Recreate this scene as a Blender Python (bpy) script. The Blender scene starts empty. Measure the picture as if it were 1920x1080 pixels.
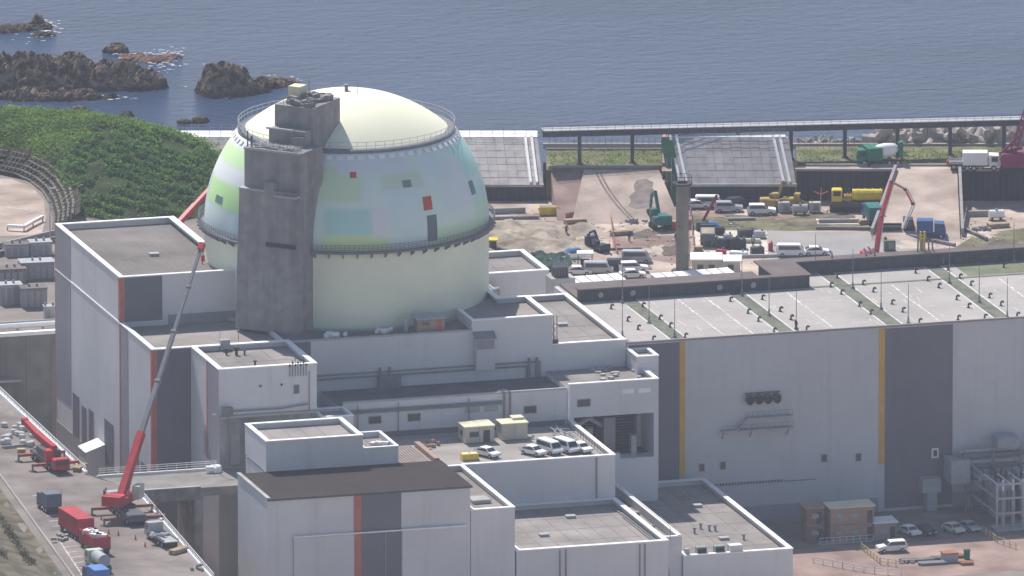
import bpy, math, random
import numpy as np
from mathutils import Vector, Matrix

# ------------------------------------------------------------------ camera
sc = bpy.context.scene
PHI, TH, DIST, PXM = math.radians(16.0), math.radians(13.06), 3600.0, 12.4
FW = Vector((math.sin(PHI)*math.cos(TH), math.cos(PHI)*math.cos(TH), -math.sin(TH)))
RT = Vector((math.cos(PHI), -math.sin(PHI), 0.0))
UP = RT.cross(FW)
CAM = Vector((0, 0, 32.6)) - DIST*FW + (310/PXM)*RT + (12/PXM)*UP
cd = bpy.data.cameras.new('camera')
cam = bpy.data.objects.new('camera', cd)
sc.collection.objects.link(cam)
cam.matrix_world = Matrix((( RT.x, UP.x, -FW.x, CAM.x), (RT.y, UP.y, -FW.y, CAM.y), (RT.z, UP.z, -FW.z, CAM.z), (0, 0, 0, 1)))
cd.sensor_width = 36.0
cd.lens = 36.0*PXM*DIST/1920.0
cd.clip_start = 10.0
cd.clip_end = 40000.0
sc.camera = cam
# ------------------------------------------------------------------ sky and sun
SUN_EL, SUN_AZ = math.radians(52), math.radians(-6.5)
w = bpy.data.worlds.new('World'); sc.world = w; w.use_nodes = True
nt = w.node_tree
bg = nt.nodes['Background']
sky = nt.nodes.new('ShaderNodeTexSky')
sky.sky_type = 'NISHITA'; sky.sun_disc = False
sky.sun_elevation = SUN_EL; sky.sun_rotation = SUN_AZ
sky.air_density = 1.0; sky.dust_density = 0.7; sky.ozone_density = 1.0
nt.links.new(sky.outputs[0], bg.inputs[0]); bg.inputs[1].default_value = 0.105
sd = Vector((math.sin(SUN_AZ)*math.cos(SUN_EL), math.cos(SUN_AZ)*math.cos(SUN_EL), math.sin(SUN_EL)))
sl = bpy.data.lights.new('sun', 'SUN'); sl.energy = 4.9; sl.angle = math.radians(0.53); sl.color = (1.0, 0.945, 0.885)
so = bpy.data.objects.new('sun', sl); sc.collection.objects.link(so)
so.rotation_euler = (-sd).to_track_quat('-Z', 'Y').to_euler(); so.location = (0, 0, 400)
sc.view_settings.view_transform = 'Standard'; sc.view_settings.look = 'None'
sc.view_settings.exposure = 0.18; sc.view_settings.gamma = 1.0; sc.view_settings.use_curve_mapping = False
sc.cycles.use_denoising = True
sc.cycles.max_bounces = 5; sc.cycles.volume_bounces = 1
sc.cycles.diffuse_bounces = 3; sc.cycles.glossy_bounces = 2; sc.cycles.transmission_bounces = 2
HAZE = 3.1e-5
random.seed(7)
rng = np.random.default_rng(7)
C = sc.collection

# ------------------------------------------------------------------ helpers
def ray(px, py):
    return FW + RT*((px-960)/(PXM*DIST)) - UP*((py-540)/(PXM*DIST))
def G(px, py, z=0.0):                      # where the sight line to a photo point meets the level z
    r = ray(px, py); t = (z-CAM.z)/r.z
    return CAM + r*t
def GY(px, py, Y):
    r = ray(px, py); t = (Y-CAM.y)/r.y
    return CAM + r*t
RH = Vector((math.cos(PHI), -math.sin(PHI), 0)); FH = Vector((math.sin(PHI), math.cos(PHI), 0))
def ST(s, t, z=0.0):                       # shore frame: s along the sea wall, t out to sea
    return RH*s + FH*t + Vector((0, 0, z))
SR = -PHI                                  # heading of the shore frame

class MB:
    def __init__(s): s.v = []; s.f = []
    def add(s, vs, fs):
        o = len(s.v); s.v += [tuple(p) for p in vs]; s.f += [tuple(i+o for i in q) for q in fs]; return s
    def box(s, x0, x1, y0, y1, z0, z1):
        return s.add([(x0,y0,z0),(x1,y0,z0),(x1,y1,z0),(x0,y1,z0),(x0,y0,z1),(x1,y0,z1),(x1,y1,z1),(x0,y1,z1)],
                     [(0,3,2,1),(4,5,6,7),(0,1,5,4),(1,2,6,5),(2,3,7,6),(3,0,4,7)])
    def ob(s, c, d, rz=0.0, ry=0.0, rx=0.0):
        m = Matrix.Translation(c) @ Matrix.Rotation(rz, 4, 'Z') @ Matrix.Rotation(ry, 4, 'Y') @ Matrix.Rotation(rx, 4, 'X')
        h = [x/2 for x in d]; n = len(s.v)
        s.box(-h[0], h[0], -h[1], h[1], -h[2], h[2])
        for i in range(n, n+8): s.v[i] = tuple(m @ Vector(s.v[i]))
        return s
    def bb(s, x0, x1, y0, y1, z0, z1, b=0.08):          # box with chamfered vertical and top edges
        p = [(x0+b,y0),(x1-b,y0),(x1,y0+b),(x1,y1-b),(x1-b,y1),(x0+b,y1),(x0,y1-b),(x0,y0+b)]
        c = ((x0+x1)/2, (y0+y1)/2)
        q = [(c[0]+(a-c[0])*(1-b/max(abs(a-c[0]),b*1.01)), c[1]+(d-c[1])*(1-b/max(abs(d-c[1]),b*1.01))) for a, d in p]
        vs = [(a,d,z0) for a,d in p]+[(a,d,z1-b) for a,d in p]+[(a,d,z1) for a,d in q]
        fs = [tuple(range(7,-1,-1)), tuple(range(16,24))]
        for k in (0, 8):
            for i in range(8): j = (i+1) % 8; fs.append((k+i, k+j, k+8+j, k+8+i))
        return s.add(vs, fs)
    def prism(s, pts, z0, z1):
        n = len(pts)
        zt = z1 if isinstance(z1, (list, tuple)) else [z1]*n
        zb = z0 if isinstance(z0, (list, tuple)) else [z0]*n
        a = sum(pts[i][0]*pts[(i+1)%n][1]-pts[(i+1)%n][0]*pts[i][1] for i in range(n))
        idx = list(range(n)) if a > 0 else list(range(n-1,-1,-1))
        vs = [(pts[i][0],pts[i][1],zb[i]) for i in idx]+[(pts[i][0],pts[i][1],zt[i]) for i in idx]
        return s.add(vs, [tuple(range(n-1,-1,-1)), tuple(range(n,2*n))]+[(i,(i+1)%n,n+(i+1)%n,n+i) for i in range(n)])
    def ext(s, prof, y0, y1, taper=None):                # profile in x,z pushed along y; taper: inset per point
        n = len(prof); t = taper or [0]*n
        a = sum(prof[i][0]*prof[(i+1)%n][1]-prof[(i+1)%n][0]*prof[i][1] for i in range(n))
        vs = [(x, y0+t[i], z) for i,(x,z) in enumerate(prof)]+[(x, y1-t[i], z) for i,(x,z) in enumerate(prof)]
        fs = [tuple(range(n)), tuple(range(2*n-1,n-1,-1))]+[(i,i+n,(i+1)%n+n,(i+1)%n) for i in range(n)]
        if a < 0: fs = [q[::-1] for q in fs]
        return s.add(vs, fs)
    def cyl(s, p, q, r, r2=None, n=8, cap=True):
        p = Vector(p); q = Vector(q); r2 = r if r2 is None else r2
        d = (q-p).normalized(); u = d.orthogonal().normalized(); w_ = d.cross(u)
        vs = [p+(u*math.cos(2*math.pi*i/n)+w_*math.sin(2*math.pi*i/n))*r for i in range(n)]
        vs += [q+(u*math.cos(2*math.pi*i/n)+w_*math.sin(2*math.pi*i/n))*r2 for i in range(n)]
        fs = [(i,(i+1)%n,n+(i+1)%n,n+i) for i in range(n)]
        if cap: fs += [tuple(range(n-1,-1,-1)), tuple(range(n,2*n))]
        return s.add(vs, fs)
    def bar(s, p, q, w, h):                              # square bar between two points
        p = Vector(p); q = Vector(q); d = (q-p).normalized()
        u = d.cross(Vector((0,0,1)));  u = u.normalized() if u.length > 1e-4 else Vector((1,0,0)); n = u.cross(d)
        vs = [c+u*a*w/2+n*b*h/2 for c in (p,q) for a,b in ((-1,-1),(1,-1),(1,1),(-1,1))]
        return s.add(vs, [(3,2,1,0),(4,5,6,7),(0,1,5,4),(1,2,6,5),(2,3,7,6),(3,0,4,7)])
    def path(s, pts, r, n=6):
        for a, b in zip(pts, pts[1:]): s.cyl(a, b, r, n=n)
        return s
    def lathe(s, prof, n=48, c=(0,0), a0=0.0, a1=None):
        full = a1 is None; a1 = 2*math.pi if full else a1; m = n if full else n+1; o = len(s.v); k = len(prof)
        for i in range(m):
            a = a0+(a1-a0)*i/n
            s.v += [(c[0]+r*math.cos(a), c[1]+r*math.sin(a), z) for r, z in prof]
        for i in range(n):
            j = (i+1) % m
            for t in range(k-1): s.f.append((o+i*k+t, o+j*k+t, o+j*k+t+1, o+i*k+t+1))
        return s
    def poly(s, pts): return s.add(pts, [tuple(range(len(pts)))])
    def mesh(s, name, mat, off=None, smooth=False):
        me = bpy.data.meshes.new(name)
        v = s.v if off is None else [(a-off[0], b-off[1], c-off[2]) for a,b,c in s.v]
        me.from_pydata(v, [], s.f)
        if mat: me.materials.append(mat)
        if smooth: me.polygons.foreach_set('use_smooth', [True]*len(me.polygons))
        me.update(); return me
    def build(s, name, mat, parent=None, world=False, smooth=False):
        off = tot(parent) if (world and parent) else None
        o = bpy.data.objects.new(name, s.mesh(name, mat, off, smooth)); C.objects.link(o)
        if parent: o.parent = parent
        return o
def tot(o):
    p = Vector((0,0,0))
    while o: p += o.location; o = o.parent
    return p
def tag(o, label=None, cat=None, group=None, kind=None):
    if label: o['label'] = label
    if cat: o['category'] = cat
    if group: o['group'] = group
    if kind: o['kind'] = kind
    return o
def thing(name, label, cat, loc=(0,0,0), rz=0.0, group=None):
    o = bpy.data.objects.new(name, None); C.objects.link(o)
    o.location = loc; o.rotation_euler = (0,0,rz); o.empty_display_size = 0.5
    return tag(o, label, cat, group)
def single(mb, name, mat, label, cat, loc=(0,0,0), rz=0.0, group=None, smooth=False):
    o = mb.build(name, mat, None, smooth=smooth); o.location = loc; o.rotation_euler = (0,0,rz)
    return tag(o, label, cat, group)
def struct(mb, name, mat, parent=None, smooth=False):
    o = mb.build(name, mat, parent, smooth=smooth)
    if not parent: o['kind'] = 'structure'
    return o
def dup(o, parent=None, loc=None, rz=None, label=None):
    c = o.copy(); C.objects.link(c); c.parent = parent
    if loc is not None: c.location = loc
    if rz is not None: c.rotation_euler = (0,0,rz)
    if label: c['label'] = label
    for ch in [x for x in o.children]: dup(ch, c)
    return c
def inst(o, parent, loc, rz=0.0):            # another piece with the same mesh under the same thing
    c = o.copy(); C.objects.link(c); c.parent = parent; c.location = loc; c.rotation_euler = (0,0,rz); return c

# ------------------------------------------------------------------ materials
MATS = {}
def M(name, col, rough=0.8, var=0.12, scale=0.35, streak=0.0, bump=0.0, bscale=2.0, metal=0.0, col2=None, spec=0.12, lines=0.0, lw=0.9, detail=6.0, thresh=(0.35,0.65), blotch=0.0, dense=False):
    if name in MATS: return MATS[name]
    m = bpy.data.materials.new(name); m.use_nodes = True; n = m.node_tree.nodes; l = m.node_tree.links
    b = n['Principled BSDF']; b.inputs['Roughness'].default_value = rough; b.inputs['Metallic'].default_value = metal
    b.inputs['Specular IOR Level'].default_value = spec
    geo = n.new('ShaderNodeNewGeometry')
    tx = n.new('ShaderNodeTexNoise'); tx.inputs['Scale'].default_value = scale; tx.inputs['Detail'].default_value = detail
    l.new(geo.outputs['Position'], tx.inputs['Vector'])
    rp = n.new('ShaderNodeValToRGB'); rp.color_ramp.elements[0].position = thresh[0]; rp.color_ramp.elements[1].position = thresh[1]
    c2 = col2 or tuple(min(1, c*(1+var)) for c in col)
    c1 = col if col2 else tuple(c*(1-var) for c in col)
    rp.color_ramp.elements[0].color = (*c1, 1); rp.color_ramp.elements[1].color = (*c2, 1)
    l.new(tx.outputs['Fac'], rp.inputs['Fac']); out = rp.outputs['Color']
    def mul(fac_socket, lo, hi, out, f0=0.3, f1=0.7):
        mr = n.new('ShaderNodeMapRange'); mr.inputs['From Min'].default_value = f0; mr.inputs['From Max'].default_value = f1
        mr.inputs['To Min'].default_value = lo; mr.inputs['To Max'].default_value = hi
        l.new(fac_socket, mr.inputs['Value'])
        mx = n.new('ShaderNodeMix'); mx.data_type = 'RGBA'; mx.blend_type = 'MULTIPLY'; mx.inputs['Factor'].default_value = 1.0
        cb = n.new('ShaderNodeCombineColor')
        for i in range(3): l.new(mr.outputs[0], cb.inputs[i])
        l.new(out, mx.inputs['A']); l.new(cb.outputs[0], mx.inputs['B']); return mx.outputs['Result']
    if streak:
        mp = n.new('ShaderNodeMapping'); mp.inputs['Scale'].default_value = (0.62, 0.62, 0.05)
        l.new(geo.outputs['Position'], mp.inputs['Vector'])
        t2 = n.new('ShaderNodeTexNoise'); t2.inputs['Scale'].default_value = 1.0; t2.inputs['Detail'].default_value = 8.0
        l.new(mp.outputs[0], t2.inputs['Vector']); out = mul(t2.outputs['Fac'], 1-streak, 1+streak*0.4, out) if dense else mul(t2.outputs['Fac'], 1.0, 1-streak, out, 0.56, 0.78)
    if blotch:
        t4 = n.new('ShaderNodeTexNoise'); t4.inputs['Scale'].default_value = 0.07; t4.inputs['Detail'].default_value = 9.0; t4.inputs['Roughness'].default_value = 0.62
        l.new(geo.outputs['Position'], t4.inputs['Vector']); out = mul(t4.outputs['Fac'], 1-blotch, 1+blotch, out, 0.36, 0.64)
        t5 = n.new('ShaderNodeTexNoise'); t5.inputs['Scale'].default_value = 0.9; t5.inputs['Detail'].default_value = 7.0
        l.new(geo.outputs['Position'], t5.inputs['Vector']); out = mul(t5.outputs['Fac'], 1.0, 1-blotch*0.9, out, 0.58, 0.70)
    if lines:
        mp = n.new('ShaderNodeMapping'); mp.inputs['Scale'].default_value = (1.0/lw, 1.0/lw, 0.0); mp.inputs['Rotation'].default_value = (0,0,math.radians(45))
        l.new(geo.outputs['Position'], mp.inputs['Vector'])
        wv = n.new('ShaderNodeTexWave'); wv.inputs['Scale'].default_value = 0.45; wv.inputs['Distortion'].default_value = 0.0
        l.new(mp.outputs[0], wv.inputs['Vector']); out = mul(wv.outputs['Fac'], 1-lines, 1.0, out)
    l.new(out, b.inputs['Base Color'])
    if bump:
        t3 = n.new('ShaderNodeTexNoise'); t3.inputs['Scale'].default_value = bscale; t3.inputs['Detail'].default_value = 6.0
        l.new(geo.outputs['Position'], t3.inputs['Vector'])
        bp = n.new('ShaderNodeBump'); bp.inputs['Strength'].default_value = 1.0; bp.inputs['Distance'].default_value = bump
        l.new(t3.outputs['Fac'], bp.inputs['Height']); l.new(bp.outputs[0], b.inputs['Normal'])
    MATS[name] = m; return m
CLAD   = M('light_cladding', (0.64,0.633,0.64), 0.75, 0.05, 0.08, streak=0.13, blotch=0.05)
CLADT  = M('turbine_cladding', (0.545,0.545,0.56), 0.75, 0.04, 0.08, streak=0.12, blotch=0.05)
DCLAD  = M('dark_cladding', (0.175,0.172,0.197), 0.75, 0.05, 0.15, streak=0.10, blotch=0.04)
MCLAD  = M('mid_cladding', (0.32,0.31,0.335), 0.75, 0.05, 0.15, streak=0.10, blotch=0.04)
ORANGE = M('orange_red_stripe', (0.52,0.155,0.12), 0.6, 0.08, 0.5, streak=0.12)
YELL   = M('ochre_stripe', (0.62,0.36,0.07), 0.6, 0.08, 0.5, streak=0.12)
WHITE  = M('white_coping', (0.88,0.88,0.87), 0.6, 0.06, 0.8)
WPAINT = M('white_paint', (0.82,0.82,0.81), 0.45, 0.03, 0.8)
ROOF   = M('roof_membrane', (0.275,0.25,0.235), 0.9, 0.14, 0.16, blotch=0.15, bump=0.01, bscale=3)
ROOFD  = M('roof_membrane_dark', (0.185,0.168,0.158), 0.9, 0.12, 0.18, blotch=0.15)
BROWNR = M('dark_brown_roof', (0.042,0.032,0.032), 0.9, 0.10, 0.25)
CONC   = M('concrete', (0.42,0.41,0.395), 0.9, 0.16, 0.3, streak=0.18, bump=0.01)
CONCD  = M('weathered_concrete', (0.25,0.245,0.24), 0.9, 0.18, 0.5, streak=0.34, blotch=0.15, dense=True, bump=0.015)
TOWERC = M('tower_concrete', (0.285,0.28,0.278), 0.9, 0.12, 0.6, streak=0.24, blotch=0.09, dense=True, bump=0.015)
STEEL  = M('grey_steel', (0.26,0.26,0.27), 0.55, 0.12, 0.8, metal=0.3)
DSTEEL = M('dark_steel', (0.06,0.062,0.07), 0.55, 0.15, 0.9)
PIPE   = M('pipe_grey', (0.22,0.225,0.24), 0.5, 0.12, 1.0)
DARK   = M('dark_recess', (0.035,0.037,0.043), 0.8, 0.25, 0.8)
GLASS  = M('dark_glass', (0.03,0.035,0.045), 0.12, 0.1, 1.0, spec=0.6)
TYRE   = M('black_rubber', (0.025,0.025,0.027), 0.9, 0.2, 2.0)
RED    = M('crane_red', (0.50,0.045,0.05), 0.45, 0.12, 0.8)
REDC   = M('container_red', (0.45,0.05,0.06), 0.55, 0.14, 0.6, streak=0.15)
YELLOW = M('machine_yellow', (0.75,0.56,0.04), 0.45, 0.12, 0.9)
TEAL   = M('machine_teal', (0.03,0.16,0.16), 0.45, 0.15, 0.9)
GREEN  = M('machine_green', (0.02,0.17,0.10), 0.45, 0.12, 0.9)
BLUE   = M('truck_blue', (0.04,0.10,0.28), 0.45, 0.12, 0.9)
NAVY   = M('dark_blue_paint', (0.03,0.045,0.08), 0.4, 0.15, 0.9)
BEIGE  = M('beige_panel', (0.55,0.52,0.43), 0.6, 0.06, 0.6, streak=0.12)
CREAM  = M('cream_roof', (0.72,0.68,0.48), 0.6, 0.06, 0.6)
WOOD   = M('brown_panel', (0.38,0.26,0.21), 0.7, 0.12, 0.6, streak=0.15)
GREYP  = M('grey_paint', (0.40,0.41,0.42), 0.5, 0.08, 0.8)
SILVER = M('silver_paint', (0.45,0.47,0.50), 0.35, 0.05, 0.8, metal=0.4)
BLACKP = M('black_paint', (0.03,0.032,0.036), 0.3, 0.1, 0.8)
LENS   = M('lamp_lens', (0.75,0.76,0.74), 0.2, 0.05, 2.0)
REDL   = M('red_lens', (0.45,0.03,0.03), 0.3, 0.05, 2.0)
# ------------------------------------------------------------------ the setting
from mathutils import noise as mnoise
def fbm(x, y, z=0.0, o=5): return mnoise.fractal(Vector((x, y, z)), 1.0, 2.1, o)

SAND  = M('sandy_site_ground', (0.30,0.235,0.195), 0.95, 0.2, 0.16, bump=0.05, bscale=1.2, col2=(0.54,0.44,0.375), thresh=(0.32,0.68), detail=9, blotch=0.14)
SOIL  = M('graded_soil', (0.22,0.18,0.145), 0.95, 0.2, 0.25, blotch=0.15, bump=0.08, bscale=1.5, col2=(0.46,0.40,0.32), thresh=(0.38,0.7))
REDG  = M('reddish_paving', (0.23,0.16,0.138), 0.95, 0.2, 0.15, bump=0.02, col2=(0.37,0.27,0.235), detail=9, blotch=0.12)
ASPH  = M('worn_asphalt', (0.175,0.15,0.138), 0.95, 0.2, 0.14, blotch=0.12, bump=0.01, col2=(0.29,0.25,0.23), thresh=(0.3,0.75))
ASPHD = M('dark_asphalt', (0.06,0.06,0.065), 0.95, 0.3, 0.2)
PADC  = M('pale_concrete_pad', (0.33,0.31,0.30), 0.9, 0.08, 0.1, blotch=0.08)
PALE  = M('white_concrete_ground', (0.62,0.56,0.48), 0.9, 0.15, 0.3)
GRASSG= M('rough_grass_ground', (0.10,0.105,0.055), 0.95, 0.3, 0.3, col2=(0.22,0.20,0.12), bump=0.1, bscale=2)
SEAWC = M('sea_wall_concrete', (0.42,0.395,0.38), 0.9, 0.14, 0.5, blotch=0.1, bump=0.01, streak=0.15)
LINE  = M('road_marking_paint', (0.30,0.28,0.26), 0.9, 0.2, 1.2, col2=(0.66,0.64,0.60))

# sea
def sea_material():
    m = bpy.data.materials.new('sea_water'); m.use_nodes = True; n = m.node_tree.nodes; l = m.node_tree.links
    b = n['Principled BSDF']; b.inputs['Base Color'].default_value = (0.045,0.085,0.15,1); b.inputs['Roughness'].default_value = 0.15; b.inputs['IOR'].default_value = 1.33; b.inputs['Specular IOR Level'].default_value = 0.15
    geo = n.new('ShaderNodeNewGeometry'); mp = n.new('ShaderNodeMapping'); mp.inputs['Rotation'].default_value = (0,0,PHI+0.25); mp.inputs['Scale'].default_value = (0.55,1.0,1.0)
    l.new(geo.outputs['Position'], mp.inputs['Vector'])
    t1 = n.new('ShaderNodeTexNoise'); t1.inputs['Scale'].default_value = 0.55; t1.inputs['Detail'].default_value = 6; t1.inputs['Roughness'].default_value = 0.62
    t2 = n.new('ShaderNodeTexNoise'); t2.inputs['Scale'].default_value = 0.022; t2.inputs['Detail'].default_value = 6
    l.new(mp.outputs[0], t1.inputs['Vector']); l.new(mp.outputs[0], t2.inputs['Vector'])
    bp = n.new('ShaderNodeBump'); bp.inputs['Strength'].default_value = 1.0; bp.inputs['Distance'].default_value = 0.45
    l.new(t1.outputs['Fac'], bp.inputs['Height']); l.new(bp.outputs[0], b.inputs['Normal'])
    rp = n.new('ShaderNodeValToRGB'); rp.color_ramp.elements[0].color = (0.027,0.050,0.105,1); rp.color_ramp.elements[1].color = (0.042,0.070,0.135,1)
    rp.color_ramp.elements[0].position = 0.35; rp.color_ramp.elements[1].position = 0.65
    l.new(t2.outputs['Fac'], rp.inputs['Fac']); l.new(rp.outputs[0], b.inputs['Base Color'])
    return m
SEA_Z = -10.0
mb = MB(); mb.poly([ST(-9000,-600,SEA_Z), ST(9000,-600,SEA_Z), ST(9000,12000,SEA_Z), ST(-9000,12000,SEA_Z)])
struct(mb, 'sea', sea_material())

# ground of the works (level 0) and the terrace above the shore (level 5)
mb = MB(); mb.prism([tuple(ST(s,t)[:2]) for s,t in ((-700,-800),(900,-800),(900,207),(-30,207),(-30,130),(-700,130))], -12.5, 0)
struct(mb, 'ground', SAND)
RAMP_S = (86.6, 96.2)
mb = MB(); mb.prism([tuple(ST(s,t)[:2]) for s,t in ((70.6,207),(86.6,207),(96.2,207),(300,207),(300,229),(96,229),(70.6,227))], -12.4, 5)
struct(mb, 'terrace', GRASSG)
mb = MB(); mb.prism([tuple(ST(s,t)[:2]) for s,t in ((30.5,207),(51.2,207),(51.2,221.6),(30.5,221.6))], -12.4, 5)
struct(mb, 'terrace', GRASSG)
def wedge(name, s0, s1, t0, t1, z0, z1, mat, s0b=None, s1b=None, flare=0.0):
    mb = MB()
    s0b = s0 if s0b is None else s0b; s1b = s1 if s1b is None else s1b
    a = [ST(s0b,t0,z0),ST(s1b,t0,z0),ST(s1,t1,z1),ST(s0,t1,z1)]
    d = [Vector((p.x,p.y,-0.6)) for p in a]
    mb.add(d+a, [(3,2,1,0),(4,5,6,7),(0,1,5,4),(1,2,6,5),(2,3,7,6),(3,0,4,7)])
    return struct(mb, name, mat)
wedge('ramp', 86.6, 96.2, 178, 207.02, 0.01, 5.004, SAND, 82.0, 96.2)
wedge('ramp', 36.5, 48.5, 190, 207.02, 0.01, 5.004, SAND, 34.5, 52.0)
wedge('ramp', 31.2, 36.3, 192, 207.02, 0.012, 4.6, REDG, 32.3, 37.6)
def sheet(name, pix, z, mat, kind='structure'):
    mb = MB(); mb.prism([tuple(G(x,y,z)[:2]) for x,y in pix], z-0.05, z); return struct(mb, name, mat)
# paved patches, each a few millimetres above what it lies on
sheet('concrete_pad', [(1440,432),(1690,440),(1760,490),(1442,500)], 0.03, PADC)
sheet('concrete_yard', [(1300,432),(1438,432),(1440,478),(1300,482)], 0.035, PALE)
sheet('site_track', [(1085,420),(1140,425),(1150,540),(1060,540)], 0.012, SAND)
sheet('red_earth', [(1148,445),(1290,440),(1300,500),(1150,475)], 0.014, REDG)
sheet('red_earth', [(1300,382),(1500,378),(1510,405),(1300,402)], 0.012, REDG)
sheet('rough_grass', [(1300,402),(1530,398),(1640,430),(1440,434),(1300,434)], 0.016, GRASSG)
sheet('site_road', [(1640,452),(1750,398),(1790,400),(1800,425),(1890,478),(1700,478)], 0.018, SAND)
sheet('rough_grass', [(1780,470),(1830,440),(1935,425),(1935,490)], 0.02, GRASSG)
sheet('kerb_slab', [(1530,410),(1640,410),(1648,420),(1532,420)], 0.05, PALE)
sheet('forecourt', [(1480,1004),(1940,975),(1940,1100),(1480,1100)], 0.008, REDG)
sheet('asphalt_apron', [(1300,960),(1950,925),(1950,1000),(1500,1030),(1430,1030)], 0.012, ASPH)
sheet('pale_road', [(1640,1092),(1940,1066),(1940,1110),(1600,1110)], 0.016, ASPH)

# excavated soil field: an uneven sheet
mb = MB(); NX, NY = 60, 44
for j in range(NY+1):
    for i in range(NX+1):
        s = 19.0+i*19.0/NX; t = 166.0+j*26.0/NY
        e = min(i, NX-i, j, NY-j)/6.0
        p = ST(s, t); h = (fbm(s*0.35, t*0.22, 3.0)*0.75+0.35)*min(1, e)
        mb.v.append((p.x, p.y, 0.02+max(-0.01, h)))
for j in range(NY):
    for i in range(NX): k = j*(NX+1)+i; mb.f.append((k, k+1, k+NX+2, k+NX+1))
struct(mb, 'soil_field', SOIL, smooth=True)

# worn patches and wheel tracks on the wide ramp
def ramp_z(t): return 0.01+(t-190)/17.02*4.994+0.012
def ramp_sheet(name, st, mat, dz=0.0):
    mb = MB(); mb.poly([ST(s_,t_,ramp_z(t_)+dz) for s_,t_ in st]); return struct(mb, name, mat)
ramp_sheet('dark_patch',[(43.5,195.5),(44.8,194.6),(46.4,194.9),(47.6,196.3),(47.4,198),(48.0,199.6),(47.4,201.4),(47.6,203),(46.4,204.2),(44.9,203.6),(44.4,202),(44.6,200.2),(43.7,198.6),(44.0,197)],M('damp_asphalt',(0.25,0.21,0.19),0.9,0.2,0.6))
for off in (0.0,1.6):
    pts = [(38.5+off*0.4+0.3*k+0.045*k*k*0.5, 206-k*1.45) for k in range(11)]
    ramp_sheet('wheel_track',[(a-0.16,b) for a,b in pts]+[(a+0.16,b) for a,b in pts[::-1]],M('track_soil',(0.20,0.165,0.14),0.95,0.2,0.6),0.006)
# dark retaining walls of the terrace
RETW = M('dark_retaining_wall', (0.045,0.05,0.065), 0.85, 0.2, 0.4, streak=0.25, lines=0.25, lw=1.2)
t_ = thing('retaining_wall', 'dark sheet-pile retaining wall between embankment and ramp, behind yellow rig', 'wall', ST(78.5,206.9))
t_.rotation_euler = (0,0,SR)
m1 = MB()
for k in range(20): m1.ob((-7.6+k*0.8, -0.16 if k%2 else -0.02, 2.45), (0.62,0.3,4.9))
m1.box(-8.0,8.0,0.0,0.12,0.0,4.9); m1.build('sheet_piling', RETW, t_)
MB().box(-8.2,8.0,-0.5,0.3,4.9,5.25).build('capping_beam', PADC, t_)
t_ = thing('retaining_wall', 'dark sheet-pile retaining wall beside the ramp below the white trucks', 'wall', ST(110,206.9))
t_.rotation_euler = (0,0,SR)
m1 = MB()
for k in range(34): m1.ob((-13.2+k*0.8, -0.16 if k%2 else -0.02, 2.45), (0.62,0.3,4.9))
m1.box(-13.6,13.6,0.0,0.12,0.0,4.9); m1.build('sheet_piling', RETW, t_)
MB().box(-13.6,13.6,-0.5,0.3,4.9,5.25).build('capping_beam', PADC, t_)
for sx, lab in ((86.35,'low concrete kerb wall up the side of the ramp by the red pump boom'),(96.6,'low concrete kerb wall up the side of the ramp below white trucks')):
    a = MB()
    for k in range(9):
        t0, t1 = 181+k*2.9, 181+k*2.9+2.82; z0 = (t0-178)/29*5; z1 = (t1-178)/29*5
        sa = sx if sx > 90 else sx-(207-t0)/29*4.6; sb = sx if sx > 90 else sx-(207-t1)/29*4.6
        pa, pb = ST(sa,t0,z0+0.3), ST(sb,t1,z1+0.3)
        a.bar(pa, pb, 0.45, 1.1)
    o = a.build('kerb_wall', PADC); tag(o, lab, 'wall')

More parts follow.
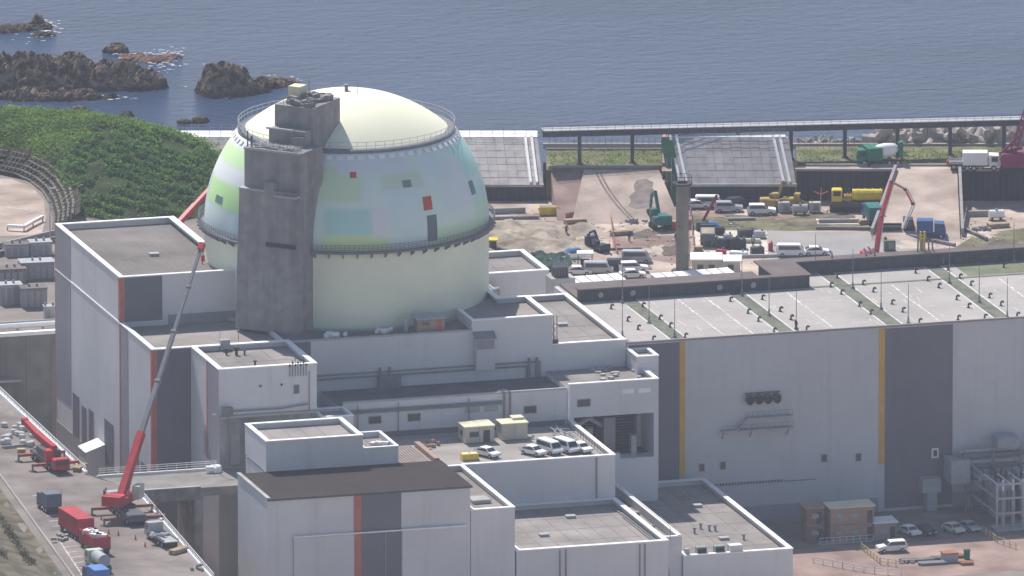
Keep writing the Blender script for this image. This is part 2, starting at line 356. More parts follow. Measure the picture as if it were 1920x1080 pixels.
# sloping concrete sea embankments
t_off = 0.0
def embankment(label, s0, s1, pan0, pan1, ztop=8.0, tfoot=206.6, ttop=217.0, tback=221.6, zfoot=2.6, skew=0.0, gap_panels=None):
    T = thing('sea_embankment', label, 'embankment', ST((s0+s1)/2, tfoot)); T.rotation_euler = (0,0,SR)
    h = (s1-s0)/2
    a = MB(); prof = [(0,0),(0,zfoot),(ttop-tfoot,ztop-0.06),(tback-tfoot,ztop-0.06),(tback-tfoot+2,-11)]
    vs = []
    for x, sk in ((-h, skew), (h, skew)):
        for y, z in prof: vs.append((x - sk*(y/10.0), y, z))
    n = len(prof)
    a.add(vs, [tuple(range(n)), tuple(range(2*n-1,n-1,-1))]+[(i,i+n,(i+1)%n+n,(i+1)%n) for i in range(n)])
    a.build('core', RETW if False else SEAWC, T)
    MB().box(-h, h, -0.12, -0.01, 0, zfoot-0.3).build('foot_wall', RETW, T)
    MB().box(-h-0.1, h+0.1, -0.25, 0.4, zfoot-0.3, zfoot+0.12).build('foot_beam', SEAWC, T)
    sl = math.atan2(ztop-0.06-zfoot, ttop-tfoot); ln = math.hypot(ztop-0.06-zfoot, ttop-tfoot)
    # facing slabs, one by one
    pw, ph_ = 1.5, ln/7
    pm = MB(); pm.bb(-pw/2+0.03, pw/2-0.03, 0.03, ph_-0.03, 0.0, 0.10, 0.03); pmesh = pm.mesh('facing_slab', SEAWC)
    x = pan0-(s0+s1)/2
    while x+pw <= pan1-(s0+s1)/2+0.01:
        for r in range(7):
            if r == 0: pass
            o = bpy.data.objects.new('facing_slab', pmesh); C.objects.link(o); o.parent = T
            d = r*ph_; yy = d*math.cos(sl)+0.05
            o.location = (x+pw/2-skew*(yy/10.0), yy, zfoot+d*math.sin(sl)+0.0+random.uniform(-0.03,0.03)); o.rotation_euler = (sl,0,0)
        x += pw
    a = MB(); a.box(-h-skew, h-skew, ttop-tfoot+0.1, tback-tfoot, ztop-0.06, ztop+0.12); a.build('walkway', WHITE, T)
    y0 = ttop-tfoot+0.2; rail = MB(); wd = tback-ttop-0.5
    nn = int((s1-s0)/1.8)
    for k in range(nn+1):
        xx = -h-skew+k*(2*h)/nn; rail.cyl((xx,y0,ztop+0.1),(xx,y0,ztop+1.2),0.035,n=5); rail.cyl((xx,y0+wd,ztop+0.1),(xx,y0+wd,ztop+1.2),0.035,n=5)
    for z in (0.65,1.2):
        rail.cyl((-h-skew,y0,ztop+z),(h-skew,y0,ztop+z),0.03,n=5); rail.cyl((-h-skew,y0+wd,ztop+z),(h-skew,y0+wd,ztop+z),0.03,n=5)
    rail.build('railing', STEEL, T)['kind'] = 'stuff'
    b = MB()
    for i, x in enumerate((-h+0.25-0.0, -h+1.25, h-2.0, h-1.0)):
        MB().bar((x,0.1,zfoot+0.35),(x-skew*1.0,ttop-tfoot,ztop+0.3),0.38,0.45).build('edge_beam', WHITE, T)
    return T
embankment('long sloping grey concrete sea embankment running behind the dome', -33.5, 30.0, 14.0, 29.0, skew=0.9)
for ex in [o for o in bpy.data.objects if o.name.startswith('sea_embankment')]:
    src = [c for c in ex.children if c.name.startswith('facing_slab')][0].data
    sl = math.atan2(8-0.06-2.6, 10.4); ln = math.hypot(8-0.06-2.6, 10.4)
    x = -29.0+1.75
    while x < -17:
        for r in range(7):
            o = bpy.data.objects.new('facing_slab', src); C.objects.link(o); o.parent = ex
            d = r*ln/7; yy = d*math.cos(sl)+0.05
            o.location = (x+1.75+0.75-0.9*(yy/10.0), yy, 2.6+d*math.sin(sl)+random.uniform(-0.03,0.03)); o.rotation_euler = (sl,0,0)
        x += 1.5
E2 = embankment('shorter sloping concrete sea embankment with scaffolding and green netting on its end', 51.6, 70.4, 53.4, 68.6, skew=1.6, ztop=9.4, tfoot=203.8, ttop=210.9, tback=212.6, zfoot=3.3)

# shore defences beyond the terrace: a low wall, fence and blocks
mb = MB(); mb.box(-150,150,-0.4,0.4,-0.5,0.35)
o = mb.build('shore_wall', PADC); o.location = ST(180,224.6,5); o.rotation_euler = (0,0,SR); tag(o, 'low pale concrete shore wall along the far edge of the terrace', 'wall')
mb = MB(); mb.box(-10,10,-0.2,0.2,-0.5,0.3)
o = mb.build('shore_wall', PADC); o.location = ST(40.5,221.3,5); o.rotation_euler = (0,0,SR); tag(o, 'low shore wall seen between the two embankments under the viaduct', 'wall')
TETRA = M('tetrapod_concrete', (0.44,0.385,0.34), 0.95, 0.25, 0.8, bump=0.03, bscale=4)
dirs = [Vector((0,0,1)), Vector((0.943,0,-0.333)), Vector((-0.471,0.816,-0.333)), Vector((-0.471,-0.816,-0.333))]
mb = MB()
for d in dirs: mb.cyl(d*-0.1, d*1.9, 0.75, 0.48, n=10)
tet = mb.mesh('tetrapod', TETRA)
k = 0
names_t = []
for row in range(3):
    for i in range(26):
        s = 84+i*1.75+random.uniform(-0.5,0.5); t = 226.8+row*2.0+random.uniform(-0.4,0.4)
        zz = 5.5-row*0.35+random.uniform(-0.3,0.5)
        o = bpy.data.objects.new('tetrapod', tet); C.objects.link(o); o.location = ST(s,t,zz); o.rotation_euler = (random.uniform(0,6.3),random.uniform(0,6.3),random.uniform(0,6.3))
        sc_ = random.uniform(1.05,1.4); o.scale = (sc_,)*3
        tag(o, 'pale grey four-legged concrete wave-breaker block heaped behind the terrace shore wall', 'tetrapod', 'wave-breaker blocks along the shore')
for i in range(12):
    s = 34+i*1.3+random.uniform(-0.3,0.3)
    o = bpy.data.objects.new('tetrapod', tet); C.objects.link(o); o.location = ST(s,223.2+random.uniform(-0.3,0.5),3.6); o.rotation_euler = (random.uniform(0,6.3),random.uniform(0,6.3),0); o.scale = (0.6,)*3
    tag(o, 'small pale wave-breaker block under the viaduct between the two embankments', 'tetrapod', 'wave-breaker blocks between the embankments')
for i in range(13):
    s = 71.5+i*1.0+random.uniform(-0.3,0.3)
    o = bpy.data.objects.new('tetrapod', tet); C.objects.link(o); o.location = ST(s,226.8+random.uniform(-0.3,0.5),4.9); o.rotation_euler = (random.uniform(0,6.3),random.uniform(0,6.3),0); o.scale = (0.62,)*3
    tag(o, 'small wave-breaker block along the shore beyond the green mixer truck', 'tetrapod', 'wave-breaker blocks beyond the mixer truck')
# rubble bed the blocks rest on
mb = MB(); mb.prism([tuple(ST(s,t)[:2]) for s,t in ((30,221),(300,229),(300,240),(30,232))], -12.3, [3.0,4.4,-9.5,-9.5])
struct(mb, 'rubble_slope', TETRA)
# terrace kerb line and strip road
mb = MB(); mb.box(-120,120,-0.25,0.25,0,0.35); o = struct(mb, 'kerb', PADC); o.location = ST(192,209.6,5.0); o.rotation_euler = (0,0,SR)
mb = MB(); mb.box(-120,120,-1.4,1.4,-0.05,0.02); o = struct(mb, 'terrace_road', SAND); o.location = ST(192,208.4,5.0); o.rotation_euler = (0,0,SR)
mb = MB(); mb.box(-9.2,9.2,-0.25,0.25,0,0.4); o = struct(mb, 'kerb', PADC); o.location = ST(40,208.2,5.0); o.rotation_euler = (0,0,SR)

# elevated steel guideway on columns
VI = M('guideway_steel', (0.075,0.08,0.10), 0.6, 0.12, 0.6, streak=0.15)
def guideway(label, sa, sb, cols):
    T = thing('guideway', label, 'viaduct', ST((sa+sb)/2, 216.6+((sa+sb)/2-85)*0.11, 4.95)); T.rotation_euler = (0,0,SR+0.11)
    h = (sb-sa)/2
    MB().box(-h,h,-0.9,0.9,4.75,5.75).build('deck_beam', VI, T)
    MB().box(-h,h,-1.25,1.25,5.75,5.88).build('deck', GREYP, T)
    a = MB()
    for k in range(int(2*h/0.9)): a.box(-h+0.1+k*0.9,-h+0.25+k*0.9,-0.98,-0.9,4.8,5.7)
    a.build('stiffeners', VI, T)['kind'] = 'stuff'
    for z in (6.2,6.6): MB().box(-h,h,-1.22,-1.17,z,z+0.06).build('rail', VI, T)
    a = MB()
    for k in range(int(2*h/1.45)+1): a.box(-h+k*1.45,-h+0.05+k*1.45,-1.22,-1.17,5.85,6.66)
    a.build('railing_posts', VI, T)['kind'] = 'stuff'
    pm = MB(); pm.box(-0.27,0.27,-0.3,0.3,-0.2,4.76); pm.box(-0.5,0.5,-0.5,0.5,-0.2,0.25); pm = pm.mesh('column', VI)
    for s in cols:
        o = bpy.data.objects.new('column', pm); C.objects.link(o); o.parent = T; o.location = (s-(sa+sb)/2,0,0)
guideway('long dark elevated steel guideway on posts along the shore', 29.5, 145, (35.5,44.0,52.5,61,69.6,78.3,86.8,95.3,104,112.5,121,130,138))

# shore fence on posts
for s0, n, lab in ((31,18,'thin wire shore fence on posts seen under the guideway between embankments'),(71,15,'thin wire shore fence on posts behind the green mixer truck')):
    T = thing('wire_fence', lab, 'fence', ST(s0,222,5)); T.rotation_euler = (0,0,SR)
    pm = MB().cyl((0,0,0),(0,0,1.9),0.035,n=5).mesh('post', STEEL)
    for k in range(n):
        o = bpy.data.objects.new('post', pm); C.objects.link(o); o.parent = T; o.location = (k*1.0,0,0)
    a = MB()
    for z in (0.5,0.95,1.4,1.85): a.cyl((0,0,z),((n-1)*1.0,0,z),0.015,n=4)
    a.build('wire', STEEL, T)

# sea rocks
ROCK = M('sea_rock', (0.06,0.048,0.04), 0.95, 0.3, 0.8, col2=(0.31,0.225,0.155), bump=0.45, bscale=1.7, thresh=(0.42,0.60))
def wet_line(m):
    n = m.node_tree.nodes; l = m.node_tree.links; b = n['Principled BSDF']; src = b.inputs['Base Color'].links[0].from_socket
    geo = n.new('ShaderNodeNewGeometry'); sx = n.new('ShaderNodeSeparateXYZ'); l.new(geo.outputs['Position'], sx.inputs[0])
    tx = n.new('ShaderNodeTexNoise'); tx.inputs['Scale'].default_value = 0.8; l.new(geo.outputs['Position'], tx.inputs['Vector'])
    ad = n.new('ShaderNodeMath'); ad.operation = 'MULTIPLY_ADD'; ad.inputs[1].default_value = -1.2; l.new(tx.outputs['Fac'], ad.inputs[0]); l.new(sx.outputs['Z'], ad.inputs[2])
    mr = n.new('ShaderNodeMapRange'); mr.inputs['From Min'].default_value = -10.1; mr.inputs['From Max'].default_value = -9.7; mr.inputs['To Min'].default_value = 0.35; mr.inputs['To Max'].default_value = 1.0
    l.new(ad.outputs[0], mr.inputs['Value']); cb = n.new('ShaderNodeCombineColor')
    for i in range(3): l.new(mr.outputs[0], cb.inputs[i])
    mx = n.new('ShaderNodeMix'); mx.data_type = 'RGBA'; mx.blend_type = 'MULTIPLY'; mx.inputs['Factor'].default_value = 1.0
    l.new(src, mx.inputs['A']); l.new(cb.outputs[0], mx.inputs['B']); l.new(mx.outputs['Result'], b.inputs['Base Color'])
wet_line(ROCK)
ROCKR = M('low_reef_rock', (0.10,0.06,0.05), 0.9, 0.3, 0.8, col2=(0.25,0.16,0.12), bump=0.06)
def rock(label, blobs, cell=0.22, rough=1.0, mat=ROCK, seed=0.0):
    # blobs: photo x of centre, photo y of waterline centre, half width m, half depth m, height m
    P = [(G(x,y,SEA_Z), a, b, h) for x,y,a,b,h in blobs]
    S = [(p.dot(RH), p.dot(FH), a, b, h) for p,a,b,h in P]
    s0 = min(s-a*1.3 for s,t,a,b,h in S); s1 = max(s+a*1.3 for s,t,a,b,h in S)
    t0 = min(t-b*1.3 for s,t,a,b,h in S); t1 = max(t+b*1.3 for s,t,a,b,h in S)
    nx, ny = max(8,int((s1-s0)/cell)), max(8,int((t1-t0)/cell)); base = ST((s0+s1)/2,(t0+t1)/2,SEA_Z)
    mb = MB()
    for j in range(ny+1):
        for i in range(nx+1):
            s = s0+(s1-s0)*i/nx; t = t0+(t1-t0)*j/ny; h = -1.0
            ws = s+0.9*fbm(s*0.3,t*0.3,seed+9); wt = t+0.9*fbm(s*0.3,t*0.3,seed+17)
            for cs,ct,a,b,hh in S:
                d = math.sqrt(((ws-cs)/a)**2+((wt-ct)/b)**2)
                if d < 1.3: h = max(h, hh*(1-max(0,d)**3.2)) if d < 1 else max(h, -(d-1)*6)
            n = mnoise.ridged_multi_fractal(Vector((s*0.33+seed,t*0.33,seed)),0.9,2.1,5,1.0,2.0)
            n2 = mnoise.ridged_multi_fractal(Vector((s*0.95+seed,t*0.7,seed+5)),0.8,2.1,4,1.0,2.0)
            if h > -0.9: h += rough*((n-1.1)*0.75+(n2-1.0)*0.38)*min(1.5,max(0.25,0.5+h*0.3))
            h = h + 0.25*fbm(s*1.6,t*1.6,seed+3)*rough if h > 0.05 else h
            p = ST(s,t,0); mb.v.append((p.x-base.x+0.25*fbm(s*2,t*2,5), p.y-base.y+0.25*fbm(s*2,t*2,8), max(h,-1.0)))
    for j in range(ny):
        for i in range(nx):
            k = j*(nx+1)+i
            if max(mb.v[q][2] for q in (k,k+1,k+nx+2,k+nx+1)) > -0.95: mb.f.append((k,k+1,k+nx+2,k+nx+1))
    o = mb.build('sea_rock', mat); o.location = base; return tag(o, label, 'rock')
rock('long craggy brown rock ridge rising from the sea beyond the green hill', [(-20,160,8,7,4.4),(60,160,6,6.5,4.6),(130,158,5.5,6,4.4),(200,160,5,5,3.3),(262,162,4.2,3.6,2.6),(235,158,4,4,3.2),(80,185,9,2.4,1.4),(150,183,6,1.8,1.0)], 0.2, 1.15, seed=1.3)
rock('rounded craggy brown rock standing alone in the sea left of the dome', [(412,172,4.0,5,4.0),(440,170,3.8,4.6,3.4),(470,170,3,3,2.2),(495,165,2.4,2,1.0)], 0.17, 1.1, seed=4.1)
rock('low reddish reef trailing from the rounded sea rock', [(515,160,3.0,2.2,1.1),(540,157,2.2,1.6,0.8)], 0.2, 0.7, ROCKR, seed=6)
rock('small dark rock above the long ridge with reef beside it', [(217,97,2.4,2.2,1.3),(235,99,1.2,1.4,0.8)], 0.17, 0.8, seed=7)
rock('flat dark reef awash with white foam beyond the ridge', [(250,107,2.4,2.0,0.5),(290,112,3.2,2.4,0.55),(320,108,1.8,1.6,0.45)], 0.2, 0.5, ROCKR, seed=8)
rock('farthest low rock with an upright knob near the picture corner', [(68,48,1.3,1.4,1.7),(40,54,4,2,0.6),(85,52,1.6,1.8,0.6),(82,66,2,1.6,0.5),(5,58,3,1.6,0.5)], 0.17, 0.6, seed=9)
rock('small dark rocks in the water at the foot of the green hill', [(150,212,1.6,1.6,0.9),(238,218,1.4,1.4,0.7)], 0.17, 0.6, seed=10)
rock('dark jagged rock behind the embankment walkway railing', [(345,231,1.2,1.2,0.45),(375,229,1.3,1.4,0.75)], 0.17, 0.8, seed=11)
FOAM = M('sea_foam', (0.72,0.75,0.78), 0.7, 0.1, 1.0)
mb = MB()
for cx, cy, n, sx, sy in ((92,45,26,14,5),(95,58,16,8,6),(265,104,34,30,3),(318,103,40,14,7),(310,120,18,20,6),(505,150,26,26,4),(300,128,10,16,6),(395,155,6,30,20),(200,183,14,40,4),(60,72,8,30,4)):
    for k in range(int(n*1.4)):
        x, y = random.gauss(cx,sx), random.gauss(cy,sy); c = G(x,y,SEA_Z+0.12)
        r = random.uniform(0.05,0.2); pts = []
        for q in range(7):
            a = q/7*6.283; rr = r*random.uniform(0.5,1.3); pts.append((c.x+RH.x*rr*2.6*math.cos(a)+FH.x*rr*math.sin(a), c.y+RH.y*rr*2.6*math.cos(a)+FH.y*rr*math.sin(a), SEA_Z+0.12+0.002*k))
        mb.poly(pts)
tag(mb.build('sea_foam', FOAM), 'white foam breaking round the sea rocks', 'foam', kind='stuff')

# hillside at the back left
HILL = M('hill_earth', (0.022,0.035,0.012), 0.95, 0.3, 0.25, col2=(0.05,0.075,0.025), bump=0.15, bscale=2)
ROADZ = 17.5
def lerp_tab(tab, x):
    for (a,fa),(b,fb) in zip(tab, tab[1:]):
        if x <= b: u = (x-a)/(b-a); return fa+(fb-fa)*max(0,u)
    return tab[-1][1]
FOOT = [(-120,272),(-30,282),(0,292),(45,312),(85,338),(112,372),(125,402),(200,412),(330,412),(430,404),(470,404)]
CREST = [(-120,202),(0,203),(60,206),(150,211),(230,222),(290,238),(340,252),(380,268),(405,288),(425,318),(445,360),(470,400)]
CZ = [(-120,21.8),(0,22.5),(60,23.8),(120,25.6),(200,26),(300,25.2),(380,23.5),(420,21),(470,17.6)]
hill_pts = {}
NXH, NYH = 118, 30
mb = MB()
for i in range(NXH+1):
    x = -120+590*i/NXH
    f = G(x, lerp_tab(FOOT,x), ROADZ); cz = lerp_tab(CZ,x); c = G(x, lerp_tab(CREST,x), cz)
    bk = c+FH*30; bk.z = -11
    for j in range(NYH+1):
        u = j/NYH
        if u <= 0.75:
            q = u/0.75; p = f.lerp(c,q); p.z += math.sin(q*math.pi)*1.2*(1 if x < 390 else 0.3)+0.35*fbm(p.x*0.15,p.y*0.15,2)*math.sin(q*math.pi)
        else:
            q = (u-0.75)/0.25; p = c.lerp(bk,q); p.z = c.z+(-11-c.z)*q**1.4
        mb.v.append(tuple(p)); hill_pts[i,j] = p
for i in range(NXH):
    for j in range(NYH): k = i*(NYH+1)+j; mb.f.append((k,k+NYH+1,k+NYH+2,k+1))
struct(mb, 'hill', HILL, smooth=True)
# upper terrace (level 17.5) round the back and the left of the buildings
RTERR = M('upper_terrace_ground', (0.17,0.15,0.135), 0.95, 0.2, 0.12, col2=(0.30,0.26,0.23), bump=0.03, thresh=(0.3,0.7))
mb = MB(); mb.prism([(25,51.0),(-50.0,51.0),(-51.6,-41.2),(-51.6,-41.3),(-47.2,-54.0),(-50.8,-112),(-53,-160),(-300,-160),(-300,225),(-40,172),(-14,160),(4,130),(25,122)], -12, ROADZ)
UTOBJ = struct(mb, 'upper_terrace', RTERR)
# trench wall facing at the far end and along the road side
TRW = M('trench_wall_concrete', (0.20,0.20,0.195), 0.9, 0.12, 0.4, streak=0.3, lines=0.06, lw=3.0)
for k in range(4):
    x = -49.0+k*4.1; a = MB(); a.box(x, x+4.04, 50.86, 51.0-0.005, 0, ROADZ-0.3)
    o = a.build('wall_panel', TRW, UTOBJ)
a = MB(); a.box(-50,-24,50.5,51.6,ROADZ-0.3,ROADZ+0.25); a.build('wall_coping', WHITE, UTOBJ)
a = MB(); a.box(-50,-37.8,49.8,50.86,10.2,10.5); a.build('wall_ledge', CONC, UTOBJ)
# asphalt road along the trench
mb = MB(); mb.prism([(-51.9,30),(-52.0,-41.2),(-47.6,-54.2),(-51.2,-112),(-53.4,-160),(-74,-160),(-69.5,-100),(-65.0,-42),(-62,30)], ROADZ-0.03, ROADZ+0.012)
struct(mb, 'road', ASPH)
a = MB(); a.bar((-64.9,-44,ROADZ+0.1),(-70.6,-106,ROADZ+0.1),0.3,0.3); a.bar((-64.9,-44,ROADZ+0.1),(-61.5,-5,ROADZ+0.1),0.3,0.3); struct(a, 'kerb', PADC)
a = MB(); a.bar((-66.2,-78,ROADZ+0.0),(-69.2,-106,ROADZ+0.0),0.22,0.06); struct(a, 'road_line', LINE)
for k in range(16):
    u = k/16; a = MB(); x0 = -63.0-(u*6.0); y0 = -52-u*52
    a.bar((x0,y0,ROADZ+0.012),(x0+2.1,y0+0.4,ROADZ+0.012),0.28,0.03); struct(a, 'parking_line', LINE)
# grassy cut slope at the lower left corner: terraces with rows of low scrub
SLOPE = M('dry_grass_slope', (0.075,0.072,0.045), 0.95, 0.25, 0.35, col2=(0.19,0.16,0.115), bump=0.1, bscale=2)
mb = MB()
for i in range(41):
    for j in range(25):
        y = -10-i*3.6; edge = -62.5+(y+10)*0.092; x = edge-0.6-j*1.1
        z = ROADZ+0.02+max(0,(j-1))*0.40+0.22*fbm(x*0.3,y*0.3,4)*(j > 0)+(0.35 if j%4==0 and j else 0)
        mb.v.append((x,y,z))
for i in range(40):
    for j in range(24): k = i*25+j; mb.f.append((k,k+25,k+26,k+1))
struct(mb, 'grass_slope', SLOPE, smooth=True)

# scattered leaves
def leaf_mat(name, c1, c2, c3):
    m = bpy.data.materials.new(name); m.use_nodes = True; n = m.node_tree.nodes; l = m.node_tree.links; b = n['Principled BSDF']
    b.inputs['Roughness'].default_value = 0.7; b.inputs['Specular IOR Level'].default_value = 0.2
    geo = n.new('ShaderNodeNewGeometry'); rp = n.new('ShaderNodeValToRGB'); rp.color_ramp.elements[0].color = (*c1,1); rp.color_ramp.elements[1].color = (*c3,1)
    e = rp.color_ramp.elements.new(0.5); e.color = (*c2,1)
    l.new(geo.outputs['Random Per Island'], rp.inputs['Fac'])
    tx = n.new('ShaderNodeTexNoise'); tx.inputs['Scale'].default_value = 0.22; tx.inputs['Detail'].default_value = 6.0; l.new(geo.outputs['Position'], tx.inputs['Vector'])
    mx = n.new('ShaderNodeMix'); mx.data_type = 'RGBA'; mx.blend_type = 'MULTIPLY'; mx.inputs['Factor'].default_value = 0.7
    r2 = n.new('ShaderNodeValToRGB'); r2.color_ramp.elements[0].position = 0.35; r2.color_ramp.elements[1].position = 0.65; r2.color_ramp.elements[0].color = (0.62,0.66,0.7,1); r2.color_ramp.elements[1].color = (1.6,1.35,1.25,1)
    l.new(tx.outputs['Fac'], r2.inputs['Fac']); l.new(rp.outputs[0], mx.inputs['A']); l.new(r2.outputs[0], mx.inputs['B']); l.new(mx.outputs['Result'], b.inputs['Base Color'])
    tr = n.new('ShaderNodeBsdfTranslucent'); l.new(mx.outputs['Result'], tr.inputs['Color']); ms = n.new('ShaderNodeMixShader'); ms.inputs[0].default_value = 0.45
    l.new(b.outputs[0], ms.inputs[1]); l.new(tr.outputs[0], ms.inputs[2]); l.new(ms.outputs[0], n['Material Output'].inputs['Surface'])
    return m
LEAF = leaf_mat('shrub_leaves', (0.045,0.13,0.02), (0.10,0.25,0.045), (0.21,0.39,0.09))
GRASSL = leaf_mat('hill_grass', (0.09,0.19,0.03), (0.16,0.30,0.05), (0.26,0.40,0.09))
DRYL = leaf_mat('dry_scrub', (0.06,0.055,0.028), (0.10,0.09,0.045), (0.16,0.13,0.075))
def leaves(centres, nrm_up=0.5):
    # centres: rows of x,y,z,size -> one quad each with random tilt
    c = np.array(centres); n = len(c)
    d = rng.normal(size=(n,3)); d[:,2] = np.abs(d[:,2])+nrm_up; d /= np.linalg.norm(d,axis=1)[:,None]
    u = np.cross(d, rng.normal(size=(n,3))); u /= np.linalg.norm(u,axis=1)[:,None]; v_ = np.cross(d,u)
    s = c[:,3:4]; P = c[:,:3]
    V = np.stack([P-u*s*0.9, P-v_*s*0.55+u*s*0.1, P+u*s*0.9, P+v_*s*0.55-u*s*0.1],1).reshape(-1,3)
    F_ = np.arange(n*4).reshape(-1,4)
    return V, F_
def leaf_obj(name, centres, mat, label, cat, nrm=0.5):
    V, F_ = leaves(centres, nrm); me = bpy.data.meshes.new(name)
    me.vertices.add(len(V)); me.vertices.foreach_set('co', V.ravel()); me.loops.add(F_.size); me.loops.foreach_set('vertex_index', F_.ravel())
    me.polygons.add(len(F_)); me.polygons.foreach_set('loop_start', np.arange(0,F_.size,4)); me.polygons.foreach_set('loop_total', np.full(len(F_),4))
    me.materials.append(mat); me.update(calc_edges=True)
    o = bpy.data.objects.new(name, me); C.objects.link(o); return tag(o, label, cat, kind='stuff')
def hill_at(x, q):
    i = (x+120)/590*NXH; j = q*0.75*NYH; i0 = min(NXH-1,int(i)); j0 = min(NYH-1,int(j)); a, b = i-i0, j-j0
    return hill_pts[i0,j0]*(1-a)*(1-b)+hill_pts[i0+1,j0]*a*(1-b)+hill_pts[i0,j0+1]*(1-a)*b+hill_pts[i0+1,j0+1]*a*b
cs = []; gs = []
for k in range(3000):
    x = random.uniform(-60,455); q = random.uniform(0.0,1.06)
    if x > 115 and random.random() < 0.9:          # planted rows
        q = (math.floor(q*13+x*0.012)+0.5-x*0.012)/13+random.gauss(0,0.008)
    p = hill_at(x, min(1.0,q))
    dense = x > 105+60*q-30*math.sin(q*5) and q < 0.93-0.0005*max(0,300-x)
    py = 0
    if dense:
        R_ = random.uniform(0.45,0.95)
        if fbm(p.x*0.2,p.y*0.2,11) < -0.2: continue
        for m_ in range(26):
            a = random.uniform(0,6.283); e = random.uniform(0,1.57); rr = R_*random.uniform(0.55,1.05)
            cs.append((p.x+rr*math.cos(a)*math.cos(e), p.y+rr*math.sin(a)*math.cos(e), p.z+rr*1.1*math.sin(e), random.uniform(0.13,0.30)))
    else:
        for m_ in range(34):
            gs.append((p.x+random.gauss(0,0.9), p.y+random.gauss(0,0.9), p.z+random.uniform(-0.05,0.45)+0.1*random.gauss(0,1), random.uniform(0.12,0.28)))
for k in range(5200):
    x = random.uniform(-60,440); q = random.uniform(0,1.0); p = hill_at(x,q)
    if x > 130 and q < 0.86 and random.random() < 0.75: continue
    for m_ in range(4): gs.append((p.x+random.gauss(0,0.4), p.y+random.gauss(0,0.4), p.z+random.uniform(0,0.25), random.uniform(0.10,0.25)))
leaf_obj('hill_shrubs', cs, LEAF, 'dense dark green shrubs covering the hillside behind the buildings', 'shrubs')
leaf_obj('hill_grass', gs, GRASSL, 'lighter green grass and creepers on the hilltop', 'grass')
cs = []
for k in range(620):
    j = random.choice((3.5,4,4.4,7.6,8,8.4,11.6,12,12.4,15.7,16)); y = random.uniform(-100,-40); edge = -62.5+(y+10)*0.092; x = edge-0.6-j*1.1
    z = ROADZ+max(0,j-1)*0.40+0.3
    for m_ in range(22): cs.append((x+random.gauss(0,0.25), y+random.gauss(0,0.8), z+random.uniform(-0.1,0.35), random.uniform(0.08,0.2)))
leaf_obj('slope_scrub', cs, leaf_mat('slope_scrub_leaves',(0.025,0.032,0.014),(0.045,0.055,0.024),(0.08,0.085,0.04)), 'rows of dry scrub on the grassy slope beside the road', 'scrub')
cs = []
for k in range(5200):
    s = random.uniform(31,51) if random.random()<0.3 else random.uniform(71,116); t = random.uniform(210.4,220.8); p = ST(s,t,5.05)
    if fbm(s*0.3,t*0.3,2) < -0.25: continue
    cs.append((p.x,p.y,p.z+random.uniform(0,0.3),random.uniform(0.1,0.26)))
leaf_obj('terrace_grass', cs, GRASSL, 'rough grass strip on the terrace under the guideway', 'grass')

# stone-crib retaining wall curving round the hill foot, with the round road end
CRIB = M('crib_wall_concrete', (0.17,0.15,0.135), 0.95, 0.25, 0.6, bump=0.03, streak=0.2)
T = thing('crib_wall', 'curved stepped concrete crib wall round the foot of the green hill', 'wall', G(70,340,ROADZ))
cpts = [(-40,318),(0,322),(30,328),(58,342),(80,360),(95,384),(102,410),(100,432)]
base = tot(T)
for lv in range(5):
    for k in range(len(cpts)-1):
        a_, b_ = cpts[k], cpts[k+1]
        for q in range(4):
            u0, u1 = q/4, (q+0.97)/4; off = lv*0.75; z = lv*0.62
            p = G(a_[0]+(b_[0]-a_[0])*u0, a_[1]+(b_[1]-a_[1])*u0, ROADZ); r = G(a_[0]+(b_[0]-a_[0])*u1, a_[1]+(b_[1]-a_[1])*u1, ROADZ)
            d = (r-p).normalized(); nn = Vector((-d.y,d.x,0)); nn = nn if nn.dot(FH+RH*0.6) > 0 else -nn
            p = p+nn*off-base; r = r+nn*off-base
            MB().bar(p+Vector((0,0,z+0.2+random.uniform(-.05,.05))), r+Vector((0,0,z+0.2+random.uniform(-.05,.05))), 0.4, 0.22).build('crib_beam', CRIB, T)
            if lv < 4: MB().bar(p+nn*0.1+Vector((0,0,z+0.45)), p+nn*0.85+Vector((0,0,z+1.05)), 0.13, 0.13).build('crib_rib', CRIB, T)
ground_ = MB()
for k in range(len(cpts)-1):
    p = G(*cpts[k],ROADZ); r = G(*cpts[k+1],ROADZ); d = (r-p).normalized(); nn = Vector((-d.y,d.x,0)); nn = nn if nn.dot(FH+RH*0.6) > 0 else -nn
    ground_.add([p-base+nn*.25, r-base+nn*.25, r-base+nn*4.2+Vector((0,0,3.0)), p-base+nn*4.2+Vector((0,0,3.0))],[(0,1,2,3)])
ground_.build('earth_fill', M('crib_earth',(0.06,0.055,0.04),0.95,0.3,0.6), T)
cs = []
for k in range(700):
    i_ = random.randrange(len(cpts)-1); u = random.random(); a_, b_ = cpts[i_], cpts[i_+1]
    p = G(a_[0]+(b_[0]-a_[0])*u, a_[1]+(b_[1]-a_[1])*u, ROADZ); r = G(*b_,ROADZ); d = (r-p).normalized(); nn = Vector((-d.y,d.x,0)); nn = nn if nn.dot(FH+RH*0.6) > 0 else -nn
    f_ = random.random(); p = p+nn*(0.4+f_*3.8)
    for m_ in range(3): cs.append((p.x+random.gauss(0,.2),p.y+random.gauss(0,.2),p.z+f_*2.9+random.uniform(0,.4),random.uniform(.08,.2)))
leaf_obj('crib_scrub', cs, DRYL, 'dry scrub growing out of the curved crib wall', 'scrub')
T2 = [(-120,330),(20,335),(60,350),(82,375),(86,410),(78,440),(-60,445)]
sheet('turning_area', T2, ROADZ+0.02, SAND)
a = MB(); pp = [G(x,y,ROADZ) for x,y in ((-60,384),(0,388),(40,392),(82,398))]
for p_, q_ in zip(pp,pp[1:]): a.bar(p_+Vector((0,0,0.03)), q_+Vector((0,0,0.03)), 0.35, 0.03)
struct(a, 'road_line', LINE)
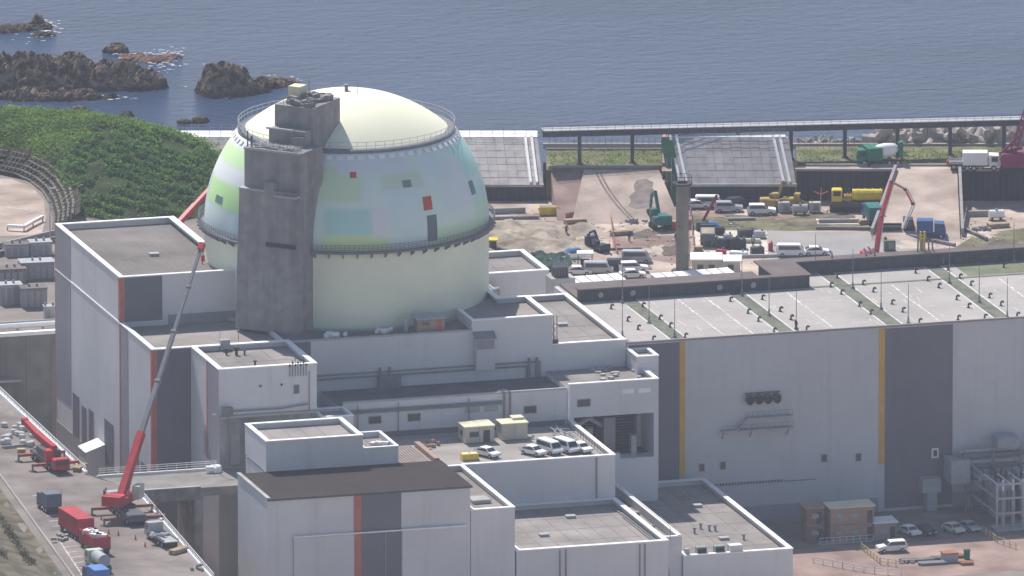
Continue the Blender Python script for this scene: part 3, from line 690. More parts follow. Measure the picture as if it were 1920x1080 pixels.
T = thing('guard_rail', 'low white barrier at the bend below the crib wall', 'barrier', G(50,432,ROADZ)); base = tot(T)
pp = [G(x,y,ROADZ)-base for x,y in ((14,432),(45,434),(62,424),(80,415))]
a = MB(); 
for p_, q_ in zip(pp,pp[1:]): a.bar(p_+Vector((0,0,0.75)), q_+Vector((0,0,0.75)), 0.5, 0.45)
a.build('rail', WHITE, T)
a = MB()
for p_ in pp: a.cyl(p_, p_+Vector((0,0,0.8)), 0.1, n=6)
a.build('posts', STEEL, T)

# mud, dust and damp patches with uneven outlines
MUD = M('dark_mud',(0.15,0.12,0.10),0.95,0.25,0.5,blotch=0.2); DUST = M('pale_dust',(0.50,0.43,0.36),0.95,0.15,0.4,blotch=0.12); DAMP = M('damp_clay',(0.27,0.185,0.15),0.95,0.2,0.4,blotch=0.15)
rd = random.Random(31); zz_ = 0.042
for px_,py_,rx_,ry_,mt_ in ((1150,425,3.5,6,DUST),(1210,440,4,4,MUD),(1110,450,3,4,DUST),(1190,470,4,5,DAMP),(1230,470,3,5,DUST),(1085,455,3,4,MUD),(1255,415,4,5,DUST),(1120,405,5,4,DUST),(1345,404,5,3,DAMP),(1460,405,5,4,DAMP),(1400,396,6,3,DUST),(1560,405,6,3,MUD),(1720,460,5,4,DUST),(1770,420,4,7,DUST),(1830,440,6,4,DUST),(1880,455,4,4,MUD),(1500,420,6,3,MUD),(1350,420,5,3,MUD),(1270,470,2.5,6,MUD),(1170,500,6,4,MUD),(1640,430,5,2.5,MUD),(940,398,5,3,DUST),(1000,405,4,2,DAMP),(1700,408,3,5,MUD)):
    c = G(px_,py_,0); mb = MB(); pts_ = []; zz_ += 0.0012
    for q in range(40):
        a = q/40*6.2832; rr = 0.62+0.55*fbm(math.cos(a)*1.4+px_,math.sin(a)*1.4+py_,0.3)+0.12*rd.uniform(-1,1); rr = max(0.2,rr)
        p = c+RH*rx_*rr*math.cos(a)+FH*ry_*rr*math.sin(a); pts_.append((p.x,p.y,zz_))
    mb.poly(pts_); struct(mb, 'ground_patch', mt_)
# scattered small debris over the works
for nm_, mt_, nn_, seed_ in (('pale_debris',PALE,500,1),('dark_debris',M('dark_debris',(0.10,0.09,0.08),0.9,0.2,1.0),200,2),('rusty_debris',M('rusty_debris',(0.34,0.17,0.12),0.9,0.2,1.0),150,3)):
    rd = random.Random(seed_); m = MB()
    for k in range(nn_):
        x, y = rd.uniform(905,1900), rd.uniform(392,500)
        if 1440 < x < 1760 and y > 400: continue
        if rd.random() < 0.5: x, y = rd.gauss(rd.choice((1110,1250,1380,1800)),40), rd.gauss(440,22)
        p = G(x,y,0); l_ = rd.uniform(0.1,0.35)*(2.5 if rd.random()<.12 else 1); m.ob((p.x,p.y,0.06),(l_,rd.uniform(.08,.25),rd.uniform(.06,.22)),rd.uniform(0,3.1))
    tag(m.build(nm_,mt_),nm_.replace('_',' ')+' scattered over the sandy works','debris',kind='stuff')
# ------------------------------------------------------------------ buildings
def ring(x0,x1,y0,y1,z0,z1,t,out=0.0):
    m = MB(); x0-=out; x1+=out; y0-=out; y1+=out
    m.box(x0,x1,y0,y0+t,z0,z1); m.box(x0,x1,y1-t,y1,z0,z1); m.box(x0,x0+t,y0+t,y1-t,z0,z1); m.box(x1-t,x1,y0+t,y1-t,z0,z1); return m
def block(T, x0,x1,y0,y1,z0,z1, wall=CLAD, roof=ROOF, ph=0.9, cw=0.8, cop=WHITE):
    # walls up to a parapet with a white coping round a sunken roof
    zr = z1-ph
    m = MB(); m.box(x0,x1,y0,y1,z0,zr-0.03)
    r = ring(x0,x1,y0,y1,zr-0.03,z1-0.16,0.4); m.add(r.v, r.f); m.build('wall', wall, T, world=True)
    MB().box(x0+0.4,x1-0.4,y0+0.4,y1-0.4,zr-0.03,zr).build('roof', roof, T, world=True)
    sm = MB(); nx_ = int((x1-x0)/2.6); rs_ = random.Random(int(x0*10+y0))
    for k in range(1,nx_): sm.box(x0+k*2.6,x0+k*2.6+0.09,y0+0.6,y1-0.6,zr,zr+0.012)
    for k in range(1,int((y1-y0)/7)): sm.box(x0+0.6,x1-0.6,y0+k*7,y0+k*7+0.09,zr,zr+0.014)
    if sm.f: sm.build('roof_seams',SEAM,T,world=True)['kind'] = 'stuff'
    if cop: ring(x0,x1,y0,y1,z1-0.16,z1,cw,0.08).build('coping', cop, T, world=True)
SEAM = M('roof_seam',(0.17,0.155,0.148),0.9,0.25,0.6)
def panel(T, name, mat, x0,x1,y0,y1,z0,z1): return MB().box(x0,x1,y0,y1,z0,z1).build(name, mat, T, world=True)
def fpan(T, name, mat, x0,x1,Y,z0,z1,d=0.05): return panel(T,name,mat,x0,x1,Y-d,Y-0.002 if d<0.2 else Y,z0,z1)      # on a front wall
def lpan(T, name, mat, X,y0,y1,z0,z1,d=0.05): return panel(T,name,mat,X-d,X-0.002,y0,y1,z0,z1)      # on a left wall
def window(T, x0,x1,Y,z0,z1,frame=STEEL,pane=GLASS):
    w_ = fpan(T,'window',frame,x0,x1,Y,z0,z1,0.10)
    MB().box(x0+0.12,x1-0.12,Y-0.13,Y-0.10,z0+0.12,z1-0.12).build('pane',pane,w_,world=True); return w_
def pipe(T, pts, r=0.12, mat=PIPE, name='pipe'): return MB().path([Vector(p) for p in pts], r).build(name,mat,T,world=True)

# --- fuel building: tall block at the back left, lower roof in front of it
T = thing('fuel_building','tall grey building with high rear block and lower front roof beside the dome','building',(-28,0,0))
XL = -37.8
mw = MB(); mw.box(XL,-16.9,-26.9,29,0,31.7)
r_ = ring(XL,-16.9,-26.9,29,31.7,32.42,0.4); mw.add(r_.v,r_.f); mw.build('wall',CLAD,T,world=True)
MB().box(XL+0.4,-17.3,-26.5,-8.5,31.7,31.74).build('roof',ROOF,T,world=True)
a = MB(); a.box(XL-0.08,-16.9,-26.98,-26.2,32.42,32.6); a.box(XL-0.08,XL+0.65,-26.2,29.08,32.42,32.6); a.build('coping',WHITE,T,world=True)
up = MB(); up.box(XL+0.02,-19.2,-8.5,28.96,31.75,38.6); r_ = ring(XL+0.02,-19.2,-8.5,28.96,38.6,39.44,0.4); up.add(r_.v,r_.f)
U_ = up.build('upper_block',CLAD,T,world=True)
MB().box(XL+0.45,-19.6,-8.1,28.5,38.6,38.64).build('roof',ROOFD,U_,world=True)
a = MB(); a.box(XL-0.08,-19.15,-8.58,-7.9,39.44,39.62); a.box(XL-0.08,-19.15,28.3,29.04,39.44,39.62); a.box(XL-0.08,XL+0.7,-7.9,28.3,39.44,39.62); a.box(-20.2,-19.15,7.5,28.3,39.44,39.62)
a.build('coping',WHITE,U_,world=True)
fpan(U_,'stripe',ORANGE,XL-0.06,-37.1,-8.5,32.6,39.4,0.06); fpan(U_,'dark_panel',DCLAD,-37.05,-31.2,-8.5,32.6,39.4,0.05)
fpan(U_,'base_band',MCLAD,-30.3,-19.3,-8.5,31.76,33.3,0.05)
fpan(T,'stripe',ORANGE,XL-0.06,-37.1,-26.9,0,32.4,0.06); fpan(T,'dark_panel',DCLAD,-37.05,-31.0,-26.9,0,32.4,0.05)
# left face: dark end panel, stripes and the grey plinth with tall dark panels painted for the building's shadow
lpan(T,'dark_panel',MCLAD,XL,20.2,28.9,13.0,32.3); lpan(U_,'dark_panel',MCLAD,XL+0.02,20.2,28.9,32.7,39.4,0.06)
lpan(T,'stripe',ORANGE,XL,28.95,29.25,4,39.3)
lpan(U_,'stripe',ORANGE,XL+0.02,-8.5,-7.7,32.7,39.4,0.07); lpan(T,'dark_panel',MCLAD,XL,-13.2,-8.4,9,32.3); lpan(T,'stripe',ORANGE,XL,-26.9,-26.2,2,32.4,0.06)
lpan(T,'stripe',ORANGE,XL-0.04,-9.0,-8.4,9,32.3,0.05)
lpan(T,'plinth',MCLAD,XL,-26.1,28.9,0,9.0,0.07)
for y0,y1,z0,z1 in ((15.5,19.0,9.0,15.6),(11.3,13.8,9.0,14.8),(7.2,9.7,9.0,15.2),(-4.5,0.5,8.9,15.8),(-19.0,-16.0,9.0,14.5),(-23.6,-20.6,9.0,14.0)):
    lpan(T,'dark_bay',DCLAD,XL,y0,y1,z0,z1,0.08)
hood = MB(); hood.prism([(-40.9,0.0),(XL-0.1,0.0),(XL-0.1,4.2),(-40.9,4.2)],0,[10.6,11.6,11.6,10.6]); H_ = hood.build('entrance_hood',CLAD,T,world=True)
h2 = MB(); h2.prism([(-41.0,-0.1),(XL-0.1,-0.1),(XL-0.1,4.4),(-41.0,4.4)],[10.6,11.66,11.66,10.6],[10.72,11.8,11.8,10.72]); h2.build('hood_roof',WHITE,H_,world=True)
pipe(T,[(-27,-26,32.6),(-27,-26,34.6)],0.04,STEEL,'mast'); pipe(T,[(-23,-22,31.7),(-23,-22,34)],0.05,STEEL,'mast')
a = MB()
for k in range(9): a.bar((-37+k*2.2,-8.2,38.66),(-37+k*2.2,28,38.66),0.08,0.03)
a.build('roof_seams',ROOF,U_,world=True)
T_FUEL = T

# --- reactor base building: long front wall under the dome, with its raised right part
T = thing('reactor_base_building','long pale building in front of the dome with one raised roof section','building',(5,-5,0))
m = MB(); m.box(-16.9,12.0,-27.0,20,0,32.2); m.box(12.0,24.6,-27.0,-13.5,0,33.0); m.box(12.0,20.2,-13.5,14,0,33.0)
m.box(12.0,24.6,-27.0,-26.6,33.0,33.76); m.box(24.2,24.6,-26.6,-13.5,33.0,33.76); m.box(12.0,12.4,-26.6,-18,33.0,33.76); m.box(20.2,24.2,-13.9,-13.5,33.0,33.76); m.box(19.8,20.2,-13.9,-6,33.0,33.76)
m.build('wall',CLAD,T,world=True)
MB().box(-16.9,12.0,-26.6,18,32.2,32.23).build('roof',ROOFD,T,world=True); MB().box(12.4,24.2,-26.6,-13.9,33.0,33.03).build('roof',ROOF,T,world=True)
MB().box(12.4,19.8,-13.9,10,33.0,33.03).build('roof',ROOF,T,world=True)
MB().box(-16.9,12.0,-27.06,-26.6,32.2,32.45).build('roof_kerb',GREYP,T,world=True)
a = MB(); a.box(12.0,24.7,-27.08,-26.3,33.76,33.92); a.box(23.9,24.7,-26.3,-13.45,33.76,33.92); a.box(19.4,23.9,-14.2,-13.45,33.76,33.92); a.box(19.4,20.28,-13.45,-6,33.76,33.92); a.box(11.95,12.5,-26.3,-19,33.76,33.92)
a.build('coping',WHITE,T,world=True)
# hood and service pipes on the front wall
h = MB(); h.ext([(12.3,26.4),(15.2,26.4),(15.2,31.2),(12.3,31.2)],-28.4,-27.0); hd = h.build('duct_housing',CLADT,T,world=True)
MB().prism([(12.1,-28.7),(15.4,-28.7),(15.4,-27.0),(12.1,-27.0)],[31.15,31.15,31.9,31.9],[31.3,31.3,32.1,32.1]).build('housing_roof',STEEL,hd,world=True)
MB().box(12.4,15.1,-28.46,-28.4,29.6,31.0).build('louvre',MCLAD,hd,world=True)
for z,x1 in ((26.9,22.5),(26.3,20.5)): pipe(T,[(-13.5,-27.35,z),(x1,-27.35,z),(x1,-27.35,24.4)],0.14)
for x in (-2.5,-1.0,20.8,22.0): pipe(T,[(x,-27.5,24.4),(x,-27.5,27.6)],0.2)
MB().box(-2.8,0.6,-28.3,-27.05,24.43,26.4).build('pipe_cabinet',PIPE,T,world=True)
# flat dark panel painting in the shade of a recess beside the left annexe
MB().box(-16.6,-13.2,-27.12,-27.0,22.0,32.2).build('recess_shade',DCLAD,T,world=True)
# things lying on the roof by the dome foot
def clutter(label, name, cat, c, n, size, mat, spread, rz=0.0):
    o = thing(name,label,cat,c,rz)
    for k in range(n):
        h_ = size*random.uniform(0.5,1.1); l_ = size*random.uniform(0.5,1.6); d_ = size*random.uniform(0.5,1.2); q = MB().bb(-l_/2,l_/2,-d_/2,d_/2,0,h_,0.12*size).build(name.split('_')[0],mat,o)
        q.location = (random.gauss(0,spread),random.gauss(0,spread*0.5),0 if k < n*0.7 else size*0.4); q.rotation_euler = (0,0,random.uniform(0,3.1))
    return o
clutter('small heap of white bags on the shaded roof below the tower','bag_heap','bags',(-9.6,-25.2,32.23),14,0.7,WPAINT,0.8)
clutter('second heap of white bags on the shaded roof by the dome foot','bag_heap','bags',(-1.2,-24.4,32.23),8,0.6,WPAINT,0.7)
T2 = thing('roof_hut','small brown wooden hut on the shaded roof at the dome foot','hut',(6.0,-24.6,32.23))
MB().box(-2.1,2.1,-1.1,1.1,0,2.0).build('wall',WOOD,T2); MB().prism([(-2.4,-1.5),(2.4,-1.5),(2.4,1.4),(-2.4,1.4)],[1.95,1.95,2.2,2.2],[2.1,2.1,2.35,2.35]).build('roof',GREYP,T2)
MB().box(0.9,1.7,-1.16,-1.1,0.05,1.75).build('door',MATS['orange_red_stripe'],T2); w_ = MB().box(-1.5,-0.2,-1.16,-1.1,0.9,1.6).build('window',STEEL,T2); MB().box(-1.4,-0.3,-1.18,-1.16,1.0,1.5).build('pane',GLASS,w_)
T2 = thing('roof_ventilator','pale ventilator stack with round cap on the roof beside the wooden hut','ventilator',(2.4,-24.5,32.23))
MB().cyl((0,0,0),(0,0,1.5),0.35,n=12).build('stack',GREYP,T2); MB().cyl((0,0,1.55),(0,0,2.0),0.6,0.45,n=12).build('cap',GREYP,T2)

# --- containment dome
CYLC = M('dome_wall_paint',(0.80,0.82,0.64),0.7,0.04,0.08,blotch=0.05)
CAPC = M('dome_cap_paint',(0.88,0.87,0.66),0.65,0.03,0.1)
T = thing('containment_dome','large domed concrete reactor containment with pastel patchwork paint','reactor dome',(0,0,31.0))
ZR = 44.2; RD = 21.5; zo = 31.0
MB().lathe([(RD,0),(RD,ZR-zo-0.2)],160).build('base_wall',CYLC,T,smooth=True)
# patchwork: rectangles in (azimuth from the camera side, elevation) degrees, own paint colours; those on the left flank lightened to paint in sunlight
PB = np.array((0.51,0.58,0.545))
PATCH = [(-14,7,20,34,(0.47,0.56,0.42)),(16,37,23.5,31,(0.46,0.52,0.44)),(-9,12,4,17,(0.36,0.51,0.48)),(-9,18,-1,6.5,(0.48,0.58,0.36)),(39,80,-1,6.5,(0.44,0.55,0.42)),
 (-82,-48,11,21,(0.52,0.72,0.40)),(-95,-52,28,36,(0.58,0.74,0.46)),(-100,-46,36,42,(0.70,0.71,0.70)),(-95,-48,21,28,(0.68,0.69,0.68)),(62,90,22,37,(0.38,0.56,0.50)),(11,17,5,17,(0.54,0.53,0.55)),(-4,31,31.5,38,(0.52,0.54,0.56)),(45,66,12,33,(0.51,0.55,0.55)),
 (18,34,-1,24,(0.49,0.56,0.56)),(-60,-40,0,10,(0.46,0.58,0.60)),(-50,-30,20,30,(0.58,0.56,0.60)),(-85,-52,-1,10,(0.60,0.68,0.66)),(66,90,5,14,(0.42,0.55,0.46)),(38,50,27,36,(0.50,0.57,0.57)),(68,84,12,18,(0.40,0.53,0.50))]
rp_ = random.Random(5)
for k in range(30):
    a0 = rp_.uniform(95,250); e0 = rp_.uniform(-1,34); PATCH.append((a0,a0+rp_.uniform(10,30),e0,e0+rp_.uniform(5,12),rp_.choice([(0.5,0.62,0.42),(0.44,0.58,0.55),(0.58,0.55,0.60),(0.5,0.57,0.62)])))
me_v, me_f, cols = [], [], []
NA, NE, E1 = 240, 40, 42.0
for j in range(NE+1):
    e = E1*j/NE
    for i in range(NA):
        a = 360*i/NA; aa = a if a < 265 else a-360
        th = math.radians(a); d = -FH*math.cos(th)+RH*math.sin(th); er = math.radians(e)
        me_v.append((d.x*RD*math.cos(er), d.y*RD*math.cos(er), ZR-zo+RD*math.sin(er)))
        c = PB.copy()
        for a0,a1,e0,e1,pc in PATCH:
            fe = min(1,max(0,min(aa-a0,a1-aa)/2.2+0.5))*min(1,max(0,min(e-e0,e1-e)/1.6+0.5))
            c = c*(1-fe)+np.array(pc)*fe
        cols.append(c)
for j in range(NE):
    for i in range(NA): k = j*NA+i; k2 = j*NA+(i+1)%NA; me_f.append((k,k2,k2+NA,k+NA))
me = bpy.data.meshes.new('painted_shell'); me.from_pydata(me_v,[],me_f); me.polygons.foreach_set('use_smooth',[True]*len(me.polygons))
ca = me.color_attributes.new('paint','FLOAT_COLOR','POINT'); ca.data.foreach_set('color',np.concatenate([np.array(cols),np.ones((len(cols),1))],1).ravel().astype(np.float32))
pm = bpy.data.materials.new('patchwork_paint'); pm.use_nodes = True; n_ = pm.node_tree.nodes; l_ = pm.node_tree.links
at = n_.new('ShaderNodeAttribute'); at.attribute_name = 'paint'
hs = n_.new('ShaderNodeHueSaturation'); hs.inputs['Saturation'].default_value = 1.3; hs.inputs['Value'].default_value = 1.1
tx = n_.new('ShaderNodeTexNoise'); tx.inputs['Scale'].default_value = 0.25; gg = n_.new('ShaderNodeNewGeometry'); l_.new(gg.outputs['Position'],tx.inputs['Vector'])
mr = n_.new('ShaderNodeMapRange'); mr.inputs['To Min'].default_value = 1.22; mr.inputs['To Max'].default_value = 1.36; l_.new(tx.outputs['Fac'],mr.inputs['Value']); l_.new(mr.outputs[0],hs.inputs['Value'])
l_.new(at.outputs['Color'],hs.inputs['Color']); l_.new(hs.outputs[0],n_['Principled BSDF'].inputs['Base Color']); n_['Principled BSDF'].inputs['Roughness'].default_value = 0.42; n_['Principled BSDF'].inputs['Specular IOR Level'].default_value = 0.5
me.materials.append(pm); o = bpy.data.objects.new('painted_shell',me); C.objects.link(o); o.parent = T
# distinct painted squares
REDSQ = M('red_square_paint',(0.50,0.075,0.05),0.6,0.06,0.6); DKSQ = M('slate_square_paint',(0.14,0.16,0.18),0.6,0.06,0.6); DKT = M('teal_square_paint',(0.16,0.24,0.25),0.6,0.06,0.6)
def sq(a0,a1,e0,e1,mat,sk=0.0):
    m = MB(); n = 6
    for j in range(n+1):
        for i in range(n+1):
            e = math.radians(e0+(e1-e0)*j/n); a = math.radians(a0+(a1-a0)*i/n+sk*(j/n)); d = -FH*math.cos(a)+RH*math.sin(a); r = RD+0.04
            m.v.append((d.x*r*math.cos(e),d.y*r*math.cos(e),ZR-zo+r*math.sin(e)))
    for j in range(n):
        for i in range(n): k = j*(n+1)+i; m.f.append((k,k+1,k+n+2,k+n+1))
    m.build('painted_square',mat,T,smooth=True)
sq(2.0,5.0,29.7,32.3,REDSQ); sq(34.3,38.8,14.3,19.8,REDSQ,0.4); sq(26.3,30.6,24.5,27.5,DKT); sq(34.9,39.8,1.6,12.1,DKSQ,0.5); sq(66,70.5,15.3,21,DKT); sq(-70,-63,12,15,DKT)
# cap, upper gutter and railings
ZC = ZR-zo+RD*math.sin(math.radians(42.0)); RC = RD*math.cos(math.radians(42.0))
hc = 5.6; rc = RC-0.65; rs = (rc*rc+hc*hc)/(2*hc)
prof = [(max(0.001,rs*math.sin(u)),ZC+hc-rs+rs*math.cos(u)) for u in [math.asin(rc/rs)*(1-k/24) for k in range(25)]]
MB().lathe(prof,160).build('cap',CAPC,T,smooth=True)
GUT = M('gutter_grey',(0.17,0.175,0.20),0.6,0.1,0.8)
MB().lathe([(rc-0.3,ZC+0.05),(RC+0.25,ZC+0.05),(RC+0.45,ZC-0.1),(RC+0.45,ZC-0.55),(RC+0.1,ZC-1.0)],160).build('upper_gutter',GUT,T)
m = MB()
for i in range(72):
    a = 2*math.pi*i/72; d = Vector((math.cos(a),math.sin(a),0))
    m.cyl(d*(RC+0.4)+Vector((0,0,ZC)),d*(RC+0.4)+Vector((0,0,ZC+1.2)),0.035,n=4)
for z in (0.6,1.2): m.lathe([(RC+0.37,ZC+z),(RC+0.43,ZC+z),(RC+0.43,ZC+z+0.06),(RC+0.37,ZC+z+0.06),(RC+0.37,ZC+z)],120)
m.build('upper_railing',GREYP,T)
# row of pale plates under the gutter, one by one
pmh = MB(); pmh.ob((0,0,0),(0.95,0.10,0.70)); pmh = pmh.mesh('bracket_plate',M('bracket_white',(0.85,0.85,0.86),0.6,0.06,0.8))
for i in range(66):
    a = 2*math.pi*i/66; o = bpy.data.objects.new('bracket_plate',pmh); C.objects.link(o); o.parent = T
    rr = RD*math.cos(math.radians(38.6))+0.16; o.location = (rr*math.cos(a),rr*math.sin(a),ZR-zo+RD*math.sin(math.radians(38.6)))
    o.rotation_euler = (math.radians(-38),0,a+math.pi/2)
# lower walkway ring on brackets
m = MB(); m.lathe([(RD,ZR-zo-0.3),(RD+0.95,ZR-zo-0.3),(RD+0.95,ZR-zo),(RD,ZR-zo)],180); m.build('lower_walkway',GUT,T)
m = MB()
for i in range(200):
    a = 2*math.pi*i/200; d = Vector((math.cos(a),math.sin(a),0)); m.cyl(d*(RD+0.9)+Vector((0,0,ZR-zo)),d*(RD+0.9)+Vector((0,0,ZR-zo+1.1)),0.035,n=4)
for z in (0.15,0.35,0.6,0.85,1.1): m.lathe([(RD+0.87,ZR-zo+z),(RD+0.93,ZR-zo+z),(RD+0.93,ZR-zo+z+0.06),(RD+0.87,ZR-zo+z+0.06),(RD+0.87,ZR-zo+z)],140)
m.build('lower_railing',GUT,T)
pmh = MB(); pmh.ext([(0,-0.3),(1.15,-0.3),(1.15,-0.45),(0.12,-1.1),(0,-1.1)],-0.07,0.07); pmh = pmh.mesh('walkway_bracket',GUT)
for i in range(64):
    a = 2*math.pi*i/64; o = bpy.data.objects.new('walkway_bracket',pmh); C.objects.link(o); o.parent = T; o.location = (RD*math.cos(a)-0.02,RD*math.sin(a)-0.02,ZR-zo); o.rotation_euler=(0,0,a)
m = MB(); m.lathe([(RD,0.9),(RD+1.3,0.9),(RD+1.3,1.5),(RD+1.0,1.5),(RD+1.0,1.2),(RD,1.2)],120); m.build('base_gutter',GREYP,T)
# fittings on the apex
f = MB(); f.cyl((0,0,ZC+hc-0.05),(0,0,ZC+hc+0.7),0.28,n=10); f.cyl((0,0,ZC+hc+0.7),(0,0,ZC+hc+0.95),0.55,0.35,n=10); f.build('apex_vent',STEEL,T)
f = MB(); f.cyl((1.2,-2.0,ZC+hc-0.3),(1.2,-2.0,ZC+hc+2.6),0.04,n=5); f.build('apex_mast',STEEL,T)

# --- stair tower against the dome
RZT = math.radians(-44)
T = thing('stair_tower','weathered dark concrete tower stepping up against the dome','tower',(0,0,32.2),RZT)
z0 = 32.2
def tb(name,x0,x1,y0,y1,za,zb,mat=TOWERC,par=None): return MB().box(x0,x1,y0,y1,za-z0,zb-z0).build(name,mat,par or T)
m = MB(); m.prism([(-5.0,-26.0),(5.5,-26.0),(5.5,-18.2),(-5.0,-18.2)],0,54.0-z0)
for i,(x,y,z) in enumerate(m.v):
    if z > 5: m.v[i] = (x if x > 0 else x*0.86, y if y > -20 else y+0.15, z)
m.build('lower_shaft',TOWERC,T)
tb('middle_shaft',-3.9,5.7,-25.0,-18.0,53.7,59.9); tb('upper_shaft',-2.4,4.1,-18.2,-9.6,52.0,65.4)
tb('step_block',-2.2,3.9,-20.4,-18.2,59.9,62.2); tb('step_block',1.9,4.0,-21.0,-20.4,59.9,61.4)
tb('ledge',-4.2,0.2,-26.3,-25.0,53.8,54.05,GREYP); tb('notch_block',0.1,1.8,-26.25,-24.9,53.9,55.3,TOWERC); tb('ledge',1.8,5.6,-26.3,-25.0,53.2,53.45,GREYP)
tb('band',0.3,5.4,-26.12,-25.95,45.4,46.0,DARK); tb('ledge',-3.9,5.7,-25.25,-24.9,59.75,60.05,CONC)
tb('ledge',-2.6,2.0,-20.6,-20.2,62.1,62.35,GREYP)
m = MB()
for k in range(16):
    x = -3.4+k*0.6; m.cyl((x,-24.7,59.9-z0),(x,-24.7,61.0-z0),0.035,n=4)
for z in (60.4,61.0): m.cyl((-3.4,-24.7,z-z0),(5.6,-24.7,z-z0),0.035,n=4)
m.build('railing',STEEL,T); m = MB()
for k in range(11):
    x = -2.2+k*0.6; m.cyl((x,-18.0,65.4-z0),(x,-18.0,66.5-z0),0.035,n=4)
m.cyl((-2.2,-18.0,66.5-z0),(3.9,-18.0,66.5-z0),0.035,n=4)
m.build('railing',STEEL,T)
m = MB()
for k in range(26): m.bar((random.uniform(-3.6,5.2),random.uniform(-24.6,-21.5),60.0-z0+random.uniform(0,0.5)),(random.uniform(-3.6,5.2),random.uniform(-24.6,-21.5),60.0-z0+random.uniform(0,0.5)),0.14,0.12)
m.build('roof_pipes',GREYP,T)
for k in range(40): MB().ob((random.uniform(-2.2,3.4),random.uniform(-17.6,-10),65.4-z0+random.uniform(0.1,0.5)),(random.uniform(0.4,1.4),random.uniform(0.4,1.4),random.uniform(0.3,1.0)),random.uniform(0,3),random.uniform(-.3,.3)).build('roof_rubble',CONCD,T)
m = MB(); m.box(-2.6,-0.6,-13.6,-11.4,65.6-z0,67.3-z0); vb = m.build('vent_box',CREAM,T)
m = MB(); m.cyl((1.2,-14,65.4-z0),(1.2,-14,68.8-z0),0.05,n=5); m.cyl((-4.3+0.5,-24.2,60-z0),(-4.3+0.5,-24.2,62.4-z0),0.08,n=5); m.cyl((-3.2,-24.0,60-z0),(-3.2,-24.0,61.6-z0),0.16,n=6); m.build('mast',DSTEEL,T)
pipe(T,[(-2.55,-18.3,59),(-2.55,-18.3,65.3)],0.07) if False else None

# --- intermediate building right of the dome
T = thing('link_building','flat-roofed pale building between the dome and the turbine hall','building',(30,-11,0))
block(T,24.62,36.1,-26.96,5.0,0,29.4)
m = MB()
for z in range(7): m.bar((24.9+0.35*(z%2),-26.2,28.6+z*0.55),(25.5-0.35*(z%2),-25.2,28.9+z*0.55),0.10,0.10)
m.cyl((24.95,-26.3,28.5),(24.95,-26.3,33.6),0.06,n=5); m.cyl((25.5,-26.3,28.5),(25.5,-26.3,33.6),0.06,n=5); m.build('access_ladder',DSTEEL,T,world=True)
m = MB(); m.ob((25.1,-26.6,29.5),(0.9,0.5,0.9),0.3); m.build('ladder_box',DSTEEL,T,world=True)
# annexe behind, right of dome
T = thing('rear_annexe','small flat-roofed white building behind the dome\'s right side','building',(36,42,0))
block(T,27.5,42.0,35.2,49.6,0,26.0)
m = MB(); m.cyl((30.2,33.6,20),(30.2,33.6,26.3),1.0,n=12); m.cyl((30.2,33.6,26.3),(30.2,33.6,26.9),1.3,n=12); m.build('vent_stack',CONCD,T,world=True)
m = MB(); m.cyl((32.4,33.2,20),(32.4,33.2,24.2),1.1,n=12); m.build('vent_stack',CONCD,T,world=True)
m = MB()
for k in range(7): m.cyl((36.2+k*0.55,31.0,20),(36.2+k*0.55,31.0,23.0),0.17,n=6)
m.build('green_posts',M('post_green',(0.18,0.28,0.22),0.6,0.1,0.8),T,world=True)

# --- left annexe in front (D)
T = thing('front_annexe','pale boxy annexe with parapet roof and rooftop aerials, beside the tower foot','building',(-24,-35,0))
block(T,-31.8,-16.6,-42.8,-27.06,0,32.75,cw=0.8)
lpan(T,'stripe',ORANGE,-31.8,-36.6,-36.0,17.6,32.5,0.06); lpan(T,'dark_panel',MCLAD,-31.8,-42.7,-36.7,17.6,32.5,0.05)
fpan(T,'stained_band',CONCD,-31.7,-16.7,-42.8,17.6,25.2,0.10); fpan(T,'ledge',CONC,-31.7,-16.7,-42.8,25.2,25.55,0.5)
pipe(T,[(-31,-43.2,26.2),(-22,-43.2,26.2),(-18,-43.2,26.6)],0.13); pipe(T,[(-30.4,-43.3,18),(-30.4,-43.3,26.2)],0.1); pipe(T,[(-17.8,-43.0,25.5),(-17.8,-43.0,31.6)],0.07)
fpan(T,'shutter',PADC,-30.0,-28.6,-42.9,18.0,22.6,0.1)
m = MB(); m.box(-31.4,-29.9,-44.0,-43.3,25.6,27.0); m.build('wall_cabinet',CONCD,T,world=True)
window(T,-20.2,-19.3,-42.8,28.2,29.6)
fpan(T,'wall_lamp',DSTEEL,-25.5,-25.2,-42.8,29.6,29.9,0.15); fpan(T,'wall_lamp',DSTEEL,-22.2,-21.9,-42.8,29.6,29.9,0.15)
m = MB()
for k in range(7):
    x = -20.8+k*0.42; m.cyl((x,-42.9,30.9),(x,-42.9,32.9+0.5*(k%3)),0.05,n=4); m.ob((x,-43.0,32.6+0.4*(k%2)),(0.3,0.12,0.25))
m.build('aerials',DSTEEL,T,world=True)
MB().box(-27.4,-25.9,-27.9,-27.1,31.9,33.5).build('door_hood',GREYP,T,world=True)
m = MB()
for x,y,s in ((-27.2,-30.5,0.35),(-25.8,-31.0,0.45),(-24.6,-31.2,0.3),(-25.0,-38.6,0.3)): m.cyl((x,y,31.85),(x,y,31.85+s*2.2),s*0.5,n=8); m.cyl((x,y,31.85+s*2.2),(x,y,31.85+s*2.8),s*0.9,n=8)
m.build('roof_vents',DSTEEL,T,world=True)
m = MB()
for k in range(10): m.bar((-31.95,-36.0,18+k*0.45),(-31.95,-35.0,18+k*0.45),0.08,0.08)
m.cyl((-31.95,-36,18),(-31.95,-36,22.6),0.06,n=4); m.cyl((-31.95,-35,18),(-31.95,-35,22.6),0.06,n=4); m.build('ladder',GREYP,T,world=True)
T = thing('side_box','small low box with white-edged roof at the right side of the front annexe','building',(-14,-42.5,0))
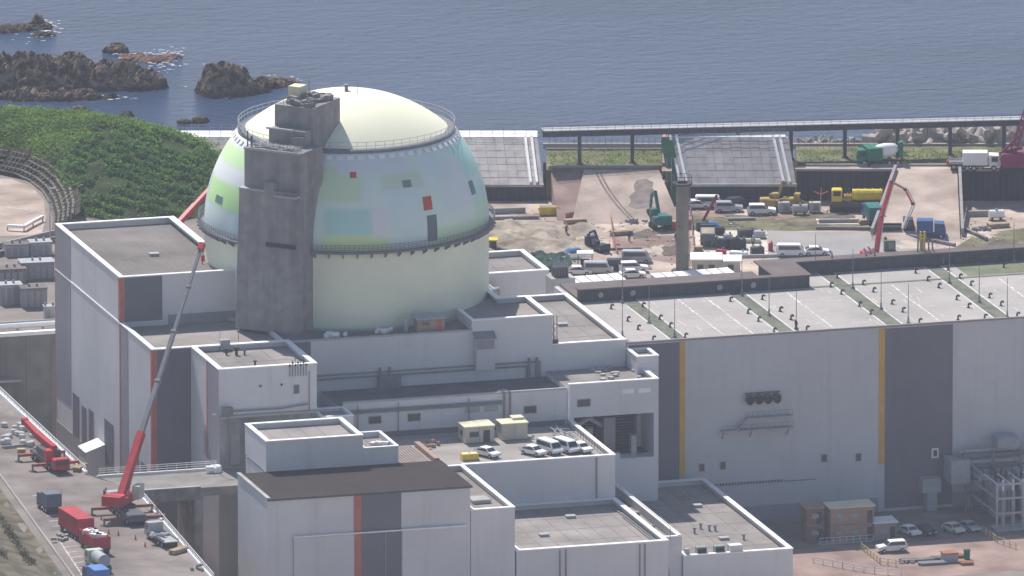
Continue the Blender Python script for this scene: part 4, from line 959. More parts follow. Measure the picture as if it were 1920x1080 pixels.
block(T,-16.5,-11.6,-45.2,-39.6,0,25.0,cw=0.5,ph=0.6)

# --- lower wing W2 in front of the long wall
T = thing('lower_wing','long lower wing with pipes and small windows between dome building and parked vans','building',(10,-33,0))
m = MB(); m.box(-11.5,23.6,-39.2,-27.06,0,24.4); m.box(-11.5,23.6,-39.2,-38.8,24.4,25.23); m.box(23.6,37.6,-39.3,-27.06,20.8,25.2)
m.box(23.6,37.6,-30.5,-27.06,0,20.8); m.box(23.6,24.4,-39.3,-30.5,0,20.8); m.box(36.9,37.6,-39.3,-30.5,0,20.8); m.box(24.4,36.9,-39.3,-36.2,0,14.0)
m.box(23.6,37.6,-39.3,-38.9,25.2,25.9); m.box(37.2,37.6,-38.9,-27.1,25.2,25.9); m.build('wall',CLAD,T,world=True)
MB().box(-11.5,23.6,-38.8,-27.1,24.4,24.43).build('roof',M('bitumen_roof',(0.13,0.13,0.135),0.9,0.15,0.3),T,world=True); MB().box(23.6,37.2,-38.9,-27.1,25.2,25.23).build('roof',ROOF,T,world=True)  # wing roof colour darkened to carry the dome's shadow
MB().box(-11.5,23.4,-39.25,-38.8,25.23,25.5).build('roof_kerb',GREYP,T,world=True)
a = MB(); a.box(23.6,37.7,-39.38,-38.7,25.9,26.06); a.box(37.0,37.7,-38.7,-27.1,25.9,26.06); a.build('coping',WHITE,T,world=True)
for x0,x1 in ((-7.6,-5.6),(-1.5,0.5),(16.6,18.6)): window(T,x0,x1,-39.2,21.9,23.1)
window(T,24.9,27.0,-39.3,22.4,23.6)
for z,mat in ((24.1,PIPE),(23.75,M('pipe_green',(0.20,0.28,0.24),0.6,0.1,0.8))): pipe(T,[(-10.5,-39.5,z),(13.2,-39.5,z)],0.16,mat)
for x in (13.5,14.4): pipe(T,[(x,-39.5,19.8),(x,-39.5,25.5),(x-0.8,-38.2,25.6)],0.15)
for x in (-9.3,-3.0,8.0): pipe(T,[(x,-39.45,19.8),(x,-39.45,25.0)],0.07)
fpan(T,'joint_strip',WHITE,23.45,23.75,-39.3,20.0,25.9,0.06)
fpan(T,'patch',GREYP,7.5,9.8,-39.2,22.6,23.6,0.06); fpan(T,'patch',GREYP,10.4,12.6,-39.2,22.6,23.5,0.06); fpan(T,'patch',WPAINT,32,33.8,-39.3,24.0,24.7,0.05); fpan(T,'patch',WPAINT,34.5,36.4,-39.3,24.0,24.7,0.05)
fpan(T,'base_strip',DCLAD,-11,23,-39.2,19.8,20.6,0.07)
# open bay with machinery
MB().box(24.4,36.9,-30.7,-30.5,14.0,20.8).build('bay_back',DARK,T,world=True); MB().box(24.4,36.9,-36.2,-30.7,13.9,14.0).build('bay_floor',DARK,T,world=True)
m = MB(); 
for k in range(14): m.box(24.5,36.8,-31.0,-30.75,14.3+k*0.45,14.5+k*0.45)
m.build('louvre_slats',DCLAD,T,world=True)
m = MB(); m.box(30.2,32.0,-35.5,-31,14.0,19.5); m.build('air_handler',MCLAD,T,world=True)
m = MB(); m.cyl((26.5,-34.5,14),(26.5,-34.5,18.8),0.5,n=10); m.cyl((28.2,-34.5,14),(28.2,-34.5,18.0),0.6,n=10); m.path([Vector((26.5,-34.5,18.6)),Vector((28.2,-34.5,19.4)),Vector((30.3,-34.5,18))],0.35); m.path([Vector((25.2,-36.8,14)),Vector((27.2,-36.8,18)),Vector((29.6,-36.8,15))],0.18)
m.build('bay_ducts',GREYP,T,world=True)
m = MB(); m.box(33.9,34.7,-37.6,-36.4,14.0,17.0); m.build('bay_cabinet',GREYP,T,world=True)
m = MB(); m.box(28.9,31.6,-39.38,-38.4,14.0,14.9); m.build('wall_step',CLAD,T,world=True)
for k in range(14): MB().ob((random.uniform(30,37),random.uniform(-38,-28),25.35),(random.uniform(.4,1),random.uniform(.4,1),random.uniform(.2,.6)),random.uniform(0,3)).build('roof_unit',CONC,T,world=True)
T = thing('corner_box','small white-edged roof box at the dark end of the turbine wall','building',(38,-30,0))
block(T,36.2,39.6,-32.6,-27.1,0,28.0,cw=0.6,ph=0.7)

# --- car-park deck building M
T = thing('parking_deck_building','square pale building with white vans parked on its roof','building',(12,-51,0))
m = MB(); m.box(-13,24,-62.8,-39.4,0,19.8); m.box(0.4,24,-62.8,-62.4,19.8,20.44); m.box(23.6,24,-62.4,-39.4,19.8,20.44)
m.build('wall',CLAD,T,world=True); MB().box(-13,23.6,-62.4,-39.4,19.8,19.83).build('roof',M('deck_paving',(0.29,0.26,0.24),0.95,0.16,0.2,bump=0.01,col2=(0.37,0.34,0.315)),T,world=True)
a = MB(); a.box(0.3,24.1,-62.9,-62.2,20.44,20.62); a.box(23.4,24.1,-62.2,-39.4,20.44,20.62); a.build('coping',WHITE,T,world=True)
fpan(T,'downpipe',PIPE,21.0,21.2,-62.8,13.6,20.3,0.2)
m = MB()
for k in range(15):
    y = -61.6+k*1.5; m.cyl((22.9,y,19.83),(22.9,y,20.9),0.04,n=4)
for z in (20.4,20.9): m.cyl((22.9,-61.6,z),(22.9,-40.6,z),0.035,n=4)
m.build('railing',STEEL,T,world=True)
for k in range(6):
    a = MB(); a.bar((11.5+k*2.45,-58.6,19.845),(11.5+k*2.45,-54.2,19.845),0.12,0.02); a.build('bay_line',LINE,T,world=True)
m = MB()
for k in range(26): m.bar((random.uniform(19,22.5),random.uniform(-52,-40.5),19.95),(random.uniform(19,22.5),random.uniform(-52,-40.5),20.0+random.uniform(0,0.8)),0.09,0.09)
o = m.build('scaffold_tubes',GREYP); tag(o,'loose heap of scaffold tubes at the edge of the vehicle deck','scaffolding')

# --- front roof P and Q, B, C
T = thing('front_right_block','low pale block with a plain square roof below the vehicle deck','building',(12,-77,0))
block(T,0.6,24,-91.0,-62.95,0,14.05)
for x in (7.2,8.1,19.5,20.3): fpan(T,'downpipe',PIPE,x,x+0.16,-91.0,1,13.7,0.18)
m = MB(); m.box(17.5,19.5,-92.2,-91.1,3.5,6.0); m.build('wall_unit',PIPE,T,world=True)
m = MB(); m.path([Vector((23.0,-90,13.3)),Vector((23.0,-75,13.3)),Vector((22.6,-64,13.3))],0.12); m.path([Vector((22.5,-89,13.3)),Vector((22.5,-72,13.3))],0.1); m.path([Vector((24.3,-91,14.0)),Vector((24.3,-91,16)),Vector((24.3,-64,16.0))],0.05); m.build('roof_pipes',STEEL,T,world=True)
T = thing('front_middle_strip','narrow flat roof strip beside the brown-roofed building','building',(-3,-77,0))
block(T,-6.4,0.35,-91.0,-62.95,0,20.7,cw=0.7)
m = MB(); m.bb(-4.2,-1.4,-84.5,-81.5,19.85,20.4,0.1); m.build('roof_hatch',CONC,T,world=True)
T = thing('brown_roofed_building','pale front building with dark brown flat roof and a red and grey stripe','building',(-22,-83,0))
m = MB(); m.box(-37.6,-6.5,-91.0,-74.6,0,24.2); m.box(-33.1,-6.5,-74.6,-62.75,0,24.0); m.box(-37.6,-37.2,-91,-74.6,24.2,24.45); m.build('wall',CLAD,T,world=True)
MB().box(-37.15,-6.3,-91.35,-74.6,24.2,24.42).build('roof',BROWNR,T,world=True)
MB().box(-37.75,-37.15,-91.2,-74.5,24.45,24.6).build('coping',CONC,T,world=True)
MB().box(-37.7,-6.25,-91.42,-91.36,24.1,24.44).build('fascia',M('fascia_grey',(0.10,0.10,0.11),0.6,0.1,0.8),T,world=True)
fpan(T,'stripe',ORANGE,-24.35,-23.25,-91.0,0,24.0,0.07); fpan(T,'dark_panel',DCLAD,-23.2,-17.1,-91.0,0,24.0,0.06)
a = MB(); a.box(-33.6,-24.4,-91.34,-91.07,0,18.2); a.build('lower_panel',CLAD,T,world=True)
a = MB(); a.box(-17.0,-7.2,-91.30,-91.07,0,18.6); a.build('lower_panel',CLAD,T,world=True)
a = MB(); a.box(-33.7,-7.2,-91.5,-91.35,18.3,18.5); a.build('drip_rail',WHITE,T,world=True)
a = MB(); a.box(-19.6,-19.45,-91.2,-91.06,0,18.2); a.build('conduit',MCLAD,T,world=True)
lpan(T,'shade_panel',MCLAD,-37.6,-91,-89.4,0,12)  # mid-grey strip painting shade low on the left wall
a = MB(); a.prism([(-9,-94.5),(3.5,-94.5),(3.5,-91.1),(-9,-91.1)],[5.6,5.6,6.2,6.2],[5.8,5.8,6.4,6.4]); a.build('canopy',PIPE,T,world=True)
a = MB(); a.box(-2.5,3.5,-98,-94.6,2.0,4.6); a.build('porch_roof',WHITE,T,world=True)
m = MB(); m.lathe([(1.2,0),(1.2,1.2)],8,(-21,-94)); m.lathe([(1.25,1.2),(1.3,1.25)],8,(-21,-94)); 
for k in range(8): m.cyl((-21+1.5*math.cos(k*.785),-94+1.5*math.sin(k*.785),2.6),(-21+1.5*math.cos(k*.785),-94+1.5*math.sin(k*.785),4.0),0.06,n=4)
m.lathe([(1.5,4.0),(1.58,4.0),(1.58,4.1),(1.5,4.1)],16,(-21,-94)); m.lathe([(1.5,3.3),(1.56,3.3),(1.56,3.36),(1.5,3.36)],16,(-21,-94)); m.lathe([(0.01,3.0),(1.7,3.0),(1.7,2.8)],16,(-21,-94)); m.cyl((-21,-94,-0.5),(-21,-94,3),1.0,n=12)
m.build('tank_top',GREYP,T,world=True)
# ribbed reddish roof and machinery yard behind
RIB = M('reddish_tiles',(0.30,0.245,0.225),0.8,0.12,0.8)
for k in range(11):
    a = MB(); a.box(-12.8+k*0.46,-12.8+k*0.46+0.34,-74.4,-63.5,24.02,24.3); a.build('roof_rib',RIB,T,world=True)
a = MB(); a.box(-12.9,-7.4,-74.5,-63.4,24.0,24.08); a.build('roof_sheet',RIB,T,world=True)
a = MB(); a.box(-7.3,-6.5,-74.5,-63.4,24.0,24.75); a.build('parapet',WOOD,T,world=True)
T = thing('penthouse_block','pale two-step penthouse with white parapets behind the brown roof','building',(-26,-68,24))
block(T,-33.2,-18.35,-74.58,-62.7,24.3,29.1,cw=0.75); block(T,-18.33,-12.9,-74.58,-64.6,24.0,27.1,cw=0.5)
o = clutter('pale sheets and bags on the small lower penthouse roof','sheet_heap','sheets',(-14.6,-70.5,26.2),5,0.7,WPAINT,0.6)

# --- right-hand low buildings S and the pipe corridor
T = thing('front_low_building','wide low building with plain grey roof and units, in front of the turbine wall','building',(39,-54,0))
block(T,30.3,47.3,-77.5,-31.0,0,8.1)
m = MB(); m.box(30.8,31.4,-77.0,-76.2,7.2,8.9); m.build('roof_unit',GREYP,T,world=True)
for x in (32.6,35.4):
    u = MB().bb(x,x+1.6,-76.8,-75.8,7.25,9.0,0.06).build('air_conditioner',M('unit_green_grey',(0.30,0.34,0.33),0.5,0.08,0.8),T,world=True)
    MB().box(x+0.15,x+1.45,-76.85,-76.8,7.5,8.8).build('grille',DARK,u,world=True)
MB().box(37.6,39.6,-77.2,-75.6,7.2,9.0).build('roof_house',CLAD,T,world=True)
m = MB()
for k in range(7): m.cyl((33.8+0.02*k,-58+k*2.6,7.2),(33.8,-58+k*2.6,8.2),0.05,n=4)
m.path([Vector((33.8,-58,8.2)),Vector((33.9,-42.4,8.2))],0.04); m.path([Vector((33.8,-58,7.7)),Vector((33.9,-42.4,7.7))],0.05)
for x,y in ((38.6,-58.5),(39.5,-60),(40.3,-60.4),(36.9,-61),(42.8,-67),(33.6,-63.5)): m.cyl((x,y,7.2),(x,y,7.9),0.16,n=6); m.cyl((x,y,7.9),(x,y,8.1),0.28,n=6)
m.build('roof_pipework',STEEL,T,world=True)['kind'] = 'stuff'
T = thing('pipe_corridor','narrow pipe corridor roof between the front low building and the square block','building',(27,-60,0))
m = MB(); m.box(24.05,30.2,-77,-39.4,0,9.6); m.box(29.8,30.2,-77,-43,9.6,10.9); m.build('wall',CLAD,T,world=True); MB().box(24.1,29.8,-76.9,-39.5,9.6,9.63).build('roof',ROOF,T,world=True)
MB().box(29.6,30.28,-77,-43,10.9,11.06).build('coping',WHITE,T,world=True); MB().box(24.1,30.28,-77.08,-76.5,10.9,11.06).build('coping',WHITE,T,world=True); MB().box(24.1,29.8,-77.0,-76.6,9.63,10.9).build('end_wall',CLAD,T,world=True)
m = MB()
for k in range(4): m.path([Vector((25.2+k*0.9,-76,10.0+0.2*(k%2))),Vector((25.2+k*0.9,-60,10.1)),Vector((25.6+k*0.8,-44,10.1))],0.16)
for k in range(18): m.ob((random.uniform(24.8,29),random.uniform(-75,-42),10.0),(random.uniform(.4,1.2),random.uniform(.4,1.4),random.uniform(.5,1.3)),random.uniform(-.2,.2))
m.build('pipework',STEEL,T,world=True)
for k in range(12):
    a = MB(); a.box(25.0,27.4,-78.2-k*0.32,-78.2-k*0.32+0.3,9.2-k*0.62,9.3-k*0.62); a.build('stair_tread',GREYP,T,world=True)
a = MB(); a.bar((25.0,-78,9.5),(25.0,-81.8,2.0),0.1,0.3); a.bar((27.4,-78,9.5),(27.4,-81.8,2.0),0.1,0.3); a.build('stair_stringer',STEEL,T,world=True)
a = MB(); a.box(24.3,30.2,-95,-82.2,0,2.2); a.build('stair_base',CLAD,T,world=True); a = MB(); a.box(29.4,30.25,-95,-82.2,2.2,2.9); a.build('base_coping',WHITE,T,world=True)
# --- turbine hall
TROOF = M('pale_turbine_roof',(0.37,0.345,0.325),0.9,0.1,0.09,bump=0.01,blotch=0.10,col2=(0.43,0.405,0.38),thresh=(0.3,0.7))
STAIN = M('white_roof_stain',(0.66,0.64,0.62),0.9,0.15,0.9)
GSTRIP = M('green_roof_strip',(0.155,0.165,0.125),0.9,0.2,0.6)
T = thing('turbine_hall','long grey turbine hall with pale roof, green roof strips and yellow wall stripes','building',(85,-8,0))
TX0, TX1, TYF, TZ = 36.4, 135.0, -27.0, 28.6
m = MB(); m.box(TX0,TX1,TYF,13.0,0,TZ); m.build('wall',CLADT,T,world=True)
MB().box(TX0,TX1,TYF-0.12,TYF+0.35,TZ+0.001,TZ+0.30).build('roof_edge',M('edge_flashing',(0.30,0.27,0.26),0.7,0.1,0.8),T,world=True)
MB().box(TX0+0.6,TX1,TYF+0.35,12.9,TZ+0.001,TZ+0.05).build('roof',TROOF,T,world=True)
MB().box(TX0,TX0+0.6,TYF+0.35,1.4,TZ+0.001,TZ+0.14).build('roof_gutter',DCLAD,T,world=True)
LOUV = M('louvre_wall',(0.085,0.095,0.115),0.7,0.2,0.7,streak=0.25,lines=0.2,lw=0.5); BRT = M('monitor_top',(0.15,0.125,0.12),0.8,0.12,0.3)
m = MB(); m.box(37.0,73.5,1.4,2.5,TZ,30.5); m.box(68.0,73.5,2.5,10.2,TZ,30.5); m.box(73.5,TX1,10.2,12.4,TZ,30.5); m.build('roof_monitor',LOUV,T,world=True)
m = MB(); m.box(36.8,73.75,1.15,2.7,30.5,30.72); m.box(67.9,73.75,2.7,9.95,30.5,30.72); m.box(67.9,TX1,9.95,12.6,30.5,30.72); m.build('monitor_cap',BRT,T,world=True)
MB().box(37.2,67.8,2.8,12.9,TZ+0.05,29.0).build('rear_roof',BRT,T,world=True)
# green strips and seams
for x in (43.6,60.6,77.6,94.6,111.6):
    MB().box(x,x+2.2,TYF+0.6,1.35 if x < 72 else 10.1,TZ+0.052,TZ+0.075).build('green_strip',GSTRIP,T,world=True)
    for d in (-0.35,2.3): MB().box(x+d,x+d+0.22,TYF+0.6,1.3 if x < 72 else 10.0,TZ+0.054,TZ+0.07).build('strip_edge',STAIN,T,world=True)
MB().box(74,TX1,0.9,1.7,TZ+0.08,TZ+0.1).build('green_strip',GSTRIP,T,world=True); MB().box(99,TX1,2.2,10.0,TZ+0.055,TZ+0.07).build('green_strip',M('green_roof_area',(0.17,0.19,0.12),0.9,0.15,0.4),T,world=True)
m = MB()
for k in range(300):
    x = random.uniform(38,112); y = random.uniform(TYF+1,0.5)
    if any(g-0.6 < x < g+2.8 for g in (43.6,60.6,77.6,94.6)): continue
    L_, W_ = random.uniform(0.4,3.0), random.uniform(0.03,0.16); a = random.choice((0,0,math.pi/2))+random.gauss(0,0.10); z = TZ+0.056+k*0.00005
    n = 8; up_ = [(x+math.cos(a)*L_*(q/n-.5)-math.sin(a)*W_*random.uniform(.2,1), y+math.sin(a)*L_*(q/n-.5)+math.cos(a)*W_*random.uniform(.2,1), z) for q in range(n+1)]
    dn = [(x+math.cos(a)*L_*(q/n-.5)+math.sin(a)*W_*random.uniform(.1,.8), y+math.sin(a)*L_*(q/n-.5)-math.cos(a)*W_*random.uniform(.1,.8), z) for q in range(n,-1,-1)]
    m.poly(dn[::-1][::1]+up_[::-1])
o = m.build('roof_stains',STAIN,T,world=True); o['kind'] = 'stuff'
m = MB()
for x in (52.0,56.4,69.2,86.0,103.0):
    for q in range(14): m.ob((x+random.gauss(0,0.05),-26+q*1.9,TZ+0.06),(random.uniform(0.12,0.34),random.uniform(1.2,1.9),0.012),random.gauss(0,0.03))
o = m.build('seam_lines',STAIN,T,world=True); o['kind'] = 'stuff'
# wall panels
fpan(T,'dark_panel',DCLAD,TX0+0.1,44.5,TYF,0,28.4); fpan(T,'stripe',YELL,44.55,45.4,TYF,7.5,28.4,0.08); fpan(T,'stripe',YELL,75.95,76.85,TYF,7.4,28.4,0.08); fpan(T,'dark_panel',DCLAD,76.9,87.6,TYF,0.5,28.4)
fpan(T,'plinth',MCLAD,45.5,75.9,TYF,0,2.2,0.06); fpan(T,'plinth',MCLAD,87.7,110,TYF,0,2.2,0.06)
m = MB()
for x in np.arange(46.5,110,5.1): m.box(x,x+0.05,TYF-0.02,TYF-0.003,2.3,28.3)
for z in (9.6,15.2,21.0): m.box(45.5,75.9,TYF-0.02,TYF-0.003,z,z+0.05); m.box(87.8,110,TYF-0.02,TYF-0.003,z,z+0.05)
m.build('panel_joints',M('joint_grey',(0.56,0.555,0.58),0.8,0.05,0.5),T,world=True)
for x0,z0_ in ((47.6,8.1),(50.9,8.2),(66.9,8.3),(72.3,8.1)):
    w_ = fpan(T,'window',MCLAD,x0,x0+0.9,TYF,z0_,z0_+1.25,0.1); MB().box(x0+0.1,x0+0.8,TYF-0.13,TYF-0.1,z0_+0.1,z0_+1.15).build('pane',GLASS,w_,world=True)
w_ = fpan(T,'window',WPAINT,84.3,85.4,TYF,7.8,9.3,0.12); MB().box(84.55,85.15,TYF-0.15,TYF-0.12,8.05,9.05).build('pane',GLASS,w_,world=True)
COWL = M('cowl_green',(0.10,0.15,0.14),0.6,0.15,0.9)
for k in range(4):
    x = 55.4+k*1.42; c = MB(); c.lathe([(0.5,0),(0.62,0.3),(0.62,1.0)],14)
    for i,(a,b,d) in enumerate(c.v): c.v[i] = (x+a, TYF-d-0.05, 18.9+b*1.25)
    cw_ = c.build('exhaust_cowl',COWL,T,world=True); MB().cyl((x,TYF-0.95,18.9),(x,TYF-0.98,18.9),0.5,n=14).build('cowl_mouth',DARK,cw_,world=True)
    MB().box(x-0.62,x+0.62,TYF-0.5,TYF-0.02,19.7,19.85).build('cowl_lid',COWL,T,world=True)
m = MB(); m.box(54.8,62.0,TYF-1.2,TYF-0.02,16.0,16.15); m.box(50.9,62.2,TYF-1.2,TYF-0.02,14.2,14.35); m.bar((53.2,TYF-0.7,14.3),(55.0,TYF-0.7,16.1),0.9,0.12)
m.build('platform',GREYP,T,world=True)
m = MB()
for x in np.arange(54.8,62.1,0.9): m.cyl((x,TYF-1.15,16.1),(x,TYF-1.15,17.1),0.035,n=4)
for x in np.arange(50.9,62.2,0.94): m.cyl((x,TYF-1.15,14.3),(x,TYF-1.15,15.2),0.035,n=4)
m.cyl((54.8,TYF-1.15,17.1),(62,TYF-1.15,17.1),0.04,n=4); m.cyl((50.9,TYF-1.15,15.2),(62.2,TYF-1.15,15.2),0.04,n=4)
for x in (51.2,55.6,61.4): m.bar((x,TYF-0.1,13.0),(x,TYF-1.1,14.2),0.12,0.12)
m.build('platform_railing',STEEL,T,world=True)
m = MB()
for k in range(30): m.ob((46.6+k*0.48,TYF-0.25,6.0),(0.16,0.25,0.16))
m.build('cable_clips',DSTEEL,T,world=True); pipe(T,[(46.4,TYF-0.25,5.8),(66,TYF-0.25,5.8)],0.07); 
for x in (46.6,49.5): pipe(T,[(x,TYF-0.25,3.4),(x,TYF-0.25,5.8)],0.07)
m = MB(); m.box(82.3,85.2,TYF-2.2,TYF-0.02,2.9,5.1); m.box(83.1,84.7,TYF-1.8,TYF-0.02,0,2.9); m.build('duct_box',GREYP,T,world=True); pipe(T,[(85.2,TYF-1,4.2),(87.2,TYF-1,4.2)],0.15)
# roof vents and lightning rods, piece by piece
vm = MB(); vm.cyl((0,0,0),(0,0,0.62),0.17,n=8); vm.path([Vector((0,0,0.6)),Vector((0.12,-0.02,0.82)),Vector((0.40,-0.05,0.84)),Vector((0.5,-0.06,0.62))],0.19,n=7); vm.cyl((0,0,0),(0,0,0.1),0.34,n=8); vm = vm.mesh('roof_vent',DSTEEL)
V1 = [(503,548),(627,640),(705,703),(817,785),(740,535),(868,628),(945,685),(1058,765),(1397,492),(1530,582),(1608,642),(1725,725),(1637,478),(1770,568),(1852,630)]
V2 = [(92,607),(172,667),(45,768),(290,750),(520,357),(470,425),(550,478),(685,570),(770,628),(712,407),(790,462),(930,553),(1010,612),(1135,695),(1107,320),(1197,378),(1280,430),(1415,520),(1503,580),(1425,670),(1625,662),(1350,300),(1438,360),(1522,412),(1660,505),(1747,565),(1870,650),(1768,278)]
PV = [(1020+x/4,440+y/4) for x,y in V1]+[(1440+x/4,430+y/4) for x,y in V2]
tb_ = tot(T)
for x,y in PV:
    p = G(x,y+2,TZ+0.06); p.y = max(TYF+0.9,p.y)
    o = bpy.data.objects.new('roof_vent',vm); C.objects.link(o); o.parent = T; o.location = p-tb_; o.rotation_euler = (0,0,random.uniform(-.1,.1)); o.scale = (0.8,)*3
rm = MB(); rm.cyl((0,0,0.3),(0,0,6.2),0.075,0.04,n=6); rm.cyl((0,0,0.0),(0,0,0.35),0.42,0.2,n=8); rm.cyl((0,0,0.35),(0,0,1.0),0.14,n=6); rm = rm.mesh('lightning_rod',STEEL)
for x,y in ((1167,568),(1167,632),(1217,606),(1265,633),(1391,555),(1442,592),(1493,617),(1529,512),(1599,541),(1652,580),(1703,607),(1780,531),(1836,567),(1889,596),(1901,490)):
    p = G(x,y,TZ+0.06); p.y = max(TYF+0.8,p.y); o = bpy.data.objects.new('lightning_rod',rm); C.objects.link(o); o.parent = T; o.location = p-tb_
# ventilator heads with bent stacks along the monitor
vh = MB(); vh.cyl((0,0,0),(0,0,0.5),0.75,0.5,n=10); vh.path([Vector((0,0,0.5)),Vector((0,0,2.6)),Vector((-0.35,0.2,3.1))],0.16); vh = vh.mesh('vent_stack',GREYP)
for x,y in ((1560,507),(1624,503),(1640,503),(1632,500)):
    p = G(x,y,TZ+0.06); o = bpy.data.objects.new('vent_stack',vh); C.objects.link(o); o.parent = T; o.location = p-tb_
m = MB(); p = G(1736,496,TZ+0.06)
for dx in (-1.4,-0.6,0.6,1.3): m.cyl((p.x+dx,p.y,p.z),(p.x+dx*0.8,p.y+0.3,p.z+random.uniform(3.5,5.2)),0.13,n=6)
for k in range(14): m.ob((p.x+random.gauss(0,1.2),p.y+random.gauss(0,0.4),p.z+random.uniform(.2,1.0)),(random.uniform(.4,1.1),random.uniform(.3,.8),random.uniform(.3,1.0)),random.uniform(0,3))
m.build('pipe_cluster',STEEL,T,world=True)
m = MB(); p = G(1726,494,TZ+0.06); m.cyl(p,p+Vector((0,0,5.0)),0.16,n=6); m.cyl(p+Vector((0.6,0,0)),p+Vector((0.6,0,5.0)),0.16,n=6); 
for z in range(9): m.bar(p+Vector((0,0,0.5*z+.4)),p+Vector((0.6,0,0.5*z+.4)),0.09,0.09)
m.build('yellow_ladder',YELLOW,T,world=True)
for x,y in ((1125,556),(1185,552),(1350,543),(1412,538)):
    p = G(x,y+8,TZ+0.06); MB().cyl((p.x,1.38,29.7),(p.x,1.1,29.6),0.45,n=10).build('monitor_fan',GREYP,T,world=True)

# --- white shed roofs behind the hall
def shed(label, pts, n, zt, h, wallm=BEIGE):
    # row of roof sheets over a long low shed; pts: photo points of the front edge ends, depth m
    (xa,ya),(xb,yb),dep = pts
    a, b = G(xa,ya,zt), G(xb,yb,zt); d = (b-a); L_ = d.length; rz = math.atan2(d.y,d.x)
    T = thing('storage_shed',label,'shed',(a.x,a.y,0),rz)
    MB().box(0.2,L_-0.2,0.3,dep-0.2,0,zt-0.35).build('wall',wallm,T)
    s = L_/n
    for k in range(n): MB().prism([(k*s+0.1,0),((k+1)*s-0.1,0),((k+1)*s-0.1,dep),(k*s+0.1,dep)],[zt-0.3,zt-0.3,zt-0.1,zt-0.1],[zt-0.1,zt-0.1,zt+0.1,zt+0.1]).build('roof_sheet',WHITE,T)
    MB().box(0,L_,0.05,dep-0.05,zt-0.36,zt-0.31).build('roof_deck',STEEL,T)
    return T
shed('long low shed with five white roof sheets just behind the turbine hall',((1082,540),(1188,532),7.5),5,3.0,0.3)
shed('low white-sheeted shed near the foot of the round concrete column',((1240,528),(1388,516),5.5),7,3.0,0.3)
T = thing('site_office','beige site office with two white roof slabs beside the column','office',G(1345,512,0),SR)
MB().box(-4.0,0.6,-2.2,2.2,0,2.6).build('wall',BEIGE,T); MB().box(0.62,3.6,-2.2,1.8,0,2.3).build('wall',BEIGE,T); MB().box(-4.3,0.8,-2.5,2.5,2.6,2.8).build('roof',WHITE,T); MB().box(0.82,3.9,-2.4,2.1,2.3,2.5).build('roof',WPAINT,T)
for x in (-3.2,-1.4,1.6): w_ = MB().box(x,x+1.0,-2.27,-2.2,1.0,1.9).build('window',STEEL,T); MB().box(x+.1,x+.9,-2.3,-2.27,1.1,1.8).build('pane',GLASS,w_)
# concrete column with a platform
T = thing('concrete_column','tall round concrete column with a platform on top, behind the turbine hall','column',G(1279,535,0))
CC = M('column_concrete',(0.20,0.19,0.165),0.9,0.15,0.5,streak=0.3)
for k in range(12): MB().cyl((0,0,k*1.35),(0,0,k*1.35+1.32),0.98,n=20).build('column_ring',CC,T,smooth=False)
MB().lathe([(0.9,16.2),(1.5,16.2),(1.6,16.35),(1.6,16.6),(0.9,16.6)],20).build('top_platform',DSTEEL,T)
MB().lathe([(0.9,2.2),(1.7,2.2),(1.7,2.5),(0.9,2.5)],20).build('collar',DSTEEL,T)
m = MB()
for k in range(12): a = k*math.pi/6; m.cyl((1.5*math.cos(a),1.5*math.sin(a),16.6),(1.5*math.cos(a),1.5*math.sin(a),17.7),0.04,n=4)
for z in (17.1,17.7): m.lathe([(1.47,z),(1.53,z),(1.53,z+0.06),(1.47,z+0.06)],20)
m.build('railing',DSTEEL,T)
m = MB(); m.cyl((1.25,0.6,0.2),(1.25,0.6,16.2),0.05,n=4); m.cyl((1.25,-0.1,0.2),(1.25,-0.1,16.2),0.05,n=4)
for k in range(32): m.bar((1.25,0.6,0.5+k*0.5),(1.25,-0.1,0.5+k*0.5),0.06,0.06)
m.build('ladder',PIPE,T)

# --- access bridge over the trench
T = thing('access_bridge','concrete access bridge from the crane road to the annexe','bridge',(-40,-48.5,ROADZ))
m = MB(); m.prism([(-50.9,-42.2),(-47.4,-53.9),(-14,-53.9),(-14,-43.4)],ROADZ-1.3,ROADZ-0.004); m.build('deck',M('bridge_deck',(0.24,0.225,0.21),0.9,0.16,0.3,bump=0.01),T,world=True)
MB().box(-47.3,-37.7,-54.15,-53.95,ROADZ-1.7,ROADZ+0.25).build('edge_beam',CONCD,T,world=True); MB().box(-50.6,-32,-43.3,-43.0,ROADZ-1.3,ROADZ+0.3).build('edge_kerb',WHITE,T,world=True); MB().box(-47.3,-37.7,-53.93,-53.5,ROADZ,ROADZ+0.26).build('edge_kerb',CONC,T,world=True)
m = MB()
for k in range(13): x = -50.4+k*1.5; m.cyl((x,-43.15,ROADZ+0.3),(x,-43.15,ROADZ+1.3),0.05,n=4)
for z in (0.65,1.0,1.3): m.cyl((-50.4,-43.15,ROADZ+z),(-32.2,-43.15,ROADZ+z),0.05,n=4)
m.build('railing',WPAINT,T,world=True)
MB().box(-38.6,-37.2,-53.6,-44.2,0,ROADZ-1.3).build('pier',CONCD,T,world=True)
m = MB(); m.box(-31,-14,-61.8,-53.95,ROADZ-1.3,ROADZ-0.01); m.build('landing',CONC,T,world=True)
o = clutter('white tarpaulin-covered heap at the bridge end below the annexe','tarpaulin_heap','tarpaulin',(-33.0,-44.6,ROADZ),9,0.9,WPAINT,0.5)
m = MB(); m.cyl((0,0,0),(0,0,8.6),0.06,n=5); m.ob((0.25,0,8.5),(0.6,0.25,0.2)); single(m,'lamp_post',GREYP,'thin lamp post at the bridge end beside the annexe wall','lamp post',(-33.0,-43.6,ROADZ))

